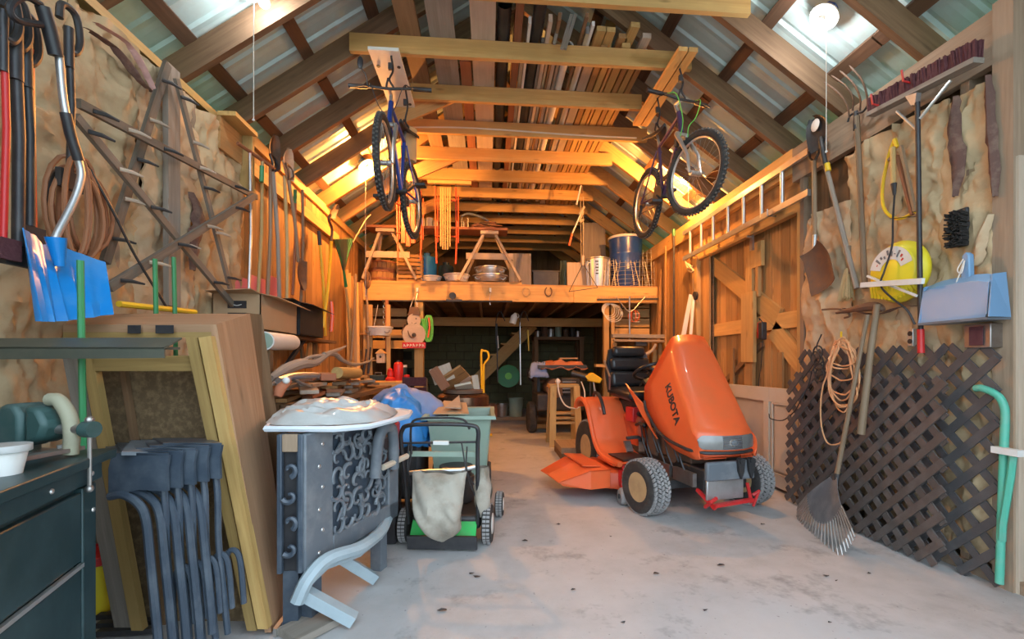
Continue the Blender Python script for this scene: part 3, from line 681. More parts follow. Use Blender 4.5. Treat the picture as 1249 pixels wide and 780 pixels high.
# dash and steering
mb = MB(TM); mb.grid([[(-.16, .44, .88), (-.17, .52, .94), (-.15, .62, .90)], [(0, .42, .93), (0, .52, .985), (0, .63, .93)], [(.16, .44, .88), (.17, .52, .94), (.15, .62, .90)]], .03, (0, 0, -1)); mb.out('dashboard', 'blackv', tr, True)
MB(TM).tube([(-.17, .42, .84), (-.15, .40, .93), (0, .39, .965), (.15, .40, .93), (.17, .42, .84)], .018, 8).out('dash_rim', 'blackv', tr, True)
for x in (-.07, .05):
    MB(TM).lathe([(.035, 0), (.035, .012), (.028, .014), (.001, .008)], (x, .50, .965), (0, -.3, 1), 16).out('gauge', 'steel', tr, True)
MB(TM).prism([(-.12, .42, .35), (-.14, .44, .9), (-.12, .6, .9), (-.10, .56, .35)], (.25, 0, 0)).out('steering_pedestal', 'blackv', tr, bev=.02)
MB(TM).cyl((0, .52, .93), (0, .64, 1.0), .022, 10).out('steering_column', 'black', tr)
c = V((0, .645, 1.005)); ax = V((0, .45, .89)).normalized(); ay = V((0, .89, -.45)).normalized()
W = MB(TM).tube(arc(c, .165, 0, 2*math.pi, 32, (1, 0, 0), ay)[:-1], .0155, 8, True).out('steering_wheel', 'blackv', tr, True)
mb = MB(TM); mb.cyl(c-ax*.03, c+ax*.015, .045, 14)
for a in (.5, math.pi-.5, -math.pi/2): mb.beam(c, c+(V((math.cos(a), 0, 0))+ay*-math.sin(a))*.16, .026, .014, ax)
mb.out('spokes', 'blackv', W)
# seat
def cushion(c, s, rx, bev=.05):
    mb = MB(TM @ Matrix.Translation(V(c)) @ Matrix.Rotation(rx, 4, 'X')); mb.box((0, 0, 0), s); return mb
se = cushion((0, .86, .80), (.46, .44, .09), .06).out('seat', 'blackv', tr, bev=.035)
bk = []
for i, (h, z) in enumerate(((.15, 0), (.12, .145), (.10, .265))):
    w_ = (.43, .41, .34)[i]; cushion((0, 1.06+.09*z*2, .925+z), (w_, .085, h), -.18).out('backrest', 'blackv', tr, bev=.032)
MB(TM).grid([[(-.235, 1.05, .80), (0, 1.09, .80), (.235, 1.05, .80)], [(-.25, 1.08, 1.0), (0, 1.15, 1.0), (.25, 1.08, 1.0)], [(-.19, 1.14, 1.21), (0, 1.19, 1.25), (.19, 1.14, 1.21)]], .03, (0, 1, 0)).out('seat_shell', 'black', tr, True)
MB(TM).b2((-.14, .7, .62), (.14, 1.05, .75)).out('seat_base', 'iron', tr, bev=.02)
mb = MB(TM); mb.tube([(-.24, 1.02, .83), (-.27, .95, .95), (-.25, 1.12, 1.1)], .01, 6); mb.out('seat_bracket', 'steel', tr)
# fender / footboard
prof = [(1.26, .66), (1.22, .72), (1.14, .75), (1.04, .74), (.96, .68), (.90, .58), (.84, .48), (.78, .39), (.68, .32), (.56, .295), (.40, .29), (.30, .30)]
sp = spl([(0, y, z) for y, z in prof], 4)
for sx in (-1, 1):
    rw = [[(sx*.12, p.y, p.z-.0), (sx*.3, p.y, p.z+.008), (sx*(.46 if p.y > .7 else .46), p.y, p.z), (sx*.49, p.y, p.z-.02)] for p in sp]
    MB(TM).grid(rw, .01, (0, 0, -1)).out('fender', 'orange', tr, True)
    MB(TM).tube([(sx*.49, p.y, p.z-.012) for p in sp], .022, 8).out('fender_rim', 'orange', tr, True)
    mb = MB(TM); mb.b2((sx*.2, .34, .305), (sx*.44, .62, .312)); mb.out('foot_mat', 'black', tr)
    hd = MB(TM).tube(spl([(sx*.35, 1.14, .765), (sx*.37, 1.07, .80), (sx*.38, .95, .785), (sx*.38, .87, .70), (sx*.38, .83, .62)], 5), .016, 8).out('fender_handle', 'black', tr, True)
MB(TM).b2((-.16, .62, .30), (.16, 1.0, .62)).out('tunnel', 'orangered', tr, bev=.04)
mb = MB(TM); mb.b2((-.19, .66, .56), (-.08, .80, .69)); mb.out('lever_plate', 'red', tr, bev=.01)
MB(TM).cyl((-.135, .655, .635), (-.135, .62, .635), .022, 14).out('height_dial', 'black', tr)
mb = MB(TM); mb.tube([(-.16, .66, .54), (-.18, .56, .57), (-.18, .5, .56)], .012, 6); mb.sph((-.18, .48, .56), .022); mb.out('lever', 'black', tr, True)
mb = MB(TM); mb.tube(spl([(-.15, .6, .34), (-.2, .52, .44), (-.24, .5, .46), (-.33, .5, .455)], 4), .015, 8); mb.out('pedal_arm', 'black', tr, True)
mb = MB(TM); mb.beam((-.22, .45, .34), (-.16, .55, .44), .05, .02); mb.beam((-.3, .5, .34), (-.3, .56, .42), .06, .02); mb.out('pedal', 'steel', tr)
# mower deck
dk = [(-.62, .62), (-.60, .42), (-.45, .30), (-.15, .27), (.2, .28), (.5, .36), (.58, .55), (.58, .8), (.4, .98), (0, 1.02), (-.4, .98), (-.58, .85)]
mb = MB(TM); rw = []
for z, s_ in ((.085, 1.0), (.095, 1.015), (.21, 1.0), (.225, .97), (.232, .8), (.25, .55), (.25, .01)):
    rw.append([(x*s_, .64+(y-.64)*s_, z) for x, y in dk+dk[:1]])
mb.grid(rw); o = mb.out('mower_deck', 'orangered', tr, True)
mb = MB(TM); mb.grid([[(-.55, .35, .24), (-.55, .62, .255), (-.55, .9, .245)], [(-.72, .33, .245), (-.74, .60, .27), (-.74, .88, .25)], [(-.95, .42, .15), (-.98, .62, .17), (-.97, .85, .15)]], .008, (0, 0, -1))
mb.grid([[(-.55, .35, .10), (-.72, .33, .10), (-.92, .42, .12)], [(-.55, .35, .24), (-.72, .33, .245), (-.95, .42, .15)]], .008, (0, 1, 0)); mb.out('discharge_chute', 'orange', tr)
mb = MB(TM); mb.grid([[(-.60, .42, .262), (-.58, .88, .268)], [(-.76, .40, .278), (-.76, .84, .29)]], .01, (0, 0, -1)); mb.out('chute_flap', 'orange', tr)
MB(TM).grid([[(-.52, .36, .262), (-.52, .66, .27)], [(-.14, .36, .262), (-.14, .66, .27)]], .014, (0, 0, 1)).out('belt_cover', 'orangered', tr)
mb = MB(TM); mb.b2((-.49, .285, .12), (-.43, .33, .24)); mb.cyl((-.46, .30, .1), (-.46, .30, .28), .012, 8); mb.beam((-.46, .30, .16), (-.5, .24, .1), .03, .03); mb.out('gauge_bracket', 'red', tr)
gw = MB(TM).lathe([(.02, -.03), (.052, -.032), (.062, -.02), (.064, 0), (.062, .02), (.052, .032), (.02, .03)], (-.50, .22, .066), (-1, .15, 0), 20).out('gauge_wheel', 'tread', tr, True)
MB(TM).cyl((-.54, .226, .066), (-.46, .214, .066), .018, 10).out('wheel_hub', 'iron', gw)

# ================= push mower =================
MO = V((-.245, 2.78, 0)); MM = frame(MO, (1, -.12, 0))
mw = T('push_mower', 'green push mower with canvas grass bag parked facing away', 'lawn mower', MO)
MB(MM).b2((-.205, -.02, .09), (.205, .60, .17)).out('deck', 'iron', mw, bev=.02)
MB(MM).prism([(-.20, -.10, .05), (.185, -.10, .05), (.185, .0, .16), (-.20, .0, .16)], (0, .02, .01)).out('rear_shield', 'mowgreen', mw)
mb = MB(MM)
for i in range(5): mb.beam((-.2, -.12-.004*i, .022+.016*i), (.2, -.12-.004*i, .022+.016*i), .02, .015)
mb.out('trailing_flap', 'black', mw)
for x, y, r_ in ((-.255, .02, .10), (.245, .02, .115), (-.245, .52, .08), (.27, .50, .085)):
    W = MB(MM).lathe([(r_*.35, -.026), (r_*.9, -.028), (r_, -.018), (r_, .018), (r_*.9, .028), (r_*.35, .026)], (x, y, r_), (1, 0, 0), 26).out('wheel', 'rubber', mw, True)
    t = MB(MM)
    for i in range(30):
        a = i*math.pi/15; n = V((0, math.cos(a), math.sin(a)))
        for k in (-1, 1):
            q = V((0, -math.sin(a+k*.05), math.cos(a+k*.05))); b0 = V((x+k*.011, y, r_))+n*(r_-.002); t.add([b0+V((i2*.009, 0, 0))+q*j*.007+n*k2*.005 for i2 in (-1, 1) for j in (-1, 1) for k2 in (-1, 1)], BF)
    t.out('tread', 'tread', W, kind='stuff')
    MB(MM).lathe([(r_*.6, 0), (r_*.5, .01), (r_*.15, .012), (.001, .012)], (x+(.02 if x > 0 else -.02), y, r_), (1 if x > 0 else -1, 0, 0), 20).out('wheel_disc', 'white', W, True)
mb = MB(MM); mb.cyl((0, .3, .17), (0, .3, .34), .12, 18); mb.cyl((0, .3, .34), (0, .3, .37), .10, 18); mb.b2((-.14, .34, .18), (.02, .5, .30)); mb.out('engine', 'iron', mw, bev=.008)
MB(MM).cyl((0, .3, .37), (0, .3, .40), .11, 20).out('starter_cover', 'iron', mw)
# handle : near vertical, twin tubes with loop
H = [(-.225, -.02, .12), (-.235, -.06, .40), (-.245, -.10, .62), (-.235, -.115, .69), (-.19, -.12, .722), (0, -.125, .73), (.17, -.12, .722), (.205, -.115, .69), (.20, -.10, .60), (.195, -.06, .40), (.19, -.02, .12)]
MB(MM).tube(spl(H, 4), .0125, 8).out('handle', 'black', mw, True)
H2 = [(-.19, -.085, .55), (-.185, -.11, .70), (-.15, -.12, .755), (0, -.125, .765), (.12, -.12, .755), (.155, -.11, .70)]
MB(MM).tube(spl(H2, 4), .007, 6).out('bail_bar', 'iron', mw, True)
mb = MB(MM); mb.tube([(-.235, -.10, .615), (.205, -.10, .625)], .007, 6); mb.out('control_bar', 'iron', mw, True)
MB(MM).box((-.01, -.108, .62), (.09, .016, .022)).out('control_label', 'white', mw)
MB(MM).tube([(-.21, -.05, .43), (-.1, -.07, .445), (.1, -.07, .455), (.18, -.05, .47)], .013, 8).out('lower_crossbar', 'galv', mw, True)
mb = MB(MM); mb.b2((-.22, -.06, .53), (.19, -.05, .56)); mb.out('brace_plate', 'cgreen', mw)
mb = MB(MM)
for a, b in (((-.18, -.1, .6), (-.22, .0, .2)), ((.14, -.11, .6), (.2, 0, .3)), ((.11, -.11, .62), (.19, -.02, .25)), ((-.2, -.1, .62), (-.18, -.05, .3))):
    a, b = V(a), V(b); MB(MM).tube(spl([a, (a+b)/2+V((R.uniform(-.04, .04), -.03, 0)), b], 6), .0045, 5).out('control_cable', 'iron', mw, True)
def blob(mb, f, nu, nv): mb.grid([[f(i/nu, j/nv) for j in range(nv+1)] for i in range(nu+1)])
def bagf(u, v):
    a = 2*math.pi*v; z = .46-.385*u; w_ = (.155-.055*u)*(1 if u < .75 else max(.05, math.cos((u-.75)/.25*1.45))); dpt = (.035+.10*math.sin(math.pi*min(1, u*1.0))**.8)
    x = -.015+w_*math.copysign(abs(math.cos(a))**.7, math.cos(a))+.03*u; y = -.11-dpt*.6+dpt*math.sin(a)*.9
    k = ns(x*9, z*6, 3)*.03+abs(ns(x*9+z*6, z*2-x*4, 7))*-.075
    return (x+ns(z*9, a, 1)*.012, y+k, z+ns(x*8, 1, 2)*.015)
mb = MB(MM); blob(mb, bagf, 30, 48); mb.out('grass_bag', 'cloth', mw, True)
def pouch(u, v):
    a = 2*math.pi*v; z = .46-.30*u; r_ = .055*math.sin(math.pi*(.12+.85*u))**.6
    return (.215+r_*math.cos(a)+ns(z*11, a)*.015, .0+r_*math.sin(a)*1.3, z)
mb = MB(MM); blob(mb, pouch, 16, 20); mb.out('side_cover', 'cloth', mw, True)
# ================= right wall =================
XW = XR-.08
def W(u, v, dx=0): return P(u, v, X=XW-dx)
def hang(name, label, cat, pts_top, group=None): return T(name, label, cat, pts_top, group)
# ladder lying along the wall
r = T('ladder', 'aluminium ladder lying on its side above the plank door', 'ladder', W(834, 316)); XQ = .0
a0, a1 = W(834, 316), W(987, 242); zlo, zhi = a0.z, W(842, 280).z
board('side_rail', 'alu', r, (XW, a1.y, zlo), (XW, a0.y, zlo), .03, .05, (0, 0, 1)); board('side_rail', 'alu', r, (XW, a1.y, zhi), (XW, a0.y, zhi), .03, .05, (0, 0, 1))
for u in (842, 855.5, 870, 888, 907, 929, 954):
    y = P(u, 300, X=XW).y; MB().cyl((XW, y, zlo), (XW, y, zhi), .017, 10).out('rung', 'alu', r, True)
for u in (846, 940):
    q = P(u, 280, X=XW); MB().tube([(XR-.02, q.y, zlo-.03), (XW-.03, q.y, zlo-.03), (XW-.03, q.y, zlo+.03)], .006, 6).out('ladder_hook', 'steel', wr)
def blade(c, d, side, nrm, w, L, pointed=0, dish=.03, M0=None):
    """shovel plate: c = socket end, d = direction of the tip"""
    d, side, nrm = V(d).normalized(), V(side).normalized(), V(nrm).normalized(); rows = []
    for i in range(11):
        t = i/10; ww = w*(.80+.20*min(1, t*3)) if not pointed else w*(min(1, .72+.9*t) if t < .45 else math.cos((t-.45)/.55*math.pi/2*.97)**.6)
        rows.append([V(c)+d*L*t+side*ww*(k/4-1)+nrm*(dish*(abs(k/4-1)**2)-dish*math.sin(math.pi*min(t*1.1, 1))*.5+(.02 if not pointed and t < .06 else 0)) for k in range(9)])
    return MB().grid(rows, .003, nrm*-1)
NX = V((-1, 0, 0))
def shaft(mb, a, b, r=.015, bend=0, n=8):
    a, b = V(a), V(b); pts = [a+(b-a)*(i/6)+V((0, bend*math.sin(math.pi*i/6), 0)) for i in range(7)]; return mb.tube(pts, r, n)
# square shovel
r = T('square_shovel', 'rusty square-mouth shovel hanging blade down beside the plank door', 'shovel', W(993, 186))
a, b = W(993, 196), W(994, 290); shaft(MB(), a, b, .017).out('handle', 'handle', r, True)
MB().tube([b-V((0, 0, -.02)), W(993, 308)], [.019, .014], 10).out('socket', 'galv', r, True)
c = W(993, 305, .03); d = W(1008, 352, .03)-c; blade(c, d, d.cross(NX), NX+V((0, 0, .2)), .125, .33).out('blade', 'rust', r, True)
MB().tube([a-V((0, 0, .01)), a+V((0, .05, .04)), a+V((0, .05, .09))], .010, 8).out('grip_fork', 'iron', r, True)
MB().tube([a-V((0, 0, .01)), a+V((0, -.05, .04)), a+V((0, -.05, .09))], .010, 8).out('grip_fork', 'iron', r, True)
# round point shovel, blade up
r = T('round_point_shovel', 'round-point shovel hanging blade up with yellow collar and cement on its blade', 'shovel', W(1008, 183))
b, a = W(1045, 352, .04), W(1008, 205, .04); shaft(MB(), a, b, .016).out('handle', 'grey', r, True)
MB().tube(spl([a, W(1005, 192, .05), W(1003, 180, .06), W(1001, 168, .05)], 4), [.017]*12+[.013], 10).out('socket', 'iron', r, True)
MB().tube([W(1008.5, 200, .04), W(1010.5, 209, .04)], .0185, 10).out('collar', 'yellow', r, True)
c = W(1003, 178, .05); d = W(992, 138, .03)-c; B = blade(c, d, d.cross(NX), NX, .105, .27, 1, .035).out('blade', 'iron', r, True)
mb = MB(); c2 = c+d.normalized()*.20+NX*.012
mb.lathe([(.001, .006), (.035, .004), (.045, 0)], c2, NX, 12); mb.out('cement_patch', 'white', B, True)
# manure fork
r = T('manure_fork', 'long-handled manure fork with curved steel tines above the top plate', 'fork', W(1046, 140))
a, b = W(1045, 142, .03), W(1055, 352, .03); shaft(MB(), a, b, .017).out('handle', 'handle', r, True)
MB().tube([W(1045, 158, .03), W(1044, 136, .03)], [.02, .013], 10).out('ferrule', 'iron', r, True)
tips = [(1005, 100), (1014, 92), (1024, 86), (1036, 80)]
base = [(1032, 146), (1040, 137), (1049, 137), (1058, 135)]
for k, ((tu, tv), (bu, bv)) in enumerate(zip(tips, base)):
    MB().tube(spl([W(bu-(k == 0)*-4, bv-2, .03), W(bu+1-k*.5, bv-18, .06), W((tu+bu)/2+4, (tv+bv)/2-10, .10), W(tu, tv, .14)], 6), [.0055]*18+[.002], 6).out('tine', 'rust', r, True)
MB().tube(spl([W(1034, 149, .03), W(1037, 141, .03), W(1044, 138, .03), W(1053, 136, .03), W(1061, 124, .04)], 5), .007, 6).out('tine_root', 'iron', r, True)
# push broom head and pole
r = T('push_broom', 'wide maroon push broom hung bristles up along the top plate', 'broom', W(1120, 118))
a, b = W(1062, 140, .07), W(1194, 73, .07)
board('head_block', 'grey', r, a, b, .06, .025, (0, 0, 1))
mb = MB(); d = (b-a); n_ = 120
for i in range(n_):
    for k in range(3):
        p = a+d*((i+.5)/n_)+V(((k-1)*.016, 0, .012)); mb.beam(p, p+V((R.uniform(-.01, .01), R.uniform(-.008, .008), .085+R.uniform(-.006, .006))), .006, .012)
mb.out('bristles', 'maroon', r, kind='stuff')
pl0, pl1 = W(1119, 125, .12), W(1123, 402, .10); MB().tube([pl0, pl1], .0125, 10).out('pole', 'black', r, True)
MB().tube([pl1, W(1123.5, 431, .10)], .0165, 10).out('grip', 'red', r, True)
MB().prism([W(1110, 118, .08), W(1124, 113, .08), W(1122, 128, .08), W(1117, 129, .08)], NX*.03).out('socket_plate', 'galv', r)
MB().tube([W(1094, 136, .08), W(1118, 158, .12)], .007, 8).out('brace', 'alu', r, True); MB().tube([W(1160, 98, .08), W(1122, 145, .12)], .008, 8).out('brace', 'alu', r, True)
for u, v in ((1085, 128), (1124, 100)):
    p = W(u, v, .02); mb = MB().tube([p+V((.03, 0, 0)), p+V((-.06, 0, -.01)), p+V((-.11, -.0, .0)), p+V((-.12, 0, .06))], .006, 6); tag(mb.out('wall_hook', 'red', None, True), 'red coated hook under the push broom, '+('nearer the door' if u < 1100 else 'nearer the corner post'), 'hook')
# corn whisk
r = T('hand_broom', 'straw hand broom hanging beside the square shovel blade', 'broom', W(1033, 330))
mb = MB()
for i in range(90):
    t = R.uniform(-1, 1); t2 = R.uniform(-1, 1); a = W(1034, 328, .03)+V((t2*.012, t*.014, 0)); mb.beam(a, W(1031, 364, .04)+V((t2*.03, t*.055, R.uniform(-.02, .01))), .005, .005)
mb.out('straw', 'bristle', r, kind='stuff'); shaft(MB(), W(1035, 335, .03), W(1036, 300, .03), .011).out('handle', 'handle', r, True)
# bow saw + pruner
r = T('bow_saw', 'yellow tubular bow saw hanging over the insulation', 'saw', W(1090, 172))
MB().tube(spl([W(1091, 170, .05), W(1084, 190, .05), W(1077, 225, .05), W(1077, 250, .05), W(1085, 263, .05), W(1098, 267, .05), W(1116, 259, .05)], 6), .009, 8).out('bow_frame', 'yellow', r, True)
MB().beam(W(1088, 267, .05), W(1118, 264, .05), .003, .028, NX).out('saw_blade', 'iron', r)
MB().tube([W(1091, 170, .05), W(1094, 180, .05)], .012, 6).out('grip', 'yellow', r)
r = T('pruning_pole', 'pole pruner with wooden grip and black cable over the yellow tub', 'pruner', W(1089, 178))
shaft(MB(), W(1089, 180, .08), W(1090, 226, .08), .014).out('grip', 'handley', r, True); MB().tube([W(1090, 224, .08), W(1091, 238, .08)], [.016, .008], 8).out('ferrule', 'black', r, True)
MB().tube(spl([W(1091, 238, .08), W(1089, 270, .09), W(1088, 300, .12), W(1079, 330, .15), W(1074, 348, .16), W(1088, 364, .16), W(1106, 378, .14), W(1116, 396, .12)], 6), .0055, 6).out('cable', 'black', r, True)
for i, (p, q) in enumerate([((1094, 190), (1113, 262)), ((1099, 178), (1116, 258)), ((1084, 196), (1092, 188))]):
    o = board('wooden_rod', 'handle' if i else 'red_wood', r, W(*p, .06), W(*q, .06), .018, .014)
# yellow tub/lid
r = T('yellow_disc', 'round yellow ribbed plastic tub with paper label hanging on insulation', 'tub', W(1102, 332))
c = W(1102, 332, .02); Rr = .178
MB().lathe([(.001, .0), (Rr*.97, 0), (Rr, .012), (Rr*1.0, .03), (Rr*.9, .05), (Rr*.84, .075), (Rr*.8, .08), (.001, .082)], c, NX, 40).out('tub', 'yplast', r, True)
for i in range(13):
    y = (i-6)*.022; MB().beam(c+V((-.084, y, -.07)), c+V((-.060, y*1.12, -.165+abs(y)*.25)), .012, .014, NX).out('rib', 'yplast', r)
def label_arc(c, r0, r1, a0, a1, off, mat, name, par): 
    mb = MB(); ys, zs = V((0, -1, 0)), V((0, 0, 1)); rows = [[c+NX*off+ys*math.cos(a)*q+zs*math.sin(a)*q for q in (r0, r1)] for a in [a0+(a1-a0)*k/16 for k in range(17)]]
    return mb.grid(rows, .001, NX).out(name, mat, par)
L = label_arc(c, .07, .145, .25, 2.9, .083, 'white', 'paper_label', r)
for k, a in enumerate((.55, .75, .98, 1.2, 1.4, 1.65, 1.9, 2.1, 2.35, 2.55)):
    label_arc(c, .088+.012*(k % 2), .105+.012*(k % 3), a, a+.11, .085, 'red' if k in (0, 1, 9) else 'greyplast', 'print', L)
# white lath pieces
tag(board('white_lath', 'white', None, W(1051, 348, .17), W(1126, 343, .17), .02, .03, (0, 0, 1)), 'long white painted lath held across the yellow tub', 'lath')
tag(board('white_lath', 'white', None, W(1058, 337, .13), W(1118, 361, .13), .012, .012, (0, 0, 1)), 'thin white stick slanting under the long lath', 'lath')
# black brush
r = T('black_brush', 'black bristled brush hanging above the blue dustpan', 'brush', W(1173, 262)); mb = MB()
for i in range(260):
    y = R.uniform(-.035, .035); z = R.uniform(-.085, .085); a = W(1173, 280, .01)+V((0, y, z)); mb.beam(a, a+V((-.05+R.uniform(-.01, .01), y*.3, z*.1)), .006, .006)
mb.out('bristles', 'bbristle', r, kind='stuff'); MB().b2(W(1173, 280)+V((-.005, -.03, -.09)), W(1173, 280)+V((.02, .03, .11))).out('back_board', 'black', r, bev=.01)
# dustpan
r = T('dustpan', 'large blue plastic dustpan hanging by its handle', 'dustpan', W(1184, 312)); 
A, B_ = W(1142, 352, .03), W(1225, 342, .03); y0, y1 = B_.y, A.y; zt, zb = W(1180, 341).z, W(1180, 392).z
def dp(yy, z, dx): return V((XW-dx, yy, z))
mb = MB(); rows = []
for i in range(9):
    t = i/8; y = y0+(y1-y0)*t
    e = abs(t-.5)*2; top = zt-.02*(e**4)
    rows.append([dp(y, top, .02), dp(y, top+.005, .07), dp(y, top-.03, .11), dp(y, zb+.02, .12), dp(y, zb, .13)])
mb.grid(rows, .004, (1, 0, 0)); mb.out('pan', 'dustblue', r, True)
mb = MB(); mb.prism([dp(y0, zt, .02), dp(y0, zt-.01, .09), dp(y0-.035, zb+.0, .15), dp(y0-.02, zb, .02)], (0, .006, 0)); mb.out('side_cheek', 'dustblue', r)
mb = MB(); mb.prism([dp(y1, zt, .02), dp(y1, zt-.02, .10), dp(y1, zb, .13), dp(y1, zb, .02)], (0, .006, 0)); mb.out('side_cheek', 'dustblue', r)
MB().b2(dp(y0-.02, zb-.012, .02), dp(y1, zb, .14)).out('lip', 'greyplast', r)
m_ = W(1184, 326, .05); MB().prism([m_+V((0, -.022, -.08)), m_+V((0, .026, -.08)), m_+V((0, .018, .06)), m_+V((0, 0, .075)), m_+V((0, -.018, .06))], (-.03, 0, 0)).out('handle', 'dustblue', r, bev=.006)
MB().tube(spl([m_+V((-.04, .0, .04)), m_+V((-.05, .02, -.01)), m_+V((-.05, 0, -.03)), m_+V((-.045, -.01, .03)), m_+V((-.05, .02, -.06)), m_+V((-.04, .05, -.1))], 5), .003, 5).out('string', 'wcord', r, True)
# electrical box and outlet
r = T('electrical_box', 'grey steel box with dark red breaker panel under the dustpan', 'electrical box', W(1204, 410))
a, b = W(1187, 397), W(1220, 424); MB().b2(a+V((.03, .0, 0)), V((XW-.05, b.y, b.z))).out('box_body', 'steel', r, bev=.004)
MB().b2(V((XW-.053, a.y-.03, a.z-.012)), V((XW-.058, b.y+.03, b.z+.012))).out('breaker_panel', 'maroon', r)
r = T('wall_outlet', 'small grey double outlet on the wall above the lattice', 'outlet', W(1114, 412)); q = W(1114, 412, .03)
MB().b2(q+V((.02, -.018, -.05)), q+V((-.02, .018, .05))).out('cover_plate', 'galv', r, bev=.003)
for s_ in (-1, 1): MB().cyl(q+V((-.018, 0, s_*.022)), q+V((-.023, 0, s_*.022)), .014, 12).out('socket', 'black', r)
# mattock + sledge handles
r = T('mattock', 'old mattock hanging by its head above the lattice with a thick handle', 'mattock', W(1066, 378))
MB().tube(spl([W(1020, 382, .06), W(1045, 377, .08), W(1066, 374, .08), W(1078, 378, .08)], 4), [.008, .012, .016, .018, .02, .024, .028, .028, .028, .028, .026, .02, .012][:13], 8).out('head', 'rust', r, True)
MB().tube([W(1070, 372, .10), W(1063, 420, .14), W(1050, 530, .18)], [.018, .019, .022], 10).out('handle', 'handle', r, True)
r = T('hay_hook', 'small rusty hook tool beside the mattock head', 'tool', W(1033, 378)); MB().tube(spl([W(1003, 378, .04), W(1020, 377, .05), W(1033, 380, .06), W(1036, 386, .05), W(1030, 388, .05)], 4), .007, 6).out('hook', 'rust', r, True)
# orange extension cord coil
pts = []
for k in range(9):
    wy, top, bot = R.uniform(.10, .15), R.uniform(410, 424), R.uniform(482, 505) if k < 6 else R.uniform(440, 470)
    for i in range(14):
        a = 2*math.pi*i/14; c = W(1027+R.uniform(-3, 3), (top+bot)/2, .145+R.random()*.04); h = (bot-top)/2*2.85/560
        pts.append(c+V((0, math.sin(a)*-wy*(.75+.35*(1-math.cos(a))/2), math.cos(a)*h)))
pts += [W(1004, 470, .16), W(1001, 510, .16), W(1006, 535, .17), W(1014, 543, .17), W(1028, 538, .17), W(1034, 515, .16)]
r = T('extension_cord', 'long orange extension cord coiled on a hook over the lattice', 'cord', W(1026, 405)); MB().tube(spl(pts, 3), .0052, 6).out('cord', 'cord', r, True)
MB().tube([W(1026, 410, .0), W(1026, 411, .17), W(1026, 405, .18)], .006, 6).out('hook', 'yellow', r)
# black tangled cables with plug
r = T('black_cable', 'black tangled cable hanging beside the door opening', 'cable', W(1000, 410)); 
MB().tube(spl([W(1002, 408, .15), W(996, 425, .16), W(1004, 440, .15), W(992, 450, .16), W(986, 470, .16), W(981, 480, .17), W(975, 492, .18), W(968, 503, .1), W(955, 513, .1), W(940, 511, .1), W(938, 505, .1)], 5), .0045, 6).out('cable', 'black', r, True)
for k in range(5): MB().tube(arc(W(994+R.uniform(-5, 6), 430+k*7, .14), .045, 0, 6.28, 14, (0, 1, 0), (0, 0, 1))[:-1], .0055, 6, True).out('loop', 'iron', r, True)
# ---------- lattice sheets ----------
def lattice(name, label, mat, XX, y0, y1, z0, z1, pitch, sw, th, tilt, ph=0):
    r = T(name, label, 'lattice', (XX, (y0+y1)/2, z0)); D = pitch*2**.5
    def pt(y, z, off): return V((XX+tilt*(z-z0)+off, y, z))
    for sg in (-1, 1):
        k = math.floor((z0-sg*(y0 if sg < 0 else y1)-2)/D)
        for k in range(-80, 80):
            c = k*D+ph; ev = []                      # line z = sg*y + c
            ya, yb = y0, y1
            if sg > 0: ya, yb = max(ya, z0-c), min(yb, z1-c)
            else: ya, yb = max(ya, c-z1), min(yb, c-z0)
            if yb-ya < .03: continue
            o = .0 if sg > 0 else th*.8
            a, b = pt(ya, sg*ya+c, -o), pt(yb, sg*yb+c, -o); d = (b-a).normalized(); e = sw*.35
            board('slat', mat, r, a-d*e, b+d*e, th, sw, NX.cross(d))
    return r
cyb, cyf = W(1228, 600).y, W(984, 500).y
lattice('lattice_panel', 'weathered grey-brown lattice sheet standing rearmost against the insulation', 'lattice2', XR-.11, cyb+.02, cyf+.02, .02, 1.16, .108, .040, .008, .0, .03)
lattice('lattice_panel', 'dark brown lattice sheet leaning in front of the grey lattice', 'lattice', XR-.19, W(1172, 600).y, W(977, 520).y, .03, .99, .097, .040, .010, .02)
# ---------- leaf rake ----------
r = T('leaf_rake', 'fan leaf rake leaning handle up against the brown lattice', 'rake', W(1020, 580, .25))
a, b = W(1058, 384, .16), W(1021, 578, .28); MB().tube([a, b], [.012, .014], 8).out('handle', 'handle', r, True)
MB().tube([W(1022.5, 570, .26), W(1018, 598, .30)], [.017, .012], 8).out('ferrule', 'iron', r, True)
c = W(1021, 576, .27); tl, trr = P(976, 618, Z=.04), P(1049, 655, Z=.02); tl.x = XR-.30; 
e1, e2 = P(977, 620, X=XR-.33), P(1049, 652, X=XR-.52)
n_ = 24; m1, m2 = c+(e1-c)*.58, c+(e2-c)*.58
def fan(t, q):
    a = e1-c; b = e2-c; v = a*(1-t)+b*t; L = (a.length*(1-t)+b.length*t)*(1.0+.10*math.sin(math.pi*t)); return c+v.normalized()*L*q+NX*(.05*math.sin(q*2.5))
MB().grid([[fan(t/12, q) for t in range(13)] for q in (.10, .3, .45, .6)], .003, NX).out('fan_web', 'greyplast', r, True)
for k in range(n_):
    t = k/(n_-1); p0, p1, p2 = fan(t, .58), fan(t, .92), fan(t, 1.0)+V((.0, 0, -.015)); MB().tube([p0, p1, p2], [.005, .005, .004], 5).out('tine', 'steel', r)
# ---------- teal pipes ----------
r = T('teal_pipe', 'teal painted pipe standing in the corner with a curved top', 'pipe', W(1219, 712, .03)); 
MB().tube(spl([W(1219, 712, .05), W(1224, 560, .04), W(1226, 510, .03), W(1224, 494, .03), W(1216, 482, .04), W(1198, 474, .05), W(1190, 474, .05)], 5), .017, 10).out('pipe', 'teal', r, True)
MB().tube([W(1236, 555, .05), W(1233, 580, .05), W(1223, 640, .06), W(1222, 660, .05)], .015, 8).out('branch_pipe', 'teal', r, True)
MB().box(W(1229, 551, .06), (.04, .11, .03)).out('bracket', 'white', r)
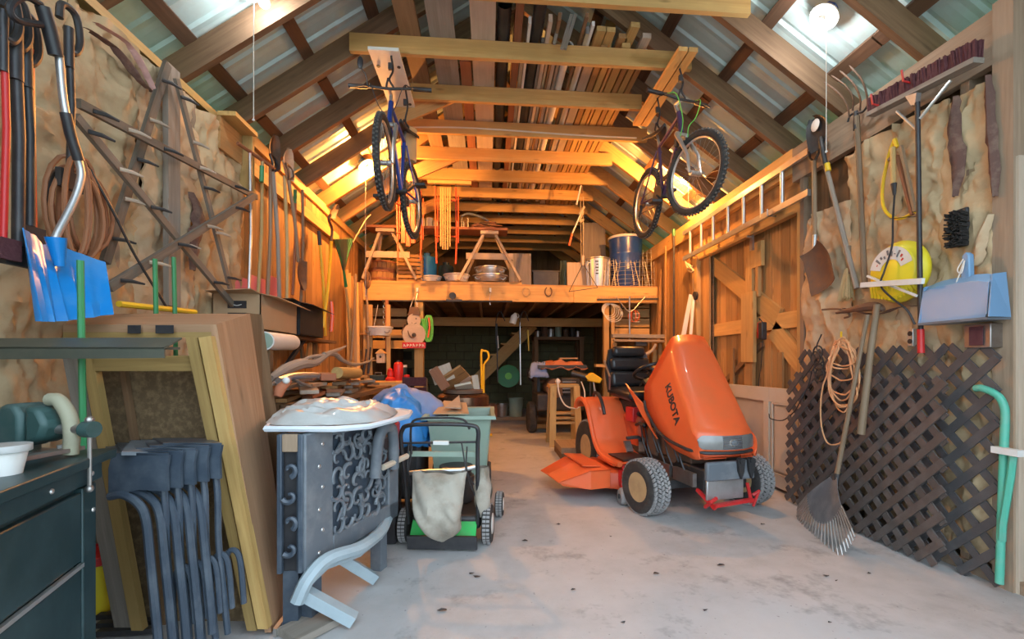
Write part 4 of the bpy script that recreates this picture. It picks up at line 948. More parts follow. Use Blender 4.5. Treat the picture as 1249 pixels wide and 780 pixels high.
# ---------- panelled door leaf leaning ----------
r = T('panel_door', 'cream panelled door lying on its side against the plank door', 'door', P(930, 590, X=XR-.1)); XPn = XR-.07
def DP(u, v, dx=0): return P(u, v, X=XPn-dx)
ya, yb = DP(985, 500).y, DP(890, 500).y; zt, z_b = DP(985, 477).z, .03
MB().b2((XPn+.02, ya+.02, z_b+.02), (XPn+.035, yb, zt-.02)).out('door_core', 'cream', r)
board('rail', 'cream', r, (XPn, ya, zt-.06), (XPn, yb, zt-.06), .04, .12); board('rail', 'cream', r, (XPn, ya, z_b+.05), (XPn, yb, z_b+.05), .04, .1)
for y, w_ in ((ya+.035, .07), (DP(937, 500).y, .075)): board('stile', 'cream', r, (XPn-.002, y, z_b), (XPn-.002, y, zt-.0), .04, w_, (0, 1, 0))
pa, pb = ya+.07, DP(940, 500).y-.03
mb = MB(); z1_ = zt-.12
for (q, s_, xx) in ((0, 0, .0), (.02, .02, -.02), (.035, .035, -.012)): pass
MB().b2((XPn-.012, pa+.035, z_b+.13), (XPn+.01, pb-.035, z1_-.03)).out('raised_panel', 'cream', r, bev=.008)
for (a_, b_) in (((pa+.015, z_b+.11), (pa+.015, z1_-.01)), ((pb-.015, z_b+.11), (pb-.015, z1_-.01)), ((pa+.015, z_b+.11), (pb-.015, z_b+.11)), ((pa+.015, z1_-.01), (pb-.015, z1_-.01))):
    board('moulding', 'cream', r, (XPn-.016, *a_), (XPn-.016, *b_), .014, .014)
# small red/black box on door
r = T('charger_box', 'small black and red charger hanging on the door brace', 'charger', P(929, 405, X=XR-.02)); q = P(930, 404, X=XR-.02)
MB().box(q, (.05, .06, .16)).out('case', 'black', r, bev=.008); MB().box(q+V((0, .045, .01)), (.03, .03, .15)).out('red_handle', 'red', r, bev=.006)
mb = MB().tube(spl([q+V((0, 0, .08)), q+V((-.02, .02, .12)), q+V((0, .04, .1))], 4), .004, 5); mb.tube(spl([q-V((0, 0, .08)), q-V((0, -.02, .3)), q-V((0, -.06, .5)), q-V((0, 0, .62)), q-V((0, .03, .55))], 5), .003, 5); mb.out('wires', 'black', r, True)
# trim strips, pulley, rods left of the door
for i, (p, q, w_) in enumerate([((833, 412), (843, 360), .05), ((842, 412), (846, 362), .03)]):
    a, b = P(*p, X=XR-.22), P(*q, X=XR-.06); a = a+(a-b)*1.9; a.z = max(a.z, .02)
    tag(board('trim_strip', 'white', None, a, b, w_, .02, (0, 1, 0)), ('wider' if i == 0 else 'narrower')+' white trim strip standing behind the tractor hood', 'trim strip')
r = T('black_pulley', 'black pulley block hanging from cord beside the door post', 'pulley', P(848, 350, X=XR-.06)); q = P(848, 361, X=XR-.06)
MB().cyl(q+V((-.015, 0, 0)), q+V((.015, 0, 0)), .05, 16).out('sheave', 'iron', r, True); mb = MB().tube(spl([q+V((0, 0, .05)), q+V((0, .06, .15)), q+V((0, .03, .3)), q+V((0, .1, .36))], 5), .003, 5); mb.out('cord', 'rope', r)
for i, (u, v0, v1, mt, lab) in enumerate([(822, 288, 470, 'iron', 'dark rod with a green cap standing against the planks near the loft'), (812, 300, 470, 'plank', 'slim wooden pole standing nearest the loft beam on the plank wall')]):
    p, q = P(u, v0, X=XR-.06), P(u, v1, X=XR-.06); r = T('wall_rod', lab, 'rod', p); MB().tube([p, V((q.x, q.y, .01))], .014, 8).out('shaft', mt, r, True)
    if i == 0: MB().tube([p, p+V((0, 0, .09))], .02, 8).out('cap', 'green', r)
r = T('tied_bundle', 'frayed rope bundle tied under the ladder end', 'rope', P(842, 330, X=XR-.05)); MB().tube(spl([P(836, 318, X=XR-.08), P(840, 330, X=XR-.1), P(846, 331, X=XR-.1), P(838, 322, X=XR-.12), P(844, 326, X=XR-.1)], 4), .012, 7).out('rope', 'rope', r, True)
# ================= bicycles hung from the rafters =================
def bike(name, label, cf, cr, fmat, cable, steer, zb, seatmat, Rw=.315, hw=.27, fork='alu', lean=0):
    """cf, cr: wheel centres in the world; frame built in the plane between them"""
    cf, cr = V(cf), V(cr); x = (cf-cr); L = x.length; x.normalize(); y = V((0, 0, 1)).cross(x).normalized(); y = (y+V((0, 0, lean))).normalized(); z = x.cross(y)
    K = Matrix((x, y, z)).transposed().to_4x4(); K.translation = cr; r = T(name, label, 'bicycle', cr)
    bb = (.42*L/1.0, 0, -.03); st = (.30*L, 0, .42); hd = (L-.20, 0, .52); hl = (L-.165, 0, .40)
    S_ = Matrix.Translation(V((hl[0], 0, 0))) @ Matrix.Rotation(steer, 4, 'Z') @ Matrix.Translation(V((-hl[0], 0, 0)))
    KS = K @ S_
    def wheel(Mx, c):
        c = V(c); ty = MB(Mx).tube(arc(c, Rw-.025, 0, 2*math.pi, 44, (1, 0, 0), (0, 0, 1))[:-1], .025, 10, True).out('tyre', 'rubber', r, True)
        k = MB(Mx)
        for i in range(60):
            a = i*math.pi/30
            for q in (-1, 1):
                n = V((math.cos(a+q*.02), 0, math.sin(a+q*.02))); k.box(c+n*(Rw+.000)+V((0, q*.010, 0)), (.012, .011, .012))
        k.out('knobs', 'bknob', ty, kind='stuff')
        MB(Mx).tube(arc(c, Rw-.052, 0, 2*math.pi, 40, (1, 0, 0), (0, 0, 1))[:-1], .010, 8, True).out('rim', 'alu', r, True)
        k = MB(Mx)
        for i in range(28):
            a = i*2*math.pi/28; n = V((math.cos(a), 0, math.sin(a))); t = V((-n.z, 0, n.x))*(.018 if i % 4 < 2 else -.018); k.tube([c+V((0, .02 if i % 2 else -.02, 0))+t, c+n*(Rw-.055)], .0012, 3, caps=False)
        k.out('spokes', 'steel', ty, kind='stuff'); MB(Mx).cyl(c+V((0, -.045, 0)), c+V((0, .045, 0)), .02, 10).out('hub', 'alu', r, True)
    wheel(K, (0, 0, 0)); wheel(KS, (L, 0, 0))
    def seg(a, b, w_, Mx=K): 
        return MB(Mx).tube([a, b], w_, 8)
    for n_, a, b, w_ in (('top_tube', st, hd, .015), ('down_tube', bb, hl, .019), ('seat_tube', bb, st, .015), ('head_tube', (hl[0]+.004, 0, hl[2]-.03), (hd[0]-.01, 0, hd[2]+.03), .02)):
        seg(a, b, w_).out(n_, fmat, r, True)
    for s_ in (-1, 1):
        seg((0, s_*.055, 0), (bb[0], s_*.03, bb[2]), .009).out('chain_stay', fmat, r, True); seg((0, s_*.055, 0), (st[0], s_*.02, st[2]-.03), .008).out('seat_stay', fmat, r, True)
        MB(KS).tube([(hl[0]+.005, s_*.05, hl[2]-.05), (L-.03, s_*.055, .15), (L, s_*.055, 0)], [.018, .015, .010], 8).out('fork_leg', fork, r, True)
        MB(KS).box((hl[0]+.01, s_*.05, hl[2]-.12), (.03, .025, .06)).out('brake_arm', 'iron', r)
    MB(KS).tube([(hl[0]+.004, -.055, hl[2]-.045), (hl[0]+.004, .055, hl[2]-.045)], .017, 8).out('fork_crown', fork, r, True)
    seg(st, (st[0]-.04, 0, st[2]+zb), .012).out('seat_post', 'alu', r, True)
    sc_ = V((st[0]-.04, 0, st[2]+zb+.02)); mb = MB(K); rows = []
    for i in range(9):
        t = i/8; xx = -.12+.26*t; w_ = .075*(1-t)**.8+.018; rows.append([sc_+V((xx, k/3*w_, .022-.03*(abs(k)/3)**2+.01*math.cos(t*5))) for k in (-3, -2, -1, 0, 1, 2, 3)])
    mb.grid(rows, .025, (0, 0, -1)); mb.out('saddle', seatmat, r, True)
    hb = V((hd[0]-.04, 0, hd[2]+.10)); seg((hd[0]-.01, 0, hd[2]+.03), hb, .014, KS).out('stem', 'alu', r, True); seg(hb, hb+V((.07, 0, .01)), .014, KS).out('stem', 'alu', r, True)
    h2 = hb+V((.07, 0, .01)); MB(KS).tube(spl([h2+V((-.04, -hw, .03)), h2+V((-.02, -hw*.5, .02)), h2, h2+V((-.02, hw*.5, .02)), h2+V((-.04, hw, .03))], 5), .011, 8).out('handlebar', 'iron', r, True)
    for s_ in (-1, 1):
        MB(KS).tube([h2+V((-.045, s_*(hw+.01), .032)), h2+V((-.032, s_*(hw-.13), .026))], .0165, 10).out('grip', 'black', r, True)
        MB(KS).tube([h2+V((-.02, s_*(hw-.14), .02)), h2+V((.03, s_*(hw-.12), .0)), h2+V((.03, s_*(hw-.02), -.02))], .006, 6).out('brake_lever', 'iron', r, True)
        MB(KS).tube(spl([h2+V((-.0, s_*(hw-.15), .02)), h2+V((.08, s_*.12, -.02)), h2+V((.09, s_*.07, -.16)), (hl[0]+.05, s_*.03, hl[2]+.0), (hl[0]+.03, s_*.045, hl[2]-.11)], 5), .0035, 5).out('cable', cable, r, True)
    MB(K).cyl((bb[0], -.05, bb[2]), (bb[0], .05, bb[2]), .022, 12).out('bottom_bracket', 'iron', r, True)
    MB(K).lathe([(.055, -.003), (.085, -.004), (.088, 0), (.085, .004), (.055, .003)], (bb[0], -.05, bb[2]), (0, 1, 0), 30).out('chainring', 'iron', r, True)
    MB(K).lathe([(.02, 0), (.05, .004), (.045, .02), (.02, .03)], (0, -.05, 0), (0, 1, 0), 20).out('sprockets', 'rust', r, True)
    for s_, a in ((-1, .6), (1, .6+math.pi)):
        e = V((bb[0]+math.cos(a)*.17, s_*.075, bb[2]-math.sin(a)*.17)); seg((bb[0], s_*.06, bb[2]), e, .010).out('crank', 'iron', r, True)
        MB(K).box(e+V((0, s_*.055, 0)), (.08, .09, .025)).out('pedal', 'black', r, bev=.005)
    mb = MB(K); mb.tube([(0, -.052, .045), (bb[0], -.052, bb[2]+.085)], .004, 4); mb.tube([(0, -.052, -.09), (bb[0], -.052, bb[2]-.085)], .004, 4); mb.out('chain', 'rust', r)
    MB(K).tube([(0, -.06, -.02), (.02, -.065, -.06), (-.02, -.065, -.12)], [.012, .014, .01], 6).out('rear_derailleur', 'iron', r)
    return r, K @ sc_, KS @ h2, K
b1, s1, h1, K1 = bike('bicycle', 'blue mountain bicycle with tan saddle bag hung under a white-painted board', P(467, 199, D=3.32), P(502, 246, D=4.15), 'navy', 'iron', .10, .10, 'black', .325, .30)
b2, s2, h2_, K2 = bike('bicycle', 'purple bicycle with green cables hung near the right roof slope', P(842, 211, D=3.5), P(789, 249, D=4.3), 'purple', 'lime', .25, .12, 'black', .31, .29)
# extras on the left bike: mirror, tan mudguard bag
MB().tube(spl([h1+V((-.16, .0, .02)), h1+V((-.17, -.02, .08)), h1+V((-.20, -.02, .13))], 4), .005, 6).out('mirror_stalk', 'iron', b1, True)
MB().sph(h1+V((-.21, -.02, .175)), .032, (.7, .3, 1.5)).out('mirror', 'black', b1, True)
MB().grid([[s1+V((.02+.05*math.sin(a)-.02*t, .05-.0*t, .05-.24*t)) +V((.03*math.cos(a), .06*math.sin(a)+.1*t, 0)) for a in [k*math.pi/4-.8 for k in range(8)]] for t in (0, .25, .5, .75, 1)], .01, (1, 0, 0)).out('tan_mudguard', 'tan', b1, True)
MB(K2).box((.42, 0, .10), (.10, .05, .03)).out('cage', 'iron', b2)
# hangers: painted board with straps, plank with straps
def strap(lab, top, bot, mat='black', n=3):
    r = T('hanging_strap', lab, 'strap', top, 'straps holding the bicycles'); top, bot = V(top), V(bot)
    MB().tube(spl([top, (top+bot)/2+V((.02, 0, 0)), bot+V((0, 0, .04)), bot+V((.03, 0, -.02)), bot+V((-.02, 0, -.02)), bot+V((-.01, 0, .05))], 5), .008, 6).out('strap_band', mat, r, True)
    MB().box((top+bot)/2+V((0, 0, .03)), (.03, .02, .05)).out('buckle', 'iron', r); MB().tube([top, top+V((.03, .0, .03)), top+V((0, 0, .06))], .006, 6).out('hook', 'iron', r, True)
    return r
hb_z = ZT+.0
p0, p1 = P(462, 57, Z=ZT-.015), P(493, 140, Z=ZT-.015)
r = T('painted_board', 'white painted board screwed under the ties above the blue bicycle', 'board', p0)
board('board', 'white', r, (-.79, 3.56, ZT-.015), (-.79, 4.42, ZT-.015), .23, .025)
for q in ((-.87, 3.75), (-.71, 3.75), (-.87, 4.28), (-.71, 4.28)): MB().cyl((q[0], q[1], ZT-.027), (q[0], q[1], ZT-.034), .014, 8).out('screw_head', 'iron', r)
strap('strap from the white board down to the blue bicycle handlebar', (h1.x, 3.62, ZT-.03), h1+V((0, 0, .03))); strap('strap from the white board down to the blue bicycle saddle', (s1.x, s1.y, ZT-.03), s1+V((0, 0, .04)))
for k, dx in enumerate((-.06, .02)):
    tag(board('hanger_plank', 'tie', None, (h2_.x+dx, 3.35, ZT-.03), (h2_.x+dx, 4.45, ZT-.03), .07, .035), ('inner' if k == 0 else 'outer')+' of two planks under the ties carrying the purple bicycle', 'plank', 'hanger planks')
strap('strap from the plank pair to the purple bicycle handlebar', (h2_.x, h2_.y+.03, ZT-.05), h2_+V((0, 0, .03))); strap('strap from the plank pair to the purple bicycle saddle', (s2.x, s2.y, ZT-.05), s2+V((0, 0, .04)))
# white lamp cord along the fourth tie
y = 3.08+.61*3-.045-.025
tag(MB().tube(spl([(-1.0, y, ZT+.03), (-.4, y, ZT+.06), (.2, y, ZT+.055), (.9, y, ZT+.035), (1.6, y, ZT+.03)], 6), .008, 6).out('lamp_cable', 'wcord', None, True), 'white electric cable stapled along the fourth roof tie', 'cable')
tag(MB().tube(spl([P(392, 203, D=5.3), P(398, 214, D=5.3), P(408, 213, D=5.3), P(425, 200, D=5.35), P(440, 190, D=5.4)], 6), .009, 6).out('lamp_cable', 'wcord', None, True), 'pale cable sagging along the rafter to the left far bulb', 'cable')
# ================= on the loft =================
ZL = zb1+.024
def LP(u, Y, v=None): return P(u, 350, Y=Y)
def LX(u, Y): return P(u, 300, Y=Y).x
def LZ(v, Y, u=600): return P(u, v, Y=Y).z
tag(board('timber_beam', 'tie', None, (LX(441, 6.78), 6.78, ZL+.025), (LX(636, 6.78), 6.78, ZL+.025), .12, .05), 'thick timber lying along the loft edge under the left sawhorses', 'timber')
tag(board('timber_beam', 'plank', None, (LX(500, 6.9), 6.92, ZL+.04), (LX(632, 6.9), 6.92, ZL+.04), .12, .08), 'second timber behind the one on the loft edge', 'timber')
def trestle(label, ua, ul, ur, vt, Y, par=None):
    xa, xl, xr = LX(ua, Y), LX(ul, Y), LX(ur, Y); zt = LZ(vt, Y); zf = ZL+.055
    r = T('sawhorse', label, 'sawhorse', (xa, Y, zf), 'sawhorses on the loft'); 
    for yy in (-.09, .55):
        board('leg', 'handle' if 0 else 'pale', r, (xa-.09, Y+.1 if yy > 0 else Y, zt), (xl+.02, Y+yy, zf), .035, .06, (0, 1, 0)); board('leg', 'pale', r, (xa+.09, Y+.1 if yy > 0 else Y, zt), (xr-.02, Y+yy, zf), .035, .06, (0, 1, 0))
    zc = zt-.32; f_ = .32/(zt-zf)
    board('crossbar', 'pale', r, (xa-.12-(xa-xl)*f_, Y-.03, zc), (xa+.12+(xr-xa)*f_, Y-.03, zc), .03, .09)
    board('top_beam', 'pale', r, (xa-.13, Y+.02, zt+.02), (xa+.13, Y+.02, zt+.02), .2, .045)
    return zt
zt = trestle('sawhorse standing over the bushel baskets at the left of the loft', 471, 443, 511, 287, 6.72)
trestle('sawhorse standing over the metal tubs in the middle of the loft', 597, 558, 636, 287, 6.72)
tag(board('long_plank', 'red_wood', None, (LX(448, 6.7), 6.78, zt+.065), (LX(619, 6.7), 6.78, zt+.065), .32, .035), 'long wide plank resting across the two loft sawhorses', 'plank')
ZPk = zt+.085
# bushel basket
def bushel(c, rt, rb, h, lab):
    r = T('bushel_basket', lab, 'basket', c, 'bushel baskets'); n = 20; c = V(c)
    for i in range(n):
        a = 2*math.pi*i/n; d = V((math.cos(a), math.sin(a), 0)); board('slat', 'plank', r, c+d*rb, c+d*rt+V((0, 0, h)), 2*math.pi*rt/n*.86, .005, d)
    for k, z in enumerate((.06, .5, .93)): MB().lathe([(rb+(rt-rb)*z+.004, z*h-.014), (rb+(rt-rb)*z+.009, z*h-.014), (rb+(rt-rb)*z+.009, z*h+.014), (rb+(rt-rb)*z+.004, z*h+.014)], c, UPV, 24).out('hoop', 'red_wood', r)
x = LX(467, 7.1)
bushel((x, 7.1, ZL), .20, .16, .25, 'lower round bushel basket under the left sawhorse'); bushel((x, 7.1, ZL+.14), .205, .165, .25, 'bushel basket nested on top of the lower one')
r = T('slatted_crate', 'wooden slatted crate between the baskets and the blue drum', 'crate', (LX(500, 7.0), 7.0, ZL)); xa, xb = LX(485, 7.0), LX(514, 7.0)
for k in range(7): board('slat', 'plank', r, (xa, 6.99, ZL+.10+.062*k), (xb, 6.99, ZL+.10+.062*k), .012, .045); board('slat', 'plank', r, (xb, 7.0, ZL+.10+.062*k), (xb+.02, 7.35, ZL+.10+.062*k), .012, .045)
for x_ in (xa, xb): board('corner_post', 'tie', r, (x_, 7.01, ZL+.03), (x_, 7.01, ZL+.5), .03, .03)
for u, s_, lab, sc_ in ((521, .09, 'blue plastic drum behind the crate on the loft', 1), (544, .10, 'dark teal can behind the enamel basin', .75)):
    r = T('plastic_drum', lab, 'drum', (LX(u, 7.3), 7.3, ZL)); rr = .12*sc_+.03; MB().lathe([(rr*.95, 0), (rr, .02), (rr, .22), (rr*1.03, .23), (rr, .25), (rr, .48*sc_), (rr*.9, .52*sc_), (.05, .54*sc_), (.05, .58*sc_), (.001, .58*sc_)], (LX(u, 7.3), 7.3, ZL), UPV, 24).out('drum_body', 'blueclear' if sc_ == 1 else 'chest', r, True)
    MB().cyl((LX(u, 7.3), 7.3, ZL+.58*sc_), (LX(u, 7.3), 7.3, ZL+.60*sc_), .055, 14).out('screw_cap', 'black', r)
def basin(u, w, Y, z0, h, lab, mat='galv', cat='tub'):
    r = T('metal_tub', lab, cat, (LX(u, Y), Y, z0)); MB().lathe([(w*.8, 0), (w*.82, .01), (w*.95, h*.7), (w*.96, h), (w*1.05, h+.004), (w*1.05, h+.02), (w*.94, h+.02), (w*.93, h*.6), (w*.78, .03), (.001, .03)], (LX(u, Y), Y, z0), UPV, 28).out('tub_body', mat, r, True)
    for s_ in (-1, 1): 
        c = V((LX(u, Y)+s_*w*.72, Y-w*.72, z0+h*.7)); MB().tube(arc(c, .035, math.pi, 2*math.pi, 8, (1, 0, 0), (0, 0, 1)), .005, 6).out('handle', 'steel', r, True)
    return r
zt2 = ZL+.085
basin(527, .14, 6.98, zt2, .06, 'shallow enamel basin on the loft timber beside the crate', 'wcord'); basin(557, .19, 6.98, zt2, .09, 'wide enamel basin with handle between the sawhorses', 'wcord'); basin(598, .26, 7.02, zt2, .09, 'wide galvanised tub under the middle sawhorse'); basin(598, .235, 7.02, zt2+.105, .10, 'smaller galvanised tub turned over the wide one', 'galv')
# sleds hung before the loft
def sled(lab, u0, u1, v0, v1, Y, body, slats):
    xa, xb = LX(u0, Y), LX(u1, Y); z1, z0 = LZ(v0, Y, u0), LZ(v1, Y, u0); r = T('sled', lab, 'sled', ((xa+xb)/2, Y, z0), 'sleds hanging from the ties')
    for x_ in (xa, xb):
        MB().tube([(x_, Y, z1-.02), (x_, Y-.02, ZT+.03)], .005, 5).out('hanging_wire', 'iron', r)
        MB().tube(spl([(x_, Y, z1), (x_, Y+.02, z1-.3), (x_+.01, Y, z0+.3), (x_+(.02 if x_ == xa else -.0), Y-.02, z0)], 5), .012, 6).out('runner', 'orangered', r, True)
        MB().tube([(x_+.035, Y, z1-.1), (x_+.035, Y, z0+.28)], .007, 6).out('runner_brace', 'orangered', r, True)
    for z in (z1-.18, z0+.36): MB().tube([(xa, Y-.01, z), (xb, Y-.01, z)], .01, 6).out('cross_brace', 'orangered', r, True)
    for i in range(slats):
        xx = xa+.06+(xb-xa-.12)*(i+.5)/slats; board('slat', body, r, (xx, Y-.04, z1-.02), (xx, Y-.04, z0+(.22 if i in (0, slats-1) else .18)), (xb-xa-.12)/slats-.01, .016, (0, 1, 0))
    return r
sled('red runner sled with orange deck hanging behind the blue bicycle', 484, 513, 232, 318, 6.12, 'orange', 3)
sled('wooden slatted sled with red runners hanging above the loft edge', 531, 556, 228, 322, 6.12, 'yel', 5)
tag(board('hanging_bar', 'tie', None, (LX(522, 6.15), 6.12, ZT-.02), (LX(575, 6.15), 6.12, ZT-.02), .05, .04), 'short wooden bar carrying the slatted sled', 'bar')
# things on the plank
for i, (u, h, mt, lab) in enumerate([(515, .16, 'steel', 'dark grey can left of the white cans on the plank'), (524, .17, 'wcord', 'white can on the plank behind the slatted sled'), (531, .13, 'galv', 'short metal can on the plank touching the slatted sled')]):
    r = T('tin_can', lab, 'can', (LX(u, 6.85), 6.85, ZPk)); MB().lathe([(.05, 0), (.05, h), (.053, h+.004), (.048, h+.006), (.045, h-.01), (.001, h-.01)], (LX(u, 6.85), 6.85, ZPk), UPV, 20).out('can_body', mt, r, True)
for i in range(6):
    u = 558+i*2.6; tag(MB().cyl((LX(u, 6.85), 6.85, ZPk), (LX(u, 6.85), 6.85, ZPk+.14+.03*(i % 3)), .012, 8).out('jar', ['alu', 'old', 'steel'][i % 3], None, True), 'narrow jar in the short row left of the red shingles, '+['first', 'second', 'third', 'fourth', 'fifth', 'sixth'][i]+' from the sled', 'jar', 'narrow jars on the plank')
r = T('shingle_stack', 'untidy stack of terracotta red shingles on the plank', 'shingles', (LX(592, 6.85), 6.85, ZPk))
for i in range(26):
    x_ = LX(575+R.random()*26, 6.85); z_ = ZPk+.008+.014*(i//3); o = board('shingle', 'red_wood' if i % 3 else 'old', r, (x_, 6.78+R.random()*.1, z_), (x_+.16, 6.8+R.random()*.1, z_+R.uniform(0, .02)), .12, .011); o.data = o.data
tag(MB().tube(spl([(LX(562, 6.8), 6.85, ZPk+.22), (LX(572, 6.8), 6.85, ZPk+.26), (LX(590, 6.8), 6.85, ZPk+.20), (LX(598, 6.8), 6.85, ZPk+.12)], 6), .018, 8).out('grey_hose', 'greyplast', None, True), 'grey hose arched over the red shingles', 'hose')
# panels, bins, pail, barrel
def panel(u0, u1, v0, Y, mt, lab, t=.03, name='stored_sheet'):
    xa, xb = LX(u0, Y), LX(u1, Y); o = board(name, mt, None, ((xa+xb)/2, Y, ZL), ((xa+xb)/2, Y+.05, LZ(v0, Y)), xb-xa, t, (0, 1, 0)); tag(o, lab, 'panel'); return o
panel(621, 648, 308, 7.0, 'grey', 'grey wooden panel on the loft right of the middle sawhorse')
panel(711, 739, 268, 7.35, 'grey', 'tall weathered panel standing behind the galvanised pail')
panel(692, 716, 318, 7.0, 'pale', 'low pale board left of the galvanised pail')
r = T('black_bin', 'low black bin on the loft between grey panel and dark sleeve', 'bin', (LX(665, 7.2), 7.2, ZL)); MB().b2((LX(650, 7.1), 7.1, ZL), (LX(682, 7.1), 7.5, LZ(330, 7.1))).out('bin_body', 'black', r, bev=.01); MB().b2((LX(649, 7.1), 7.09, LZ(331, 7.1)), (LX(683, 7.1), 7.51, LZ(329, 7.1))).out('rim', 'iron', r)
r = T('dark_bag', 'tall dark folded bag beside the pale low board on the loft', 'bag', (LX(688, 7.1), 7.1, ZL)); 
def f_(u, v):
    a = 2*math.pi*v; rr = .07+.012*math.sin(6*a)+.01*ns(u*4, v*9); return (LX(687, 7.1)+rr*.7*math.cos(a)+.02*ns(u*3), 7.1+rr*math.sin(a), ZL+.46*(1-u))
mb = MB(); blob(mb, f_, 10, 20); mb.out('bag_body', 'chest', r, True)
tag(board('loose_board', 'yel', None, (LX(664, 8.4), 8.4, ZL), (LX(664, 8.4), 8.4, ZL+.5), .45, .02, (0, 1, 0)), 'dull yellow board at the back of the loft over the black bin', 'board')
r = T('galvanised_pail', 'ribbed galvanised bin with dark lettering in front of the weathered panel', 'pail', (LX(729, 6.9), 6.9, ZL)); c = V((LX(729, 6.9), 6.9, ZL)); rt_ = (LX(743, 6.9)-LX(714, 6.9))/2; h = LZ(314, 6.9)-ZL
pr = [(rt_*.82, 0), (rt_*.84, .02), (rt_*.9, h*.5), (rt_*.97, h-.02), (rt_*1.04, h-.01), (rt_*1.04, h), (rt_*.95, h), (rt_*.8, .03), (.001, .03)]; MB().lathe(pr, c, UPV, 36).out('pail_body', 'galv', r, True)
for i in range(18):
    a = i*math.pi/9; d = V((math.cos(a), math.sin(a), 0)); MB().tube([c+d*rt_*.84+V((0, 0, .03)), c+d*rt_*.975+V((0, 0, h-.04))], .006, 5).out('rib', 'galv', r, True)
mb = MB()
for k, (dx, w_) in enumerate(((-.02, .05), (.0, .03), (-.01, .045), (0, .03), (-.005, .04))): mb.box(c+V((-.05+dx*.3, -rt_*.97, h-.07-.045*k)), (w_, .008, .016))
mb.out('stencil_marks', 'iron', r, kind='stuff')
for s_ in (-1, 1): MB().tube(arc(c+V((s_*rt_*.8, -rt_*.6, h*.75)), .035, 0, math.pi, 8, (1, 0, 0), (0, 0, 1)), .005, 6).out('handle', 'steel', r, True)
r = T('blue_barrel', 'large blue plastic barrel with pale rim on the loft', 'barrel', (LX(763, 7.0), 7.0, ZL)); c = V((LX(763, 7.0), 7.0, ZL)); w_ = (LX(783, 7.0)-LX(743, 7.0))/2; h = LZ(289, 7.0)-ZL
MB().lathe([(w_*.80, 0), (w_*.84, .03), (w_*.87, h*.33), (w_*.90, h*.35), (w_*.88, h*.38), (w_*.93, h*.66), (w_*.96, h*.68), (w_*.94, h*.71), (w_*.98, h*.97), (w_*1.0, h)], c, UPV, 36).out('barrel_body', 'barrelblue', r, True)
MB().lathe([(w_*.96, h-.01), (w_*1.04, h-.01), (w_*1.04, h+.025), (w_*.96, h+.025), (w_*.96, h-.01)], c, UPV, 36).out('rim', 'wcord', r, True)
mb = MB()
for i in range(40):
    a = R.random()*6.28; q = c+V((math.cos(a)*w_*.6*R.random(), math.sin(a)*w_*.6*R.random(), h)); mb.tube([q, q+V((R.uniform(-.06, .06), R.uniform(-.05, .05), R.uniform(.02, .11)))], .008, 5)
tag(mb.out('kindling', 'rust', None, kind='stuff'), 'dark twigs heaped over the blue barrel rim', 'twigs')
def cage(u, Y, rt_, rb, h, lab):
    r = T('tomato_cage', lab, 'wire cage', (LX(u, Y), Y, ZL), 'wire plant cages on the loft'); c = V((LX(u, Y), Y, ZL))
    for k in range(6): z = h*(k+.5)/6; MB().tube(arc(c+V((0, 0, z)), rt_+(rb-rt_)*z/h, 0, 2*math.pi, 24, (1, 0, 0), (0, 1, 0))[:-1], .003, 4, True).out('ring', 'alu', r, True)
    for k in range(10): a = k*math.pi/5; d = V((math.cos(a), math.sin(a), 0)); MB().tube([c+d*rt_, c+d*rb+V((0, 0, h))], .003, 4).out('wire', 'alu', r, True)
cage(744, 6.78, .14, .09, .42, 'wire cage in front of the gap between pail and blue barrel'); cage(763, 6.72, .22, .13, .38, 'wire cage directly in front of the blue barrel'); cage(789, 6.85, .12, .10, .58, 'taller wire cage at the right of the blue barrel'); cage(780, 6.8, .16, .08, .42, 'wire cage overlapping the right edge of the barrel')
# rope with triangle and red tipped handle hanging from the ninth tie
yr = 6.2
def RP(u, v): return P(u, v, Y=yr)
r = T('hanging_rope', 'rope with iron triangle and block hanging before the loft', 'rope', RP(709, 205)); 
mb = MB().tube([RP(710, 210), RP(710, 236)], .008, 6).out('chain', 'rust', r, True)
MB().tube([RP(708, 240), RP(709, 322)], .0045, 6).out('rope', 'rope', r, True); MB().tube([RP(711.5, 240), RP(711.5, 322)], .0045, 6).out('rope', 'rope', r, True)
MB().tube(spl([RP(713, 252), RP(706, 262), RP(711, 258), RP(707, 270), RP(712, 268)], 4), .016, 7).out('knot', 'rope', r, True)
MB().tube([RP(711, 312), RP(711, 324)], [.02, .012], 8).out('wooden_toggle', 'pale', r, True)
T3 = [RP(711, 322), RP(694, 356), RP(729, 351)]; 
for a, b in ((0, 1), (1, 2), (2, 0)): MB().tube([T3[a], T3[b]], .005, 5).out('triangle_bar', 'iron', r)
r = T('rope_handle', 'white stick with bright red end hooked on the hanging rope', 'stick', RP(700, 275)); MB().tube([RP(708, 262), RP(698, 285)], .010, 8).out('shaft', 'wcord', r, True); MB().tube([RP(698, 285), RP(694, 300)], .014, 8).out('tip', 'orange', r, True)
MB().tube([RP(709, 224), RP(703, 250)], .012, 8).out('peg', 'wcord', r, True)
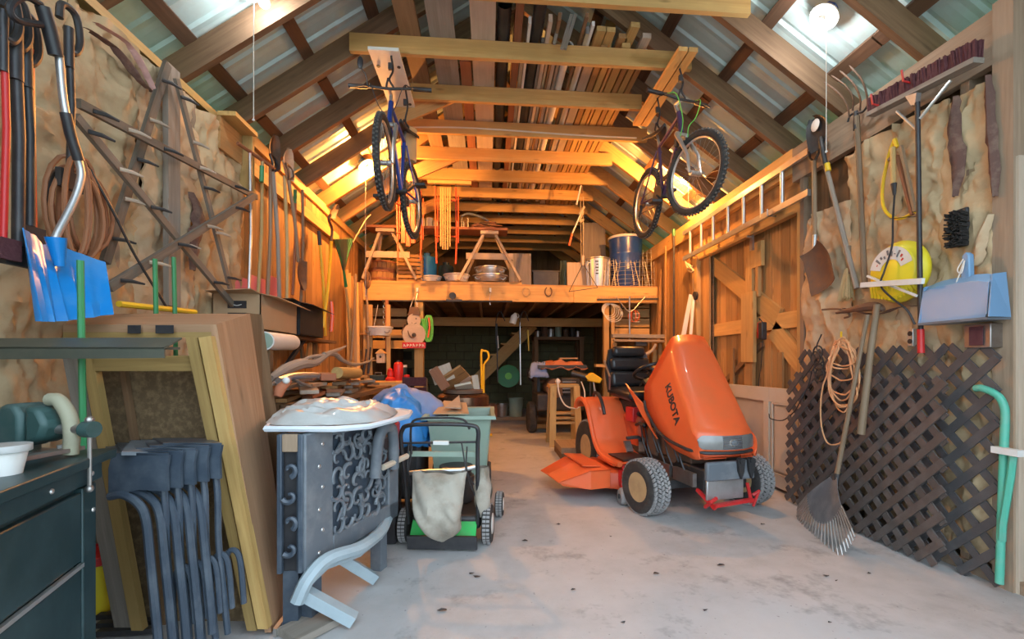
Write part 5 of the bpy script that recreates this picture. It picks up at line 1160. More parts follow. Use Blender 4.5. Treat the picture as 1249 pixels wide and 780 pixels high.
# beam front: horseshoes, pipe, hooks
YB = YL-.03
def BP(u, v, dy=0): return P(u, v, Y=YB-dy)
for i, (u, mt, lab) in enumerate([(642, 'tan', 'light horseshoe nailed to the loft beam'), (669, 'rust', 'dark horseshoe nailed to the loft beam')]):
    c = BP(u, 356, .005); o = MB().tube(arc(c, .055, -math.pi*.35+math.pi/2+math.pi, math.pi*1.35+math.pi/2+math.pi-math.pi*0, 16, (.8, 0, 0), (0, 0, 1.1)) if 0 else [c+V((.05*math.sin(a), 0, -.065*math.cos(a))) for a in [k*math.pi*1.7/16-math.pi*.85 for k in range(17)]], .009, 6).out('horseshoe', mt, None, True); tag(o, lab, 'horseshoe')
tag(MB().tube([BP(466, 367, .06), BP(625, 368, .06)], .014, 8).out('iron_rod', 'iron', None, True), 'long dark pipe hung under the loft beam', 'pipe')
for u, lab in ((509, 'white clamp hook on the loft beam over the snowman'), (598, 'white clamp hook on the loft beam right of the snowman')):
    r = T('clamp_hook', lab, 'hook', BP(u, 355), 'clamp hooks on the beam'); MB().box(BP(u, 354, .01), (.03, .02, .06)).out('clamp', 'white', r); MB().tube([BP(u, 358, .02), BP(u-1, 364, .05), BP(u, 372, .06)], .006, 6).out('hook', 'alu', r, True)
r = T('beam_pulley', 'small black pulley on top of the hanging pipe', 'pulley', BP(553, 362, .05)); MB().cyl(BP(552, 361, .04), BP(552, 361, .09), .05, 14).out('sheave', 'iron', r, True); MB().box(BP(554, 367, .06), (.22, .05, .03)).out('bracket', 'iron', r)
# landscape rake hung upside down
r = T('landscape_rake', 'wide landscape rake hung head up on the right end of the loft beam', 'rake', BP(766, 364, .05)); a, b = BP(728, 366, .07), BP(803, 365, .07)
board('rake_bar', 'iron', r, a, b, .02, .03, UPV); n_ = 34
for i in range(n_): p = a+(b-a)*(i+.5)/n_; MB().tube([p, p+V((0, -.01, .05))], .004, 4).out('tooth', 'steel', r)
MB().tube([BP(768, 362, .08), BP(768, 415, .10)], .012, 8).out('handle', 'steel', r, True)
MB().tube([BP(751, 362, .08), BP(764, 378, .1), BP(768, 381, .1)], .007, 6).out('brace', 'alu', r, True); MB().tube([BP(787, 362, .08), BP(773, 378, .1), BP(768, 381, .1)], .007, 6).out('brace', 'alu', r, True)
r = T('wire_coil', 'coil of pale wire hanging around the right loft post', 'coil', BP(745, 368)); 
for k in range(5): MB().tube(arc(BP(742+1.5*k, 378+k, .04), .095+.01*k, 0, 6.28, 24, (1, 0, 0), (0, .3, 1))[:-1], .004, 5, True).out('wire_loop', 'wcord', r, True)
r = T('work_light', 'orange caged work light hanging beside the rake handle', 'work light', BP(774, 375, .05))
for k in range(4): MB().tube(arc(BP(773, 386, .06), .085, 0, 6.28, 20, (math.cos(k*.8), math.sin(k*.8), 0), (0, 0, 1))[:-1], .0045, 5, True).out('cord_loop', 'orange', r, True)
for k in range(3): MB().tube(arc(BP(776, 383+5*k, .06), .05, 0, 6.28, 16, (1, 0, 0), (0, 1, 0))[:-1], .0035, 5, True).out('cage_ring', 'wcord', r, True)
r = T('hanging_bulb', 'unlit glass bulb hanging between the coil and the work light', 'bulb', BP(758, 370)); MB().sph(BP(758, 383, -.1), .03, (1, 1, 1.3)).out('glass', 'alu', r, True); MB().cyl(BP(758, 376, -.1), BP(758, 366, -.1), .016, 8).out('socket', 'iron', r)
# ================= under the loft =================
def U(u, v, Y): return P(u, v, Y=Y)
def cylo(name, lab, cat, c, prof, mat, parts=(), group=None, n=24):
    r = T(name, lab, cat, c, group); MB().lathe(prof, c, UPV, n).out('body', mat, r, True)
    for nm_, pr, mt in parts: MB().lathe(pr, c, UPV, n).out(nm_, mt, r, True)
    return r
# work counter at the left in front of the post
yq = 6.2; z = P(480, 466, Y=yq).z
r = T('work_counter', 'orange plank counter end beside the loft post', 'counter', (U(470, 470, yq).x, yq, 0))
for k in range(4): board('top_plank', 'tie', r, (XL+.10, 5.6+.19*k, z-.0), (U(503, 470, 5.6+.19*k).x+.02*(k % 2), 5.6+.19*k, z), .18, .045)
board('apron', 'tie', r, (XL+.12, 5.5, z-.07), (U(490, 470, 5.5).x, 5.5, z-.07), .03, .10)
for x_ in (XL+.15, U(485, 470, 5.55).x): board('leg', 'plank', r, (x_, 5.56, 0), (x_, 5.56, z-.03), .07, .07, (1, 0, 0)); board('leg', 'plank', r, (x_, 6.15, 0), (x_, 6.15, z-.03), .07, .07, (1, 0, 0))
zc = z+.023
# shelf frame at left with uprights
r = T('tall_shelf', 'open wooden shelf rack full of tools left of the loft post', 'shelf', (U(450, 470, 6.3).x, 6.35, zc))
for u in (446, 452, 474): board('upright', 'tie', r, U(u, 462, 6.3)*1, U(u, 372, 6.3), .04, .05, (1, 0, 0))
for v in (440, 408): board('shelf_board', 'plank', r, U(440, v, 6.33), U(472, v, 6.33), .16, .02)
for i, (u, v, w_, h_, mt, lab) in enumerate([(462, 461, .14, .07, 'chest', 'low dark green tool box on the counter'), (436, 452, .10, .16, 'black', 'black tool roll at the left end of the counter')]):
    q = U(u, v, 6.1); r = T('tool_box', lab, 'tool box', (q.x, 6.1, zc)); MB().b2((q.x-w_/1.5, 6.0, zc), (q.x+w_/1.5, 6.16, zc+h_)).out('box_body', mt, r, bev=.008); MB().b2((q.x-w_/1.5-.004, 5.995, zc+h_*.7), (q.x+w_/1.5+.004, 6.165, zc+h_)).out('lid', mt, r, bev=.006); MB().tube([(q.x-.04, 6.08, zc+h_), (q.x-.04, 6.08, zc+h_+.03), (q.x+.04, 6.08, zc+h_+.03), (q.x+.04, 6.08, zc+h_)], .006, 6).out('handle', 'steel', r, True)
r = T('birdhouse', 'small pale wooden birdhouse on the rack', 'birdhouse', U(465, 443, 6.25)); q = U(465, 443, 6.25)
MB().b2(q+V((-.05, -.05, 0)), q+V((.05, .05, .13))).out('house_box', 'pale', r); MB().prism([q+V((-.07, -.06, .125)), q+V((.07, -.06, .125)), q+V((0, -.06, .19))], (0, .13, 0)).out('roof', 'tie', r); MB().cyl(q+V((0, -.052, .08)), q+V((0, -.049, .08)), .017, 12).out('entry_hole', 'black', r)
q = U(463, 410, 6.3); basin(463, .17, 6.3, q.z, .10, 'pale enamel wash basin on the upper rack shelf', 'wcord')
r = T('iron_chain', 'pale chain hanging beside the rack under the beam', 'chain', U(469, 370, 6.5))
for k in range(14):
    c = U(469, 371+3.2*k, 6.5); MB().tube(arc(c, .017, 0, 6.28, 8, (1, 0, 0) if k % 2 else (0, 1, 0), (0, 0, 1.3))[:-1], .0045, 5, True).out('link', 'alu', r, True)
tag(board('dangling_stick', 'red_wood', None, U(472, 430, 6.48), U(472, 366, 6.48), .045, .02, (0, 1, 0)), 'brown stick hanging beside the pale chain', 'stick')
tag(MB().tube([U(455, 405, 6.45), U(461, 372, 6.45)], .004, 5).out('dangling_twine', 'wcord', None), 'thin pale cord slanting down to the enamel basin', 'cord')
for i, (u, v0, v1, tilt) in enumerate([(434, 425, 458, -2), (438, 428, 460, 2), (443, 426, 458, 4), (449, 424, 456, 3)]):
    a, b = U(u+tilt, v0, 6.15), U(u, v1, 6.15); r = T('hand_tool', ['first', 'second', 'third', 'fourth'][i]+' black handled tool from the wall in the rack on the counter', 'tool', b, 'black handled tools on the counter'); MB().tube([b, (a+b)/2], .016, 8).out('grip', 'black', r, True); MB().tube([(a+b)/2, a], .010, 6).out('shank', 'iron', r, True)
# red lantern / fuel cans
q = U(486, 459, 6.0); cylo('red_canister', 'tall red canister on the counter beside the loft post', 'canister', V((q.x, 6.0, zc)), [(.055, 0), (.06, .01), (.06, .20), (.045, .23), (.02, .24), (.001, .24)], 'red', [('cap', [(.025, .235), (.025, .26), (.001, .26)], 'iron')])
q = U(478, 460, 5.95); cylo('red_lantern', 'squat red lantern with handle left of the canister', 'lantern', V((q.x-.02, 5.95, zc)), [(.06, 0), (.062, .03), (.035, .05), (.042, .09), (.03, .13), (.035, .14), (.001, .17)], 'red')
q = U(497, 459, 6.0); cylo('red_cup', 'small red pot touching the loft post', 'pot', V((q.x, 5.95, zc)), [(.03, 0), (.035, .02), (.035, .07), (.03, .075), (.001, .07)], 'red')
q = U(492, 440, 6.2); cylo('dark_jar', 'dark jar with pale lid behind the red canister', 'jar', V((q.x, 6.2, zc)), [(.04, 0), (.045, .02), (.045, .17), (.001, .17)], 'chest', [('lid', [(.047, .17), (.047, .20), (.001, .2)], 'white')])
# snowman plaque
r = T('snowman_sign', 'wooden snowman cut-out with a hat hanging over a red board', 'sign', U(505, 425, 6.4)); Y_ = 6.44
def SP(u, v, dy=0): return P(u, v, Y=Y_-dy)
for nm_, u, v, rr, mt in (('body_disc', 505, 408, .155, 'pale'), ('head_disc', 505, 391, .092, 'pale')): MB().cyl(SP(u, v), SP(u, v, .02), rr, 24).out(nm_, mt, r)
MB().prism([SP(497, 385, .0), SP(513, 385, 0), SP(512, 382, 0), SP(510, 375, 0), SP(500, 375, 0), SP(499, 382, 0)], (0, -.03, 0)).out('hat', 'rust', r)
for u in (502.5, 507.5): MB().cyl(SP(u, 389, .02), SP(u, 389, .026), .010, 8).out('eye', 'iron', r)
MB().tube([SP(502, 394, .025), SP(505, 395.5, .025), SP(508, 394, .025)], .004, 5).out('mouth', 'iron', r, True)
MB().tube(spl([SP(497, 400, .025), SP(499, 409, .03), SP(504, 412, .03), SP(507, 409, .03)], 4), .010, 6).out('arm', 'rust', r, True); MB().sph(SP(505, 409, .03), .03, (1, .4, 1)).out('mitten', 'iron', r, True)
MB().tube([SP(494, 396, .0), SP(484+6, 405, .0), SP(493, 416, 0)], .008, 6).out('broom_stick', 'rust', r, True)
MB().b2(SP(491, 418), SP(519, 425, .035)).out('name_board', 'red', r); 
for k in range(7): q_ = SP(493.5+3.8*k, 421.5, .037); MB().tube(spl([q_+V((-.012, 0, -.02)), q_+V((-.008, 0, .018+.004*(k % 2))), q_+V((.004, 0, -.008)), q_+V((.012, 0, .015 if k % 3 else -.018))], 3), .0045, 5).out('painted_stroke', 'wcord', r, True)
MB().tube([SP(500, 377, .01), SP(505, 362, .01), SP(510, 377, .01)], .006, 6).out('hanging_cord', 'wcord', r, True)
# green cord reel
r = T('green_cord_reel', 'bright green cord wound on a reel right of the snowman', 'cord reel', U(523, 385, 6.6))
for k in range(9):
    uu = (514, 516.5, 521, 523, 525)[k % 5]; c = U(uu+R.uniform(-.6, .6), 401, 6.5-.02*(k % 3)); MB().tube(arc(c, .09 if uu > 518 else .06, 0, 6.28, 20, (.42, 0, 0), (0, 0, 2.0 if uu > 518 else 2.2))[:-1], .009, 6, True).out('cord_loop', 'lime', r, True)
MB().tube(spl([U(523, 388, 6.45), U(524, 400, 6.44), U(522, 412, 6.45)], 4), .012, 6).out('strap', 'orange', r, True)
# stair stringer and steps
r = T('stair_flight', 'rough timber steps rising to the right at the back wall', 'stairs', U(560, 470, 9.6))
a, b = U(572, 474, 9.6), U(650, 396, 9.6); board('stringer', 'tie', r, a, b, .05, .24, (0, 0, 1)); board('stringer', 'tie', r, a+V((0, .6, 0)), b+V((0, .6, 0)), .05, .24, (0, 0, 1))
for k in range(6):
    p = a+(b-a)*((k+.6)/6); board('tread', 'tie', r, p+V((-.02, -.05, .12)), p+V((-.02, .68, .12)), .24, .035, (0, 0, 1)); board('riser', 'tie', r, p+V((.09, -.02, .03)), p+V((.09, .66, .03)), .03, .16, (0, 0, 1))
# hanging tools and cables at the back
for i, (u, v0, v1, mt) in enumerate([(606, 395, 466, 'iron'), (634, 393, 470, 'alu'), (644, 403, 428, 'yellow'), (607, 410, 425, 'wcord')]):
    a, b = U(u, v0, 7.6), U(u+1, v1, 7.6); tag(MB().tube([a, b], .011, 6).out('long_tool', mt, None, True), ['dark rod hanging before the steps', 'shiny steel rod hanging right of the steps', 'short yellow strip hanging at the right of the steps', 'short white cord end hanging before the steps'][i], 'rod')
for i, u in enumerate((610, 639)):
    tag(MB().tube(spl([U(u-5, 420, 7.55), U(u-5, 392, 7.55), U(u, 380, 7.55), U(u+6, 392, 7.55)], 6), .007, 6).out('looped_cable', 'iron', None, True), 'black looped cable hanging '+('left' if i == 0 else 'right')+' of the white jug', 'cable')
q = U(627, 388, 7.2); r = T('white_jug', 'white plastic jug hanging under the loft joists', 'jug', q); MB().lathe([(.04, -.10), (.055, -.09), (.055, .02), (.03, .06), (.02, .08), (.001, .08)], q, (0.3, 0, 1), 20).out('jug_body', 'wcord', r, True); MB().tube(arc(q+V((.04, 0, .03)), .035, -1.6, 1.6, 8, (1, 0, 0), (0, 0, 1)), .008, 6).out('handle', 'wcord', r, True)
q = U(620, 459, 9.3); r = T('green_hose_reel', 'round green hose reel at the back wall', 'hose reel', q); MB().lathe([(.2, -.04), (.23, -.05), (.23, .05), (.2, .04)], q, (0, 1, 0), 26).out('reel', 'green', r, True); MB().cyl(q+V((0, -.05, 0)), q+V((0, .05, 0)), .07, 16).out('hub', 'lime', r)
for i, (u, v0, v1, mt, rr, lab) in enumerate([(629, 470, 491, 'cgreen', .15, 'pale plastic bucket at the back under the hose reel'), (612, 478, 492, 'steel', .13, 'dark bucket left of the pale one'), (600, 474, 488, 'red_wood', .14, 'brown pot left of the dark bucket')]):
    c = V((U(u, 480, 9.2).x, 9.2, .01)); h_ = (v1-v0)/560*9.2; cylo('bucket', lab, 'bucket', c, [(rr*.85, 0), (rr*.86, .01), (rr, h_), (rr*1.05, h_), (rr*1.05, h_+.02), (rr*.95, h_+.02), (rr*.8, .03), (.001, .03)], mt, group='buckets by the back wall')
# back shelf with cans
r = T('back_bench', 'dark wooden bench with a pale top edge in the dark corner', 'bench', U(690, 480, 9.5)); 
zb_ = U(690, 413, 9.4).z; xa, xb = U(651, 480, 9.4).x, U(712, 480, 9.4).x
board('bench_top', 'old', r, (xa, 9.6, zb_), (xb, 9.6, zb_), .5, .06); board('lower_shelf', 'old', r, (xa, 9.6, .7), (xb, 9.6, .7), .5, .04)
for x_ in (xa+.05, xb-.05):
    for y_ in (9.4, 9.8): board('leg', 'old', r, (x_, y_, 0), (x_, y_, zb_), .08, .08, (1, 0, 0))
for i, u in enumerate((656, 664, 672, 681, 690, 698, 705)):
    h_ = (.12, .2, .16, .24, .15, .19, .12)[i]; c = V((U(u, 400, 9.5).x, 9.5, zb_+.03)); cylo('paint_can', ['first', 'second', 'third', 'tall fourth', 'fifth', 'sixth', 'last'][i]+' can from the left on the dark back bench', 'can', c, [(.065, 0), (.065, h_), (.06, h_+.005), (.001, h_)], ('steel', 'rust', 'galv', 'cgreen', 'rust', 'iron', 'steel')[i], [('lid', [(.068, h_), (.068, h_+.015), (.001, h_+.012)], 'iron')], 'cans on the back bench')
# heap: snow blower with cloth, sawhorse
r = T('snow_thrower', 'dark machine with orange and blue cloths heaped on top', 'machine', U(685, 520, 6.9)); 
xc, yc = U(683, 500, 7.0).x, 7.1
MB().b2((xc-.38, yc-.3, .35), (xc+.36, yc+.4, .62)).out('housing', 'iron', r, bev=.03); MB().cyl((xc-.1, yc-.35, .7), (xc-.1, yc+.2, .7), .14, 18).out('engine_drum', 'rust', r, True); MB().b2((xc-.02, yc-.35, .6), (xc+.28, yc+.1, .86)).out('engine_block', 'iron', r, bev=.02)
for k in range(4): MB().b2((xc+.0, yc-.37, .64+.05*k), (xc+.2, yc-.34, .655+.05*k)).out('cooling_fin', 'steel', r)
for s_ in (-1, 1): 
    w__ = MB().lathe([(.1, -.06), (.2, -.07), (.24, -.04), (.24, .04), (.2, .07), (.1, .06)], (xc+s_*.43, yc, .24), (1, 0, 0), 26).out('wheel', 'rubber', r, True); MB().cyl((xc+s_*.43-.05, yc, .24), (xc+s_*.43+.05, yc, .24), .09, 16).out('wheel_hub', 'rust', w__)
mb = MB().tube(spl([(xc-.45, yc, .8), (xc-.5, yc-.1, .95), (xc-.4, yc-.2, 1.02)], 5), .015, 6); mb.out('handle_bar', 'iron', r, True)
def drape(name, lab, cx, cy, wx, wy, z0, dz, mat, seed, par=None):
    def f(u, v):
        x_, y_ = (u-.5)*2, (v-.5)*2; e = max(abs(x_), abs(y_)); return (cx+x_*wx+ns(u*5, v*5, seed)*.03, cy+y_*wy, z0-max(0, e-.72)*dz*3+ns(u*6, v*4, seed+3)*.045-abs(ns(u*11, v*9, seed+5))*.04)
    mb = MB(); blob(mb, f, 22, 22); o = mb.out(name, mat, par, True); m_ = o.modifiers.new('s', 'SOLIDIFY'); m_.thickness = .006; return tag(o, lab, 'cloth')
zt_ = U(683, 440, 7.0).z
drape('orange_cloth', 'crumpled orange patterned cloth heaped on the dark machine', xc+.04, yc, .36, .28, zt_-.02, .12, 'ofab', 3); drape('blue_cloth', 'pale blue cloth hanging off the left of the orange one', xc-.33, yc-.05, .14, .2, zt_-.04, .25, 'greyblue', 9)
tag(board('cardboard_sheet', 'card', None, (xc-.0, yc, zt_+.03), (xc+.28, yc, zt_+.035), .2, .02), 'flat cardboard piece on the orange cloth', 'cardboard'); 
MB().b2((xc-.36, yc-.28, zt_-.12), (xc+.38, yc+.28, zt_-.07)).out('top_tray', 'iron', r)
board('post', 'iron', r, (xc-.3, yc+.2, .6), (xc-.3, yc+.2, zt_-.1), .04, .04, (1, 0, 0)); board('post', 'iron', r, (xc+.3, yc+.2, .6), (xc+.3, yc+.2, zt_-.1), .04, .04, (1, 0, 0))
Ys = 5.9; r = T('step_stool', 'wooden saw stool with coiled cord before the dark machine', 'stool', U(690, 520, Ys)); zs = U(690, 471, Ys).z
board('top_board', 'yel', r, (U(670, 470, Ys).x, Ys+.1, zs), (U(706, 470, Ys).x, Ys+.1, zs), .22, .04)
for uu, dx in ((675, -.02), (703, .03)):
    board('leg', 'yel', r, (U(uu, 470, Ys).x, Ys, zs), (U(uu, 470, Ys).x+dx, Ys-.06, 0.0), .035, .08, (1, 0, 0)); board('leg', 'yel', r, (U(uu, 470, Ys).x, Ys+.2, zs), (U(uu, 470, Ys).x+dx, Ys+.3, 0.0), .035, .08, (1, 0, 0))
for k, zz in enumerate((.30, .36, .42)): board('shelf_board', 'tie', r, (U(672, 470, Ys).x, Ys+.05+.03*k, zz), (U(708, 470, Ys).x, Ys+.05+.03*k, zz), .12, .03)
MB().tube(spl([U(680, 462, Ys-.05), U(682, 480, Ys-.08), U(690, 495, Ys-.1), U(704, 498, Ys-.1), U(712, 490, Ys-.08), U(713, 478, Ys-.05), U(709, 466, Ys)], 6), .009, 6).out('cord', 'wcord', r, True)
q = U(680, 462, Ys); MB().sph(V((q.x, Ys-.02, zs+.06)), .035).out('float_ball', 'wcord', r, True)
r = T('wood_block', 'short thick laminated timber block on the concrete before the stool', 'block', U(697, 536, 5.2)); 
xw = U(697, 530, 5.2).x
for k in range(2): MB().b2((xw-.14, 5.05, .0+.07*k), (xw+.19, 5.60, .066+.07*k)).out('layer', 'old' if k == 0 else 'rough', r, bev=.003)
# yellow tool + hand truck
r = T('string_trimmer', 'yellow housed tool standing between the machine and the tractor', 'trimmer', U(725, 500, 6.2)); q = U(725, 461, 6.2)
MB().prism([q+V((-.13, 0, .02)), q+V((-.02, 0, .07)), q+V((.12, 0, -.02)), q+V((.08, 0, -.08)), q+V((-.08, 0, -.05))], (0, .14, 0)).out('housing', 'yellow', r, bev=.015); MB().tube([q+V((-.08, .05, .0)), q+V((-.3, .1, .06))], .05, 10).out('motor', 'black', r, True)
MB().tube([q+V((0, .06, -.05)), q+V((.06, .05, -.45)), V((q.x+.08, q.y, .02))], .014, 8).out('shaft', 'alu', r, True); MB().tube([q+V((-.05, .03, -.05)), V((q.x-.06, q.y, .02))], .012, 8).out('stand', 'iron', r, True)
r = T('hand_truck', 'yellow hooped hand truck handle standing at the back', 'hand truck', U(589, 500, 6.9)); Yt = 6.9
MB().tube(spl([V((U(588, 480, Yt).x, Yt, .02)), U(588, 480, Yt), U(587, 432, Yt), U(590, 428.5, Yt), U(595, 430, Yt), U(596, 437, Yt), U(591, 444, Yt), U(590, 452, Yt), V((U(590, 452, Yt).x, Yt, .1))], 5), .016, 8).out('hoop', 'yellow', r, True); board('toe_plate', 'yellow', r, (U(588, 480, Yt).x-.15, Yt-.1, .02), (U(588, 480, Yt).x+.15, Yt-.1, .02), .2, .01)
# bench behind the tractor (old table top with vice)
r = T('plank_bench', 'grey plank rack behind the tractor seat under the loft end', 'bench', U(780, 480, 6.3)); Yv = 6.25
board('top_plank', 'grey', r, U(746, 410, Yv), U(811, 411, Yv), .12, .05); board('under_plank', 'rough', r, U(748, 415.5, Yv), U(811, 416.5, Yv), .10, .03); board('bracket', 'iron', r, U(775, 420, Yv), U(788, 420, Yv), .06, .05)
zz = U(780, 418, Yv).z
for u in (752, 808): board('leg', 'plank', r, (U(u, 420, Yv).x, Yv+.1, 0), (U(u, 420, Yv).x, Yv+.1, zz), .05, .05, (1, 0, 0))
for i in range(9):
    u = 770+i*4.6; a = V((U(u, 470, 6.4).x, 6.38+.03*(i % 2), 0.02)); b = U(u+R.uniform(-6, 6), 424+R.uniform(0, 12), 6.45); tag(board('kindling_stick', ['plank', 'tie', 'pale', 'grey'][i % 4], None, a, b, .05, .03, (0, 1, 0)), ['nearest the seat', 'second from the seat', 'third from the seat', 'fourth from the seat', 'middle', 'fourth from the wall', 'third from the wall', 'second from the wall', 'nearest the plank wall'][i]+' of the upright sticks behind the tractor steering wheel', 'stick', 'sticks behind the tractor')
tag(MB().tube(spl([U(778, 436, 6.2), U(785, 434, 6.2), U(795, 428, 6.2), U(800, 420, 6.2)], 6), [.03]*6+[.025]*6+[.02]*6+[.015], 8).out('crooked_branch', 'drift', None, True), 'crooked branch lying in front of the sticks behind the tractor', 'branch')
tag(board('side_ledge', 'tie', None, U(726, 446, 6.5), U(742, 447, 6.5), .12, .04), 'short orange ledge fixed beside the right loft post', 'ledge')
M['starw'] = wood('weathered_lath', (.27, .22, .17), (.14, .11, .08), .85, .3, .2)
# ================= left wall =================
XA = XL+.16
def LWp(u, v, dx=0): return P(u, v, X=XA+dx)
PX = V((1, 0, 0))
# big star of old laths with peg clips
r = T('wooden_star', 'large weathered lath star with bulb clips on the insulation', 'star', LWp(200, 230))
arms = [((204, 78), (128, 320), .045, .02, 0), ((215, 96), (286, 372), .035, .018, .03), ((96, 126), (313, 241), .038, .02, .05), ((92, 142), (284, 372), .038, .02, .07), ((133, 351), (309, 240), .042, .02, .09)]
for (p, q, w_, t_, o_) in arms: board('lath', 'starw', r, LWp(*p, .02+o_), LWp(*q, .02+o_), t_, w_, (0, 0, 1) if abs(p[0]-q[0]) > 100 else (0, 1, 0.2))
board('centre_post', 'grey', r, LWp(209, 82, .0), LWp(210, 374, .0), .03, .10, (0, 1, 0))
for (p, q, w_, t_, o_) in arms:
    for k in range(5):
        t = .08+.2*k; c = LWp(p[0]+(q[0]-p[0])*t, p[1]+(q[1]-p[1])*t, .04+o_)
        mb = MB().tube([c, c+V((.03, .03, .0)), c+V((.05, .075, -.004))], [.010, .009, .005], 6); mb.out('bulb_clip', 'pale' if k % 2 else 'iron', r, True)
# snow shovel
r = T('snow_shovel', 'bright blue plastic snow shovel with bent grey shaft', 'snow shovel', LWp(75, 330, .2)); 
XS = XL+.42
def SS(u, v, dx=0): return P(u, v, X=XS+dx)
MB().tube(spl([SS(72, 66), SS(77, 120), SS(86, 165), SS(98, 205), SS(97, 225), SS(88, 250), SS(70, 285), SS(66, 296)], 5), .0125, 10).out('shaft', 'galv', r, True)
MB().tube([SS(52, 8), SS(60, 35), SS(68, 68)], .021, 10).out('upper_grip', 'black', r, True); MB().tube([SS(80, 138), SS(86, 165), SS(96, 196)], .017, 10).out('lower_grip', 'black', r, True)
MB().tube(spl([SS(50, 6), SS(30, -4), SS(12, 8), SS(20, 24), SS(50, 30)], 4), .011, 8).out('top_loop', 'black', r, True)
c0, c1, c2, c3 = SS(28, 278, -.02), SS(128, 320, -.02), SS(134, 384, .10), SS(46, 392, .10)
rows = []
for i in range(13):
    t = i/12; rw = []
    for j in range(17):
        s_ = j/16; p = (c0*(1-s_)+c1*s_)*(1-t)+(c3*(1-s_)+c2*s_)*t; cv = math.sin(math.pi*s_); p = p+V((-.07*cv*(1-t*.4)+.012*math.cos(s_*math.pi*12)*(.2+t), 0, .02*cv*(1-t)-.012*cv*t)); rw.append(p)
    rows.append(rw)
MB().grid(rows, .005, (-1, 0, 0)).out('scoop', 'blue', r, True)
MB().tube([SS(68, 290, .0), SS(73, 325, .0)], [.03, .015], 10).out('socket', 'blue', r, True)
# black handled tools in the corner
for i, (u0, v0, u1, v1, mt, rr, gm, lab) in enumerate([(4, 20, 4, 290, 'red', .010, 'black', 'red shafted tool at the far left edge with black grip'), (17, 30, 22, 300, 'black', .017, 'black', 'thick black shafted scraper left of the snow shovel'), (30, 50, 36, 276, 'black', .015, 'black', 'black shafted tool touching the blue shovel blade'), (84, 40, 85, 210, 'black', .012, 'black', 'black handled scraper behind the grey shovel shaft')]):
    a, b = SS(u0, v0, -.05-.02*i), SS(u1, v1, -.05-.02*i); r = T('long_scraper', lab, 'tool', b, 'black handled tools on the left'); MB().tube([a, (a+b)/2+V((0, .01, 0)), b], rr, 10).out('shaft', mt, r, True)
    MB().tube([a+V((0, 0, .02)), a+(b-a)*.25], rr*1.3, 10).out('grip', gm, r, True); MB().tube(spl([a+V((0, -.04, .03)), a+V((0, -.03, .09)), a+V((0, .03, .09)), a+V((0, .05, .0)), a+V((0, .03, -.06)), a+V((0, 0, -.07))], 4), .013, 8).out('loop_handle', 'iron', r, True)
    MB().beam(b, b+V((0, 0, -.07)), .10, .02, (1, 0, 0)).out('blade', 'maroon' if i in (0,) else 'iron', r)
tag(MB().tube([SS(38, 60, -.1), SS(42, 280, -.1)], .008, 8).out('thin_rod', 'orange', None, True), 'thin orange rod between the black shafts on the left', 'rod')
r = T('extension_lead', 'brown extension cord coiled on the left wall behind the snow shovel', 'cord', LWp(103, 205))
for k in range(9):
    w_ = R.uniform(.05, .15); c = LWp(97+R.uniform(-8, 8), 255+R.uniform(-6, 8), .05+.015*k); h_ = R.uniform(.17, .22); MB().tube(arc(c, 1, 0, 6.28, 18, (0, w_, 0), (0, 0, h_))[:-1], .0085, 6, True).out('cord_loop', 'bcord', r, True)
MB().tube(spl([LWp(63, 275, .1), LWp(57, 240, .1), LWp(68, 210, .1), LWp(80, 215, .1)], 6), .007, 6).out('cord_end', 'iron', r, True)
tag(MB().tube(spl([LWp(110, 207, .1), LWp(140, 262, .12), LWp(165, 312, .12), LWp(205, 378, .14)], 6), .006, 6).out('black_wire', 'iron', None, True), 'black wire running diagonally down behind the star', 'wire')
for u, v0, v1, lab in ((189, 316, 386, 'left of two slim green stakes below the star'), (212, 314, 386, 'right of two slim green stakes below the star'), (98, 318, 384, 'dark green stake in front of the snow shovel scoop')):
    xq_ = -1.55 if u > 100 else -1.36; a, b = P(u, v0, X=xq_), P(u+8, v1, X=xq_); tag(MB().tube([a, V((b.x, b.y, .01))], .010, 8).out('garden_stake', 'green', None, True), lab, 'stake', 'green stakes')
tag(MB().tube([P(145, 371, X=-1.6), P(238, 381, X=-1.6)], .014, 8).out('yellow_bar', 'yellow', None, True), 'yellow level bar lying behind the leaning frames', 'bar')
# T-handled tools and row of long tools on the far left wall
XT = XL+.17
def LT(u, v, dx=0): return P(u, v, X=XT+dx)
def longtool(name, lab, cat, top, bot, mat, rr=.014, dx=0, head=None, hm='iron', grip=None, cut=None):
    a, b = LT(*top, dx), LT(*bot, dx); r = T(name, lab, cat, b, 'long tools along the left plank wall')
    MB().tube([a, (a+b)/2+V((.012, 0, 0)), b], rr, 8).out('handle', mat, r, True)
    if grip == 't': MB().tube([a+V((-.03, -.11, .02)), a+V((.03, .11, .0))], .013, 8).out('cross_grip', 'red_wood', r, True); MB().tube([a+V((0, 0, .02)), a-V((0, 0, .10))], .012, 6).out('ferrule', 'red', r, True)
    if grip == 'd': MB().tube(spl([a, a+V((.02, -.05, .05)), a+V((0, -.05, .12)), a+V((0, .05, .12)), a+V((.02, .05, .05)), a], 4), .010, 7).out('grip', hm, r, True)
    if grip == 'c': MB().tube([a, a+(b-a)*.13], rr*1.25, 8).out('sleeve', hm, r, True)
    if head == 'shovel': d = V((0, .02, 1)); blade(a+V((.02, 0, -.02)), d, (0, 1, 0), (1, 0, 0), .10, .26, 1, .03).out('blade', hm, r, True)
    if head == 'down': blade(b+V((.02, 0, .02)), (0, .03, -1), (0, 1, 0), (1, 0, 0), .10, .27, 1, .03).out('blade', hm, r, True)
    return r
longtool('post_auger', 'T-handled dibber left of all tools on the ledger', 'tool', (305, 187), (303, 376), 'steel', .012, .05, grip='t')
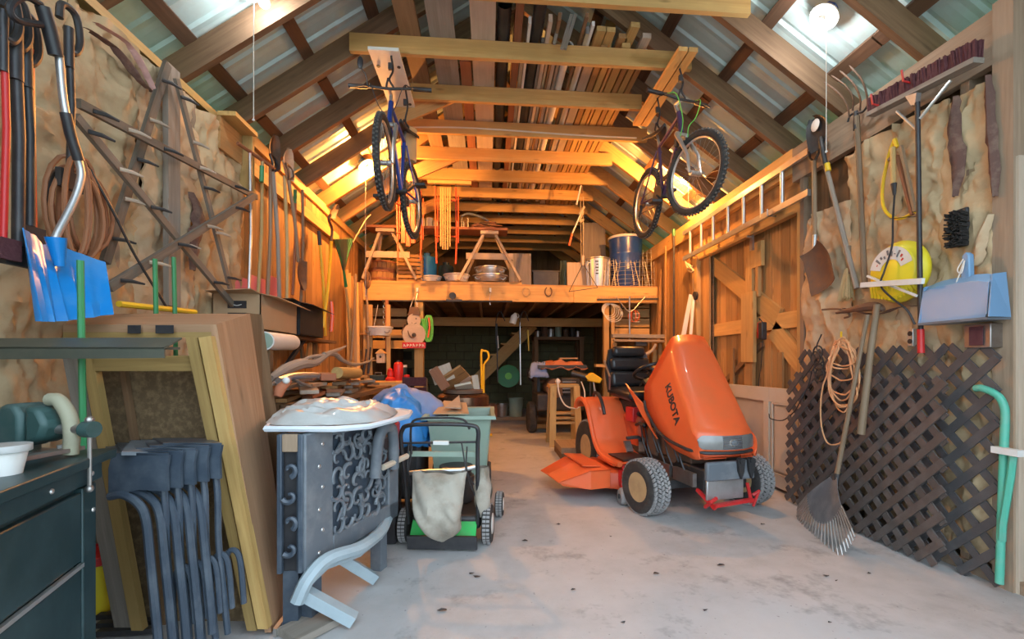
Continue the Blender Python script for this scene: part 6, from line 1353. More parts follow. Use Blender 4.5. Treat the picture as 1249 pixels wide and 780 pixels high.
longtool('soil_corer', 'second T-handled tool with a green sleeve', 'tool', (320, 197), (314, 374), 'handley', .013, .05, grip='t')
MB().tube([LT(319.5, 203, .07), LT(319, 222, .07)], .017, 8).out('green_sleeve', 'green', bpy.data.objects['soil_corer'], True)
longtool('edger', 'grey handled spade with black D grip', 'spade', (333, 210), (341, 372), 'grey', .017, .06, grip='d', hm='black')
longtool('hoe', 'pale handled hoe with its blade up by the ledger', 'hoe', (330, 200), (326, 372), 'handle', .015, .02, head='shovel', hm='rust')
longtool('garden_spade', 'yellowish handled spade with rusty blade up', 'spade', (347, 215), (350, 368), 'handley', .016, .07, head='shovel', hm='pale')
longtool('trenching_shovel', 'shovel hung blade down with rusty round blade', 'shovel', (352, 220), (364, 320), 'handle', .016, .09, head='down', hm='rust', grip='d')
longtool('green_rake', 'green socket tool with dark handle', 'rake', (360, 232), (357, 360), 'red_wood', .013, .05, grip='c', hm='green')
longtool('cultivator', 'brown handled cultivator beside the green socket tool', 'tool', (369, 232), (367, 368), 'handle', .014, .05, head=None)
longtool('yellow_fork', 'yellow handled tool leaning left, thin neck', 'tool', (389, 282), (397, 410), 'yellow', .016, .06, grip='c', hm='iron')
longtool('yellow_shovel', 'yellow handled shovel with rusty blade up at the rail', 'shovel', (404, 295), (394, 400), 'yellow', .017, .10, head=None)
MB().tube(spl([LT(404, 296, .10), LT(405, 280, .10), LT(401, 268, .11), LT(403, 262, .12)], 4), .015, 8).out('neck', 'rust', bpy.data.objects['yellow_shovel'], True); q_ = LT(403, 266, .12); blade(q_, LT(411, 246, .12)-q_, (0, 1, 0.1), (1, 0, 0), .09, .26, 1, .03).out('blade', 'rust', bpy.data.objects['yellow_shovel'], True)
longtool('orange_bar', 'orange tipped bar standing beside the yellow handles', 'bar', (404, 368), (404, 405), 'orange', .02, .08)
longtool('leaf_fan', 'wood handled leaf rake with a green fan by the loft corner', 'rake', (422, 352), (430, 455), 'handley', .017, .12)
lfan = bpy.data.objects['leaf_fan']; g0 = LT(422, 350, .12)
MB().tube([g0, LT(419, 328, .13)], [.02, .012], 8).out('green_socket', 'green', lfan, True)
MB().grid([[LT(419+(u_-.5)*w_, v_, .13+.02*math.sin(u_*3)) for u_ in (0, .25, .5, .75, 1)] for v_, w_ in ((330, 3), (315, 10), (300, 20), (292, 24))], .004, (1, 0, 0)).out('fan_web', 'chest', lfan)
for k in range(12): MB().tube([LT(419, 330, .14), LT(408+k*2, 290+(k-6)**2*.06, .15)], .003, 4).out('tine', 'green', lfan)
longtool('hay_rake', 'wooden rake handle leaning beside the green fan', 'rake', (434, 335), (428, 440), 'handle', .016, .16)
longtool('pitch_fork', 'three-tined rusty fork head at the loft corner', 'fork', (447, 350), (449, 455), 'handle', .016, .2)
pf = bpy.data.objects['pitch_fork']; q_ = LT(447, 352, .2)
for k in (-1, 0, 1): MB().tube(spl([q_, q_+V((.01, k*.09, .05)), q_+V((.02, k*.12, .15)), q_+V((.0, k*.10, .24))], 4), [.018]*6+[.012]*6+[.005], 6).out('tine', 'rust', pf, True)
# pink plastic sheet behind
for i, (u0, u1, lab) in enumerate([(284, 302, 'pink board behind the star tip on the plank wall'), (305, 323, 'pink board behind the T-handled tools'), (326, 341, 'pink board behind the grey spade handle')]):
    a, b = P(u0, 350, X=XL+.10), P(u1, 350, X=XL+.10); tag(board('pink_board', 'pinkp', None, (XL+.10, (a.y+b.y)/2, P(u0, 372, X=XL+.1).z), (XL+.10, (a.y+b.y)/2, P(u0, 335, X=XL+.1).z), abs(b.y-a.y), .012, (1, 0, 0)), lab, 'board', 'pink boards')
tag(MB().tube(spl([LT(428, 300, .1), LT(445, 270, .25), LT(452, 262, .3)], 4), .006, 6).out('loose_cord', 'rope', None, True), 'loose cord rising from the leaf rake to the rafters', 'cord')
for i in range(5):
    u = 427+i*3.0; tag(board('leaning_stick', ['tie', 'yel', 'plank', 'handle', 'tie'][i], None, V((P(u, 455, X=-1.62+.03*i).x, P(u, 455, X=-1.62+.03*i).y, .02)), P(u-3, 330+4*i, X=-1.8+.03*i), .04, .03, (1, 0, 0)), ['first', 'second', 'third', 'fourth', 'fifth'][i]+' stick from the plank wall in the bundle at the loft corner', 'stick', 'sticks at the loft corner')
# shelf with cardboard boxes and woodpile along left wall
sh = T('wall_bench', 'long rough bench carrying driftwood and offcuts along the plank wall', 'bench', (-1.5, 4.2, 0)); zbn = .80
for k in range(4): board('top_plank', 'old', sh, (-1.80+.2*k, 3.0, zbn), (-1.80+.2*k, 5.4, zbn), .19, .04)
for y_ in (3.1, 4.2, 5.3):
    for x_ in (-1.8, -1.16): board('leg', 'old', sh, (x_, y_, 0), (x_, y_, zbn-.02), .07, .07, (1, 0, 0))
zu = P(330, 408, X=-1.6).z
us = T('box_shelf', 'narrow shelf with brackets carrying the cardboard boxes', 'shelf', (-1.72, 4.1, zu)); board('shelf_board', 'old', us, (-1.72, 3.35, zu), (-1.72, 4.9, zu), .32, .025)
board('bracket', 'iron', us, P(345, 452, X=-1.72), P(376, 407, X=-1.62), .03, .03)
def boxx(lab, u0, u1, v0, v1, X, mat, flaps=1, dep=.3):
    a, b = P(u0, v1, X=X), P(u1, v1, X=X); z0 = zu+.014; z1 = P(u1, v0, X=X).z; y0, y1 = a.y, b.y; r = T('cardboard_box', lab, 'box', (X-.1, (y0+y1)/2, z0)); xb_ = X; xa_ = XL+.12
    MB().b2((xa_, y0, z0), (xb_, y0+.006, z1)).out('side', mat, r); MB().b2((xa_, y1-.006, z0), (xb_, y1, z1)).out('side', mat, r); MB().b2((xb_-.006, y0, z0), (xb_, y1, z1)).out('side', mat, r); MB().b2((xa_, y0, z0), (xa_+.006, y1, z1)).out('side', mat, r)
    MB().b2((xa_, y0, z0), (xb_, y1, z0+.005)).out('bottom', mat, r)
    if flaps:
        MB().grid([[(xb_, y0, z1), (xb_, y1, z1)], [(xb_+.10, y0+.01, z1-.02), (xb_+.11, y1-.01, z1-.05)]], .004, (0, 0, 1)).out('flap', mat, r)
        MB().grid([[(xa_, y0, z1), (xb_, y0, z1)], [(xa_+.01, y0-.10, z1+.0), (xb_-.01, y0-.11, z1+.015)]], .004, (0, 0, 1)).out('flap', mat, r)
    return r, y0, y1, z0, z1
rb, y0_, y1_, z0_, z1_ = boxx('open brown cardboard box with black printed labels on the shelf', 318, 362, 372, 404, -1.52, 'card')
for k, (dz, h_) in enumerate(((.04, .07), (.14, .05))):
    MB().b2((XL+.22, y0_-.004, z0_+dz), (XL+.34, y0_-.001, z0_+dz+h_)).out('printed_label', 'black', rb); MB().tube(spl([(XL+.25, y0_-.006, z0_+dz+h_*.5), (XL+.28, y0_-.006, z0_+dz+h_*.35), (XL+.31, y0_-.006, z0_+dz+h_*.5)], 4), .003, 4).out('curved_mark', 'white', rb)
boxx('dark open box with torn flaps next to the brown cardboard box', 366, 394, 378, 406, -1.50, 'black')
# white plastic roll
a, b = P(322, 416, X=-1.30), P(356, 418, X=-1.40); r = T('plastic_roll', 'white roll of plastic sheeting below the cardboard box', 'roll', a); MB().cyl(a, b, .055, 24).out('roll', 'white', r, True); MB().cyl(a-(b-a).normalized()*.002, a, .048, 20).out('roll_end', 'cgreen', r); board('support', 'old', r, (a.x, a.y+.05, zbn), (a.x, a.y+.05, a.z-.05), .04, .04, (1, 0, 0))
# driftwood antler
r = T('driftwood_branch', 'forked bleached driftwood branch across the bench', 'driftwood', P(400, 440, X=-1.3))
DWX = -1.22
def DW(u, v, dx=0): return P(u, v, X=DWX+dx)
MB().tube(spl([DW(330, 462), DW(350, 450), DW(368, 444), DW(383, 443), DW(400, 432), DW(415, 426), DW(423, 422)], 6), [.02, .022, .025, .028, .03, .032, .035, .035, .036, .036, .036, .035, .035, .034, .034, .032, .03, .03, .028, .028, .026, .025, .023, .022, .021, .02, .018, .017, .016, .014, .013, .012, .01, .009, .008, .006, .004][:37], 8).out('trunk', 'drift', r, True)
MB().tube(spl([DW(395, 433), DW(408, 432), DW(418, 440, .02), DW(432, 445, .03), DW(448, 442, .03), DW(456, 437, .03)], 6), [.02]*12+[.017]*8+[.013]*6+[.008]*5, 8).out('branch', 'drift', r, True)
MB().tube(spl([DW(366, 442), DW(378, 436), DW(390, 434), DW(400, 433)], 6), [.012]*18+[.01], 8).out('root', 'drift', r, True)
MB().tube(spl([DW(330, 470, .05), DW(350, 462, .05), DW(368, 468, .05), DW(378, 471, .05)], 5), .010, 7).out('twig', 'drift', r, True)
tag(MB().tube(spl([DW(340, 465, .1), DW(360, 459, .1), DW(388, 458, .1)], 4), [.02]*8+[.016], 8).out('grey_pipe', 'galv', None, True), 'pale grey pipe lying under the driftwood branch', 'pipe')
# offcut heap on the bench: individual pieces
k = 0
ADJ = ['long grey', 'short brown', 'pale flat', 'thick tan', 'thin dark', 'reddish']
PL = ['under the driftwood', 'beside the cardboard shelf bracket', 'near the counter end', 'at the front edge of the bench', 'in the middle of the woodpile', 'on top of the woodpile', 'near the white plastic roll']
for L_ in range(6):
    for j in range(7 if L_ < 3 else 5):
        y_ = 3.05+.30*j+R.uniform(-.05, .05); x_ = -1.27+R.uniform(-.16, .10); ln = R.uniform(.28, .55); an = R.uniform(-.9, .9); zz = zbn+.035+.028*L_
        a = V((x_-math.sin(an)*ln*.3, y_, zz)); b = V((x_+math.sin(an)*ln*.3, y_+math.cos(an)*ln, zz+R.uniform(0, .02)))
        o = board('wood_offcut', ['plank', 'old', 'pale', 'grey', 'drift', 'red_wood'][(L_+j*5) % 6], None, a, b, R.uniform(.06, .13), .024); tag(o, ADJ[(L_+j*5) % 6]+' offcut '+PL[j]+', '+['bottom layer', 'second layer', 'third layer', 'fourth layer', 'fifth layer', 'top layer'][L_], 'offcut', 'wood offcuts on the bench')
tag(MB().tube([P(411, 455, X=-1.15), P(436, 455, X=-1.15)], .045, 14).out('log_piece', 'yel', None, True), 'short round yellow log on the woodpile near the counter', 'log')
r = T('brown_block', 'brown brick-like block lying among the offcuts', 'block', P(402, 460, X=-1.12)); MB().box(P(400, 460, X=-1.12), (.10, .12, .05), .4).out('block_body', 'terra', r, bev=.006)
r = T('cloth_rooster', 'small red and cream cloth rag on the bench edge', 'rag', P(344, 474, X=-1.0)); 
mb = MB(); q = P(345, 474, X=-1.02); mb.tube(spl([q+V((-.02, -.01, -.04)), q+V((-.01, 0, 0)), q+V((.02, .01, .035)), q+V((.0, .0, .05))], 4), [.02, .022, .025, .026, .026, .024, .022, .02, .018, .018, .015, .01, .006], 10); mb.out('rag_body', 'terra', r, True); MB().sph(q+V((.02, -.01, .04)), .018).out('rag_tip', 'white', r, True)
for i in range(6):
    u = 370+i*4; tag(board('upright_offcut', ['old', 'plank', 'tie'][i % 3], None, P(u, 446, X=-1.66), P(u+R.uniform(-3, 3), 418+R.uniform(0, 5), X=-1.68), .05, .02, (1, 0, 0)), ['first', 'second', 'third', 'fourth', 'fifth', 'sixth'][i]+' upright offcut under the dark box from the bracket', 'offcut', 'upright offcuts under the dark box')
# ================= left foreground =================
def hexa(mb, c8, gax=None):
    """box from eight free corners: near quad (4) then far quad (4), same winding"""
    c8 = [V(c) for c in c8]; L = (c8[1]-c8[0]).length; return mb.add(c8, [(3, 2, 1, 0), (4, 5, 6, 7), (0, 1, 5, 4), (1, 2, 6, 5), (2, 3, 7, 6), (3, 0, 4, 7)], [(p-c8[0]).to_tuple() for p in c8])
def hplank(name, mat, r, a0, a1, w0, w1, d, label=None):
    """plank running a0->a1 with width points w0,w1 and thickness vector d; grain along its length"""
    a0, a1, w0, w1, d = map(V, (a0, a1, w0, w1, d)); L = (a1-a0).length; W_ = (w0-a0).length; t = d.length
    mb = MB().add([a0, a1, w1, w0, a0+d, a1+d, w1+d, w0+d], [(3, 2, 1, 0), (4, 5, 6, 7), (0, 1, 5, 4), (1, 2, 6, 5), (2, 3, 7, 6), (3, 0, 4, 7)], [(0, 0, 0), (L, 0, 0), (L, W_, 0), (0, W_, 0), (0, 0, t), (L, 0, t), (L, W_, t), (0, W_, t)])
    return mb.out(name, mat, r, label=label)
M['yoak'] = wood('aged_yellow_board', (.44, .29, .10), (.26, .16, .05), .6, .15, .5)
M['bboard'] = wood('brown_side_board', (.46, .27, .15), (.30, .16, .08), .65, .1, .5)
D1, D2 = 1.80, 2.10
r = T('framed_screen', 'deep wooden frame with yellow edges and rusty mesh leaning to the left wall', 'frame', (-.95, 1.9, 0))
FTR, RTR = P(264, 396, D=D1), P(305, 383, D=D2); FBR, RBR = P(331, 772, D=D1+.02), P(357, 738, D=D2-.06)
FBR.z = max(FBR.z, .0); 
FTL, RTL = P(77, 396, D=D1-.02), P(104, 383, D=D2-.05)
hplank('side_board', 'bboard', r, FTR, FBR, RTR, RBR, (-.025, 0, 0), 'wide brown side board')
dv = (RTR-FTR)
hplank('top_board', 'bboard', r, FTL, FTR, RTL, RTR, (0, 0, -.03))
hplank('top_rail', 'yoak', r, P(77, 397, D=D1-.02), P(262, 397, D=D1), P(77, 412, D=D1-.02), P(262, 412, D=D1), (0, .03, .01))
for u0, u1 in ((156, 172), (190, 212)): hplank('dark_tape', 'black', r, P(u0, 397, D=D1-.025), P(u1, 397, D=D1-.025), P(u0, 407, D=D1-.025), P(u1, 407, D=D1-.025), (0, -.002, 0))
hplank('edge_strip', 'yoak', r, P(226, 412, D=D1-.02), P(301, 770, D=D1), P(240, 412, D=D1-.02), P(313, 770, D=D1), (0, .035, 0))
hplank('edge_strip', 'yel', r, P(242, 412, D=D1-.03), P(314, 768, D=D1-.01), P(257, 410, D=D1-.03), P(327, 768, D=D1-.01), (0, .035, 0))
hplank('inner_rail', 'yoak', r, P(112, 436, D=D1), P(232, 434, D=D1), P(114, 453, D=D1), P(234, 453, D=D1), (0, .03, 0))
hplank('left_stile', 'yoak', r, P(98, 430, D=D1), P(160, 770, D=D1), P(112, 430, D=D1), P(174, 770, D=D1), (0, .03, 0)); hplank('left_stile', 'grey', r, P(75, 430, D=D1+.02), P(140, 770, D=D1+.02), P(97, 430, D=D1+.02), P(160, 770, D=D1+.02), (0, .03, 0))
hplank('rusty_mesh', 'osb', r, P(110, 445, D=D1+.12), P(245, 445, D=D1+.12), P(165, 765, D=D1+.12), P(310, 765, D=D1+.12), (0, .01, 0))
for u0, u1 in ((145, 152),): hplank('mullion', 'old', r, P(u0, 450, D=D1+.09), P(u0+50, 765, D=D1+.09), P(u1, 450, D=D1+.09), P(u1+50, 765, D=D1+.09), (0, .02, 0))
# boards behind it
r = T('rear_panel_board', 'olive brown plank edge standing behind the framed screen', 'plank', P(350, 600, D=2.25)); hplank('plank', 'old', r, P(302, 382, D=2.2), P(322, 612, D=2.2), P(319, 384, D=2.3), P(354, 610, D=2.3), (-.02, .02, 0)); hplank('plank_lower', 'old', r, P(322, 612, D=2.2), P(345, 730, D=2.15), P(354, 610, D=2.3), P(362, 690, D=2.25), (-.02, .02, 0))
tag(hplank('round_edged_board', 'rough', None, P(342, 628, D=2.12), P(345, 715, D=2.12), P(358, 630, D=2.2), P(366, 712, D=2.2), (-.02, .02, 0)), 'short rough board with a worn edge low behind the framed screen', 'board')
tag(board('floor_board', 'grey', None, P(350, 778, Z=.02), P(402, 752, Z=.02), .14, .03), 'short grey board lying on the floor at the foot of the framed screen', 'board')
tag(hplank('metal_strip', 'alu', None, P(333, 776, Z=.005), P(360, 740, Z=.005), P(337, 778, Z=.005), P(364, 742, Z=.005), (0, 0, .03)), 'thin metal strip on the floor beside the brown side board', 'strip')
# steel angle on its ledge
r = T('steel_angle', 'long dull green steel angle lying level across the frame front', 'steel angle', P(100, 425, D=1.5))
a, b = P(-60, 425, D=1.50), P(212, 425, D=1.52); M['angle'] = paint('dull_green_steel', (.10, .11, .085), .5, .4, .6, (.16, .15, .11), 9)
board('flange', 'angle', r, a, b, .06, .008, (0, 0, 1)); hplank('web', 'angle', r, P(-60, 423, D=1.44), P(200, 424, D=1.46), P(-60, 439, D=1.44), P(200, 437, D=1.46), (0, .006, 0)); hplank('lip', 'angle', r, P(-60, 413, D=1.5), P(222, 412, D=1.54), P(-60, 423, D=1.44), P(200, 424, D=1.46), (0, 0, -.006))
# chest / steel workbench
CZ = .85; c0 = P(112, 566, D=1.27); ex = V((-.30, .954, 0)).normalized(); ey = V((-.954, -.30, 0))
CM = Matrix((ex, ey, V((0, 0, 1)))).transposed().to_4x4(); CM.translation = V((c0.x, c0.y, 0))
r = T('steel_workbench', 'dark green steel tool chest with rivets in the near left corner', 'workbench', (c0.x, c0.y, 0))
Lc = .80
MB(CM).b2((-Lc, .01, .10), (0, .60, CZ-.06)).out('cabinet', 'chest', r, bev=.006)
MB(CM).b2((-Lc, -.03, CZ-.045), (.07, .64, CZ-.018)).out('top_plate', 'chest', r, bev=.004)
MB(CM).b2((-Lc, -.012, CZ-.095), (.03, .62, CZ-.046)).out('top_band', 'chest', r, bev=.004)
MB(CM).b2((-Lc, -.008, .12), (-.075, .012, .54)).out('drawer_front', 'chest', r, bev=.004); MB(CM).b2((-Lc, -.008, .56), (-.075, .012, CZ-.11)).out('drawer_front', 'chest', r, bev=.004)
MB(CM).b2((-Lc, -.014, .545), (-.075, -.004, .555)).out('drawer_trim', 'alu', r)
MB(CM).b2((-.07, -.010, .10), (.0, .012, CZ-.1)).out('corner_stile', 'chest', r, bev=.004)
for x_, z_ in ((-.03, CZ-.07), (-.22, CZ-.07), (-.025, .68), (-.025, .30), (-.025, .16), (-.5, .66)): MB(CM).lathe([(.007, 0), (.006, .003), (.001, .005)], (x_, -.012, z_), (0, -1, 0), 8).out('rivet', 'alu', r, True)
for x_ in (-.74, -.05):
    for y_ in (.05, .55): MB(CM).b2((x_-.02, y_-.02, 0), (x_+.02, y_+.02, .11)).out('foot', 'iron', r)
# vise in its own frame on the bench top
M['visearch'] = paint('dusty_cream_casting', (.30, .29, .20), .7, .1, .6, (.15, .14, .10), 9)
r = T('bench_vise', 'heavy green bench vise with a cream curved arch and steel screw bar', 'vise', CM @ V((-.05, .12, CZ)))
VM = CM @ Matrix.Translation(V((.0, .13, CZ-.018))) @ Matrix.Rotation(math.radians(62), 4, 'Z') @ Matrix.Scale(.82, 4)
# local x: to the left in the picture, y: away, z up
MB(VM).b2((-.04, -.07, 0), (.16, .07, .015)).out('swivel_base', 'steel', r, bev=.004); MB(VM).cyl((.06, 0, .015), (.06, 0, .04), .065, 20).out('swivel_ring', 'vise', r, True)
MB(VM).prism([(-.03, -.05, .035), (.26, -.05, .035), (.27, -.05, .08), (.16, -.05, .11), (.06, -.05, .12), (.045, -.05, .17), (-.005, -.05, .175), (-.03, -.05, .14)], (0, .10, 0)).out('fixed_jaw', 'vise', r, bev=.012)
MB(VM).prism([(-.045, -.05, .04), (-.10, -.05, .06), (-.12, -.05, .11), (-.09, -.05, .16), (-.045, -.05, .17)], (0, .10, 0)).out('moving_jaw', 'vise', r, bev=.012)
MB(VM).tube(spl([(-.075, 0, .185), (-.11, 0, .18), (-.145, 0, .13), (-.155, 0, .07), (-.15, 0, .01)], 5), .021, 10).out('cream_arch', 'visearch', r, True)
MB(VM).cyl((-.10, 0, .09), (-.21, 0, .09), .016, 12).out('screw', 'steel', r, True); MB(VM).cyl((-.20, 0, .09), (-.235, 0, .09), .026, 14).out('screw_head', 'vise', r, True)
mb = MB(VM).tube([(-.218, 0, -.10), (-.218, 0, .12)], .006, 8); mb.sph((-.218, 0, .12), .013); mb.sph((-.218, 0, -.10), .012); mb.out('handle_bar', 'steel', r, True)
for s_ in (-1, 1): MB(VM).cyl((.02+s_*.07, -.055, .015), (.02+s_*.07, -.055, .028), .012, 8).out('mounting_bolt', 'alu', r)
r = T('white_tub', 'small white plastic tub on the workbench at the left edge', 'tub', P(5, 568, D=1.0)); q = V((P(4, 568, D=1.02).x, P(4, 568, D=1.02).y, CZ-.018)); MB().lathe([(.03, 0), (.04, .055), (.043, .057), (.043, .062), (.036, .06), (.001, .058)], q, UPV, 20).out('tub_body', 'white', r, True); MB().lathe([(.0445, .050), (.046, .052), (.046, .066), (.001, .067)], q, UPV, 20).out('lid', 'plastic', r, True)
tag(board('flat_bar', 'steel', None, CM @ V((-.55, .12, CZ+.02)), CM @ V((-.02, .02, CZ+.0)), .03, .01), 'flat steel bar lying across the workbench top in front of the vise', 'bar')
# yellow pail behind the bench
r = T('yellow_pail', 'yellow pail with a red rim on the floor behind the workbench', 'pail', (P(118, 735, D=1.95).x, P(118, 735, D=1.95).y, 0)); q = V((P(116, 735, D=2.0).x, P(116, 735, D=2.0).y, .01)); MB().lathe([(.08, 0), (.085, .01), (.10, .22), (.001, .22)], q, UPV, 24).out('pail_body', 'yplast', r, True); MB().lathe([(.101, .21), (.108, .215), (.108, .25), (.10, .25), (.10, .24), (.001, .235)], q, UPV, 24).out('rim', 'red', r, True); MB().tube([q+V((.11, -.02, .2)), q+V((.0, -.11, .16)), q+V((-.1, -.02, .2))], .004, 6).out('bail', 'steel', r, True); MB().prism([q+V((-.03, -.098, .02)), q+V((.05, -.093, .02)), q+V((.0, -.1, .10))], (0, -.004, 0)).out('red_mark', 'red', r)
# stack of resin chairs
def chair(i, lab):
    o = V((.029*i, .022*i, .004*i)); D0 = 1.50
    def Q(u, v, k=0): return P(u, v, D=D0+k)+o
    r = T('resin_chair', lab, 'chair', V((Q(190, 770).x, Q(190, 770).y, 0)), 'stacked charcoal resin chairs')
    def bar(nm_, pts, w, t): 
        pts = spl(pts, 5); MB().tube(pts, w, 8).out(nm_, 'darkchair', r, True)
    w_ = .017
    bar('front_leg', [Q(134, 606), Q(150, 604), Q(168, 614), Q(178, 634), Q(184, 690), Q(192, 770), Q(194, 800)], .0135, 0)
    bar('front_leg', [Q(108, 600, .45), Q(122, 603, .45), Q(130, 640, .45), Q(136, 700, .45), Q(140, 760, .45)], .012, 0)
    bar('rear_leg', [Q(198, 582, .03), Q(202, 620, .03), Q(204, 680, .05), Q(210, 740, .05), Q(216, 800, .05)], .011, 0)
    bar('arm', [Q(214, 778, .08), Q(211, 735, .08), Q(213, 706, .08), Q(220, 692, .08), Q(229, 694, .08), Q(234, 712, .08), Q(238, 760, .08)], .010, 0)
    MB().grid([[Q(136, 556), Q(165, 553), Q(206, 556)], [Q(132, 572), Q(165, 570), Q(203, 572)], [Q(132, 606), Q(168, 598), Q(204, 600)]], .012, (0, 1, 0)).out('apron', 'darkchair', r, True)
    MB().grid([[Q(130, 556, .0), Q(206, 556, .0)], [Q(128, 544, .45), Q(196, 544, .45)]], .008, (0, 0, 1)).out('seat', 'darkchair', r)
    return r
for i in range(5): chair(i, ['nearest and lowest of the stacked charcoal resin chairs', 'second of the stacked charcoal resin chairs from the front', 'middle one of the five stacked charcoal resin chairs', 'fourth of the stacked charcoal resin chairs from the front', 'rearmost of the stacked charcoal resin chairs beside the yellow strip'][i])
r = T('patio_slab_board', 'grey weathered board lying on top of the charcoal chair stack', 'board', P(190, 548, D=1.7)); hplank('board', 'greyplast', r, P(148, 556, D=1.47), P(232, 556, D=1.62), P(160, 541, D=1.78), P(254, 541, D=1.9), (0, 0, .012))
for k in range(3): tag(board('floor_rail', 'iron', None, P(120, 752+10*k, Z=.02), P(188, 748+10*k, Z=.02), .03, .02), ['farthest', 'middle', 'nearest'][k]+' dark metal slat on the floor beneath the chair stack', 'slat', 'dark slats on the floor')
# ornate resin bench on end
N_, F_ = V((-.735, 1.90, 0)), V((-.50, 2.58, 0)); ux = (F_-N_).normalized(); OM = frame(N_, ux); Lb = (F_-N_).length; zb_, zt_ = .24, .795
r = T('ornate_bench', 'slate grey resin bench end with raised scrollwork under the white table top', 'bench', N_)
nO = OM.to_3x3() @ V((0, -1, 0))                                           # towards the aisle
def OB(a, b, name='panel_border', mat='greyplast', bev=.006): return MB(OM).b2(a, b).out(name, mat, r, bev=bev)
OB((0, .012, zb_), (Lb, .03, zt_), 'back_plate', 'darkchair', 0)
OB((0, -.012, zb_), (.17, .03, zt_), 'near_border'); OB((.17, -.012, zt_-.03), (Lb, .03, zt_), 'top_border'); OB((.17, -.012, zb_), (Lb, .03, zb_+.09), 'bottom_border'); OB((Lb-.10, -.012, zb_), (Lb, .03, zb_+.26), 'far_border')
def scroll(mb, c, s_, a0, turn, M0, w0=.0105):
    pts = []; rs = []
    for k in range(15):
        t = k/14; a = a0+turn*t*4.6; q = s_*(1-.78*t); pts.append(V(c)+V((math.cos(a)*q, -.004, math.sin(a)*q))); rs.append(w0*(1-.45*t))
    mb.M = M0; return mb.tube(pts, rs, 6)
Rs = random.Random(4)
for iy in range(6):
    for ix in range(6):
        c = (.205+ix*.072+Rs.uniform(-.01, .01), -.004, zb_+.125+iy*.074+Rs.uniform(-.01, .01))
        scroll(MB(), c, Rs.uniform(.044, .062), Rs.uniform(0, 6.28), Rs.choice((-1, 1)), OM).out('scroll', 'greyplast', r, True)
for k in range(9):
    c = V((.24+(k%3)*.15, -.01, zb_+.17+(k//3)*.15)); a = Rs.uniform(0, 6.28); d = V((math.cos(a), 0, math.sin(a))); q = V((-d.z, 0, d.x)); MB(OM).prism([c-d*.05, c-d*.01+q*.02, c+d*.05, c-d*.01-q*.02], (0, .01, 0)).out('leaf_ornament', 'greyplast', r, bev=.003)
# front end; its shade is painted in with darker resin and black backing
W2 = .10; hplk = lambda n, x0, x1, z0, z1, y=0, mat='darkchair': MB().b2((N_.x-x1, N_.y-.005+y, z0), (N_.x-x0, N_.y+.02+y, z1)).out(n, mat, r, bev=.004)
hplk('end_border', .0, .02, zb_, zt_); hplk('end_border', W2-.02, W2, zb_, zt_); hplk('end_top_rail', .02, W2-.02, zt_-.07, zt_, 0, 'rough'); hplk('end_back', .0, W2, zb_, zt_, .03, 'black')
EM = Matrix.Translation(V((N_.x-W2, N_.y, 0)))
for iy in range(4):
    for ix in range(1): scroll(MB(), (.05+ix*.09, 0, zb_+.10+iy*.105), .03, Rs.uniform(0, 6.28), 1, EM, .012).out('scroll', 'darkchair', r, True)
MB(OM).tube(spl([(.46, -.03, zt_-.28), (.46, -.05, zt_-.10), (.50, -.06, zt_-.04), (.56, -.06, zt_-.05), (.60, -.05, zt_-.12), (.62, -.04, zt_-.27)], 6), .028, 10).out('arm_rest', 'cream' if 0 else 'greyplast', r, True); MB(OM).tube([(.50, -.05, zt_-.24), (.74, -.05, zt_-.23)], .016, 8).out('cross_peg', 'cream', r, True)
for k in range(6): MB(OM).lathe([(.009, 0), (.007, .003), (.001, .004)], (.08+.02*(k % 2), -.013, zb_+.05+.09*k), (0, -1, 0), 8).out('screw', 'alu', r, True)
MB(OM).b2((.05, .0, .0), (.11, .06, zb_)).out('support_leg', 'darkchair', r); MB(OM).b2((Lb-.16, .0, .0), (Lb-.10, .06, zb_)).out('support_leg', 'greyplast', r)
for x_ in (-.06,): MB().b2((N_.x+x_-.03, N_.y+.03, 0), (N_.x+x_+.03, N_.y+.09, zb_)).out('support_leg', 'darkchair', r)
# pale blue resin stool legs
r = T('pale_blue_stool', 'pale blue resin table lying on its curved edge beneath the ornate bench', 'table', P(420, 700, D=2.0))
MB().tube(spl([P(362, 735, D=1.80), P(376, 706, D=1.82), P(400, 682, D=1.9), P(440, 668, D=2.06), P(465, 648, D=2.3), P(474, 630, D=2.5)], 6), .028, 8).out('curved_edge', 'chairblue', r, True)
MB().grid([[P(372, 716, D=1.83), P(400, 689, D=1.92), P(440, 674, D=2.08), P(467, 652, D=2.32)], [P(380, 690, D=1.98), P(402, 672, D=2.05), P(436, 660, D=2.2), P(460, 640, D=2.45)]], .02, (0, 0, -1)).out('table_edge_web', 'chairblue', r, True)
for (p, q) in (((368, 722, 1.84), (432, 757)), ((402, 672, 2.05), (456, 706))):
    a = P(p[0], p[1], D=p[2]); b = P(*q, Z=.03); board('leg', 'chairblue', r, a, b, .05, .045, (.3, 0, 1))
tag(board('grey_upright', 'greyplast', None, V((P(462, 690, Z=0).x, P(462, 690, Z=0).y, 0)), V((P(462, 690, Z=0).x, P(462, 690, Z=0).y, .20)), .05, .04, (1, 0, 0)), 'short grey upright standing on the floor beside the push mower wheel', 'post')
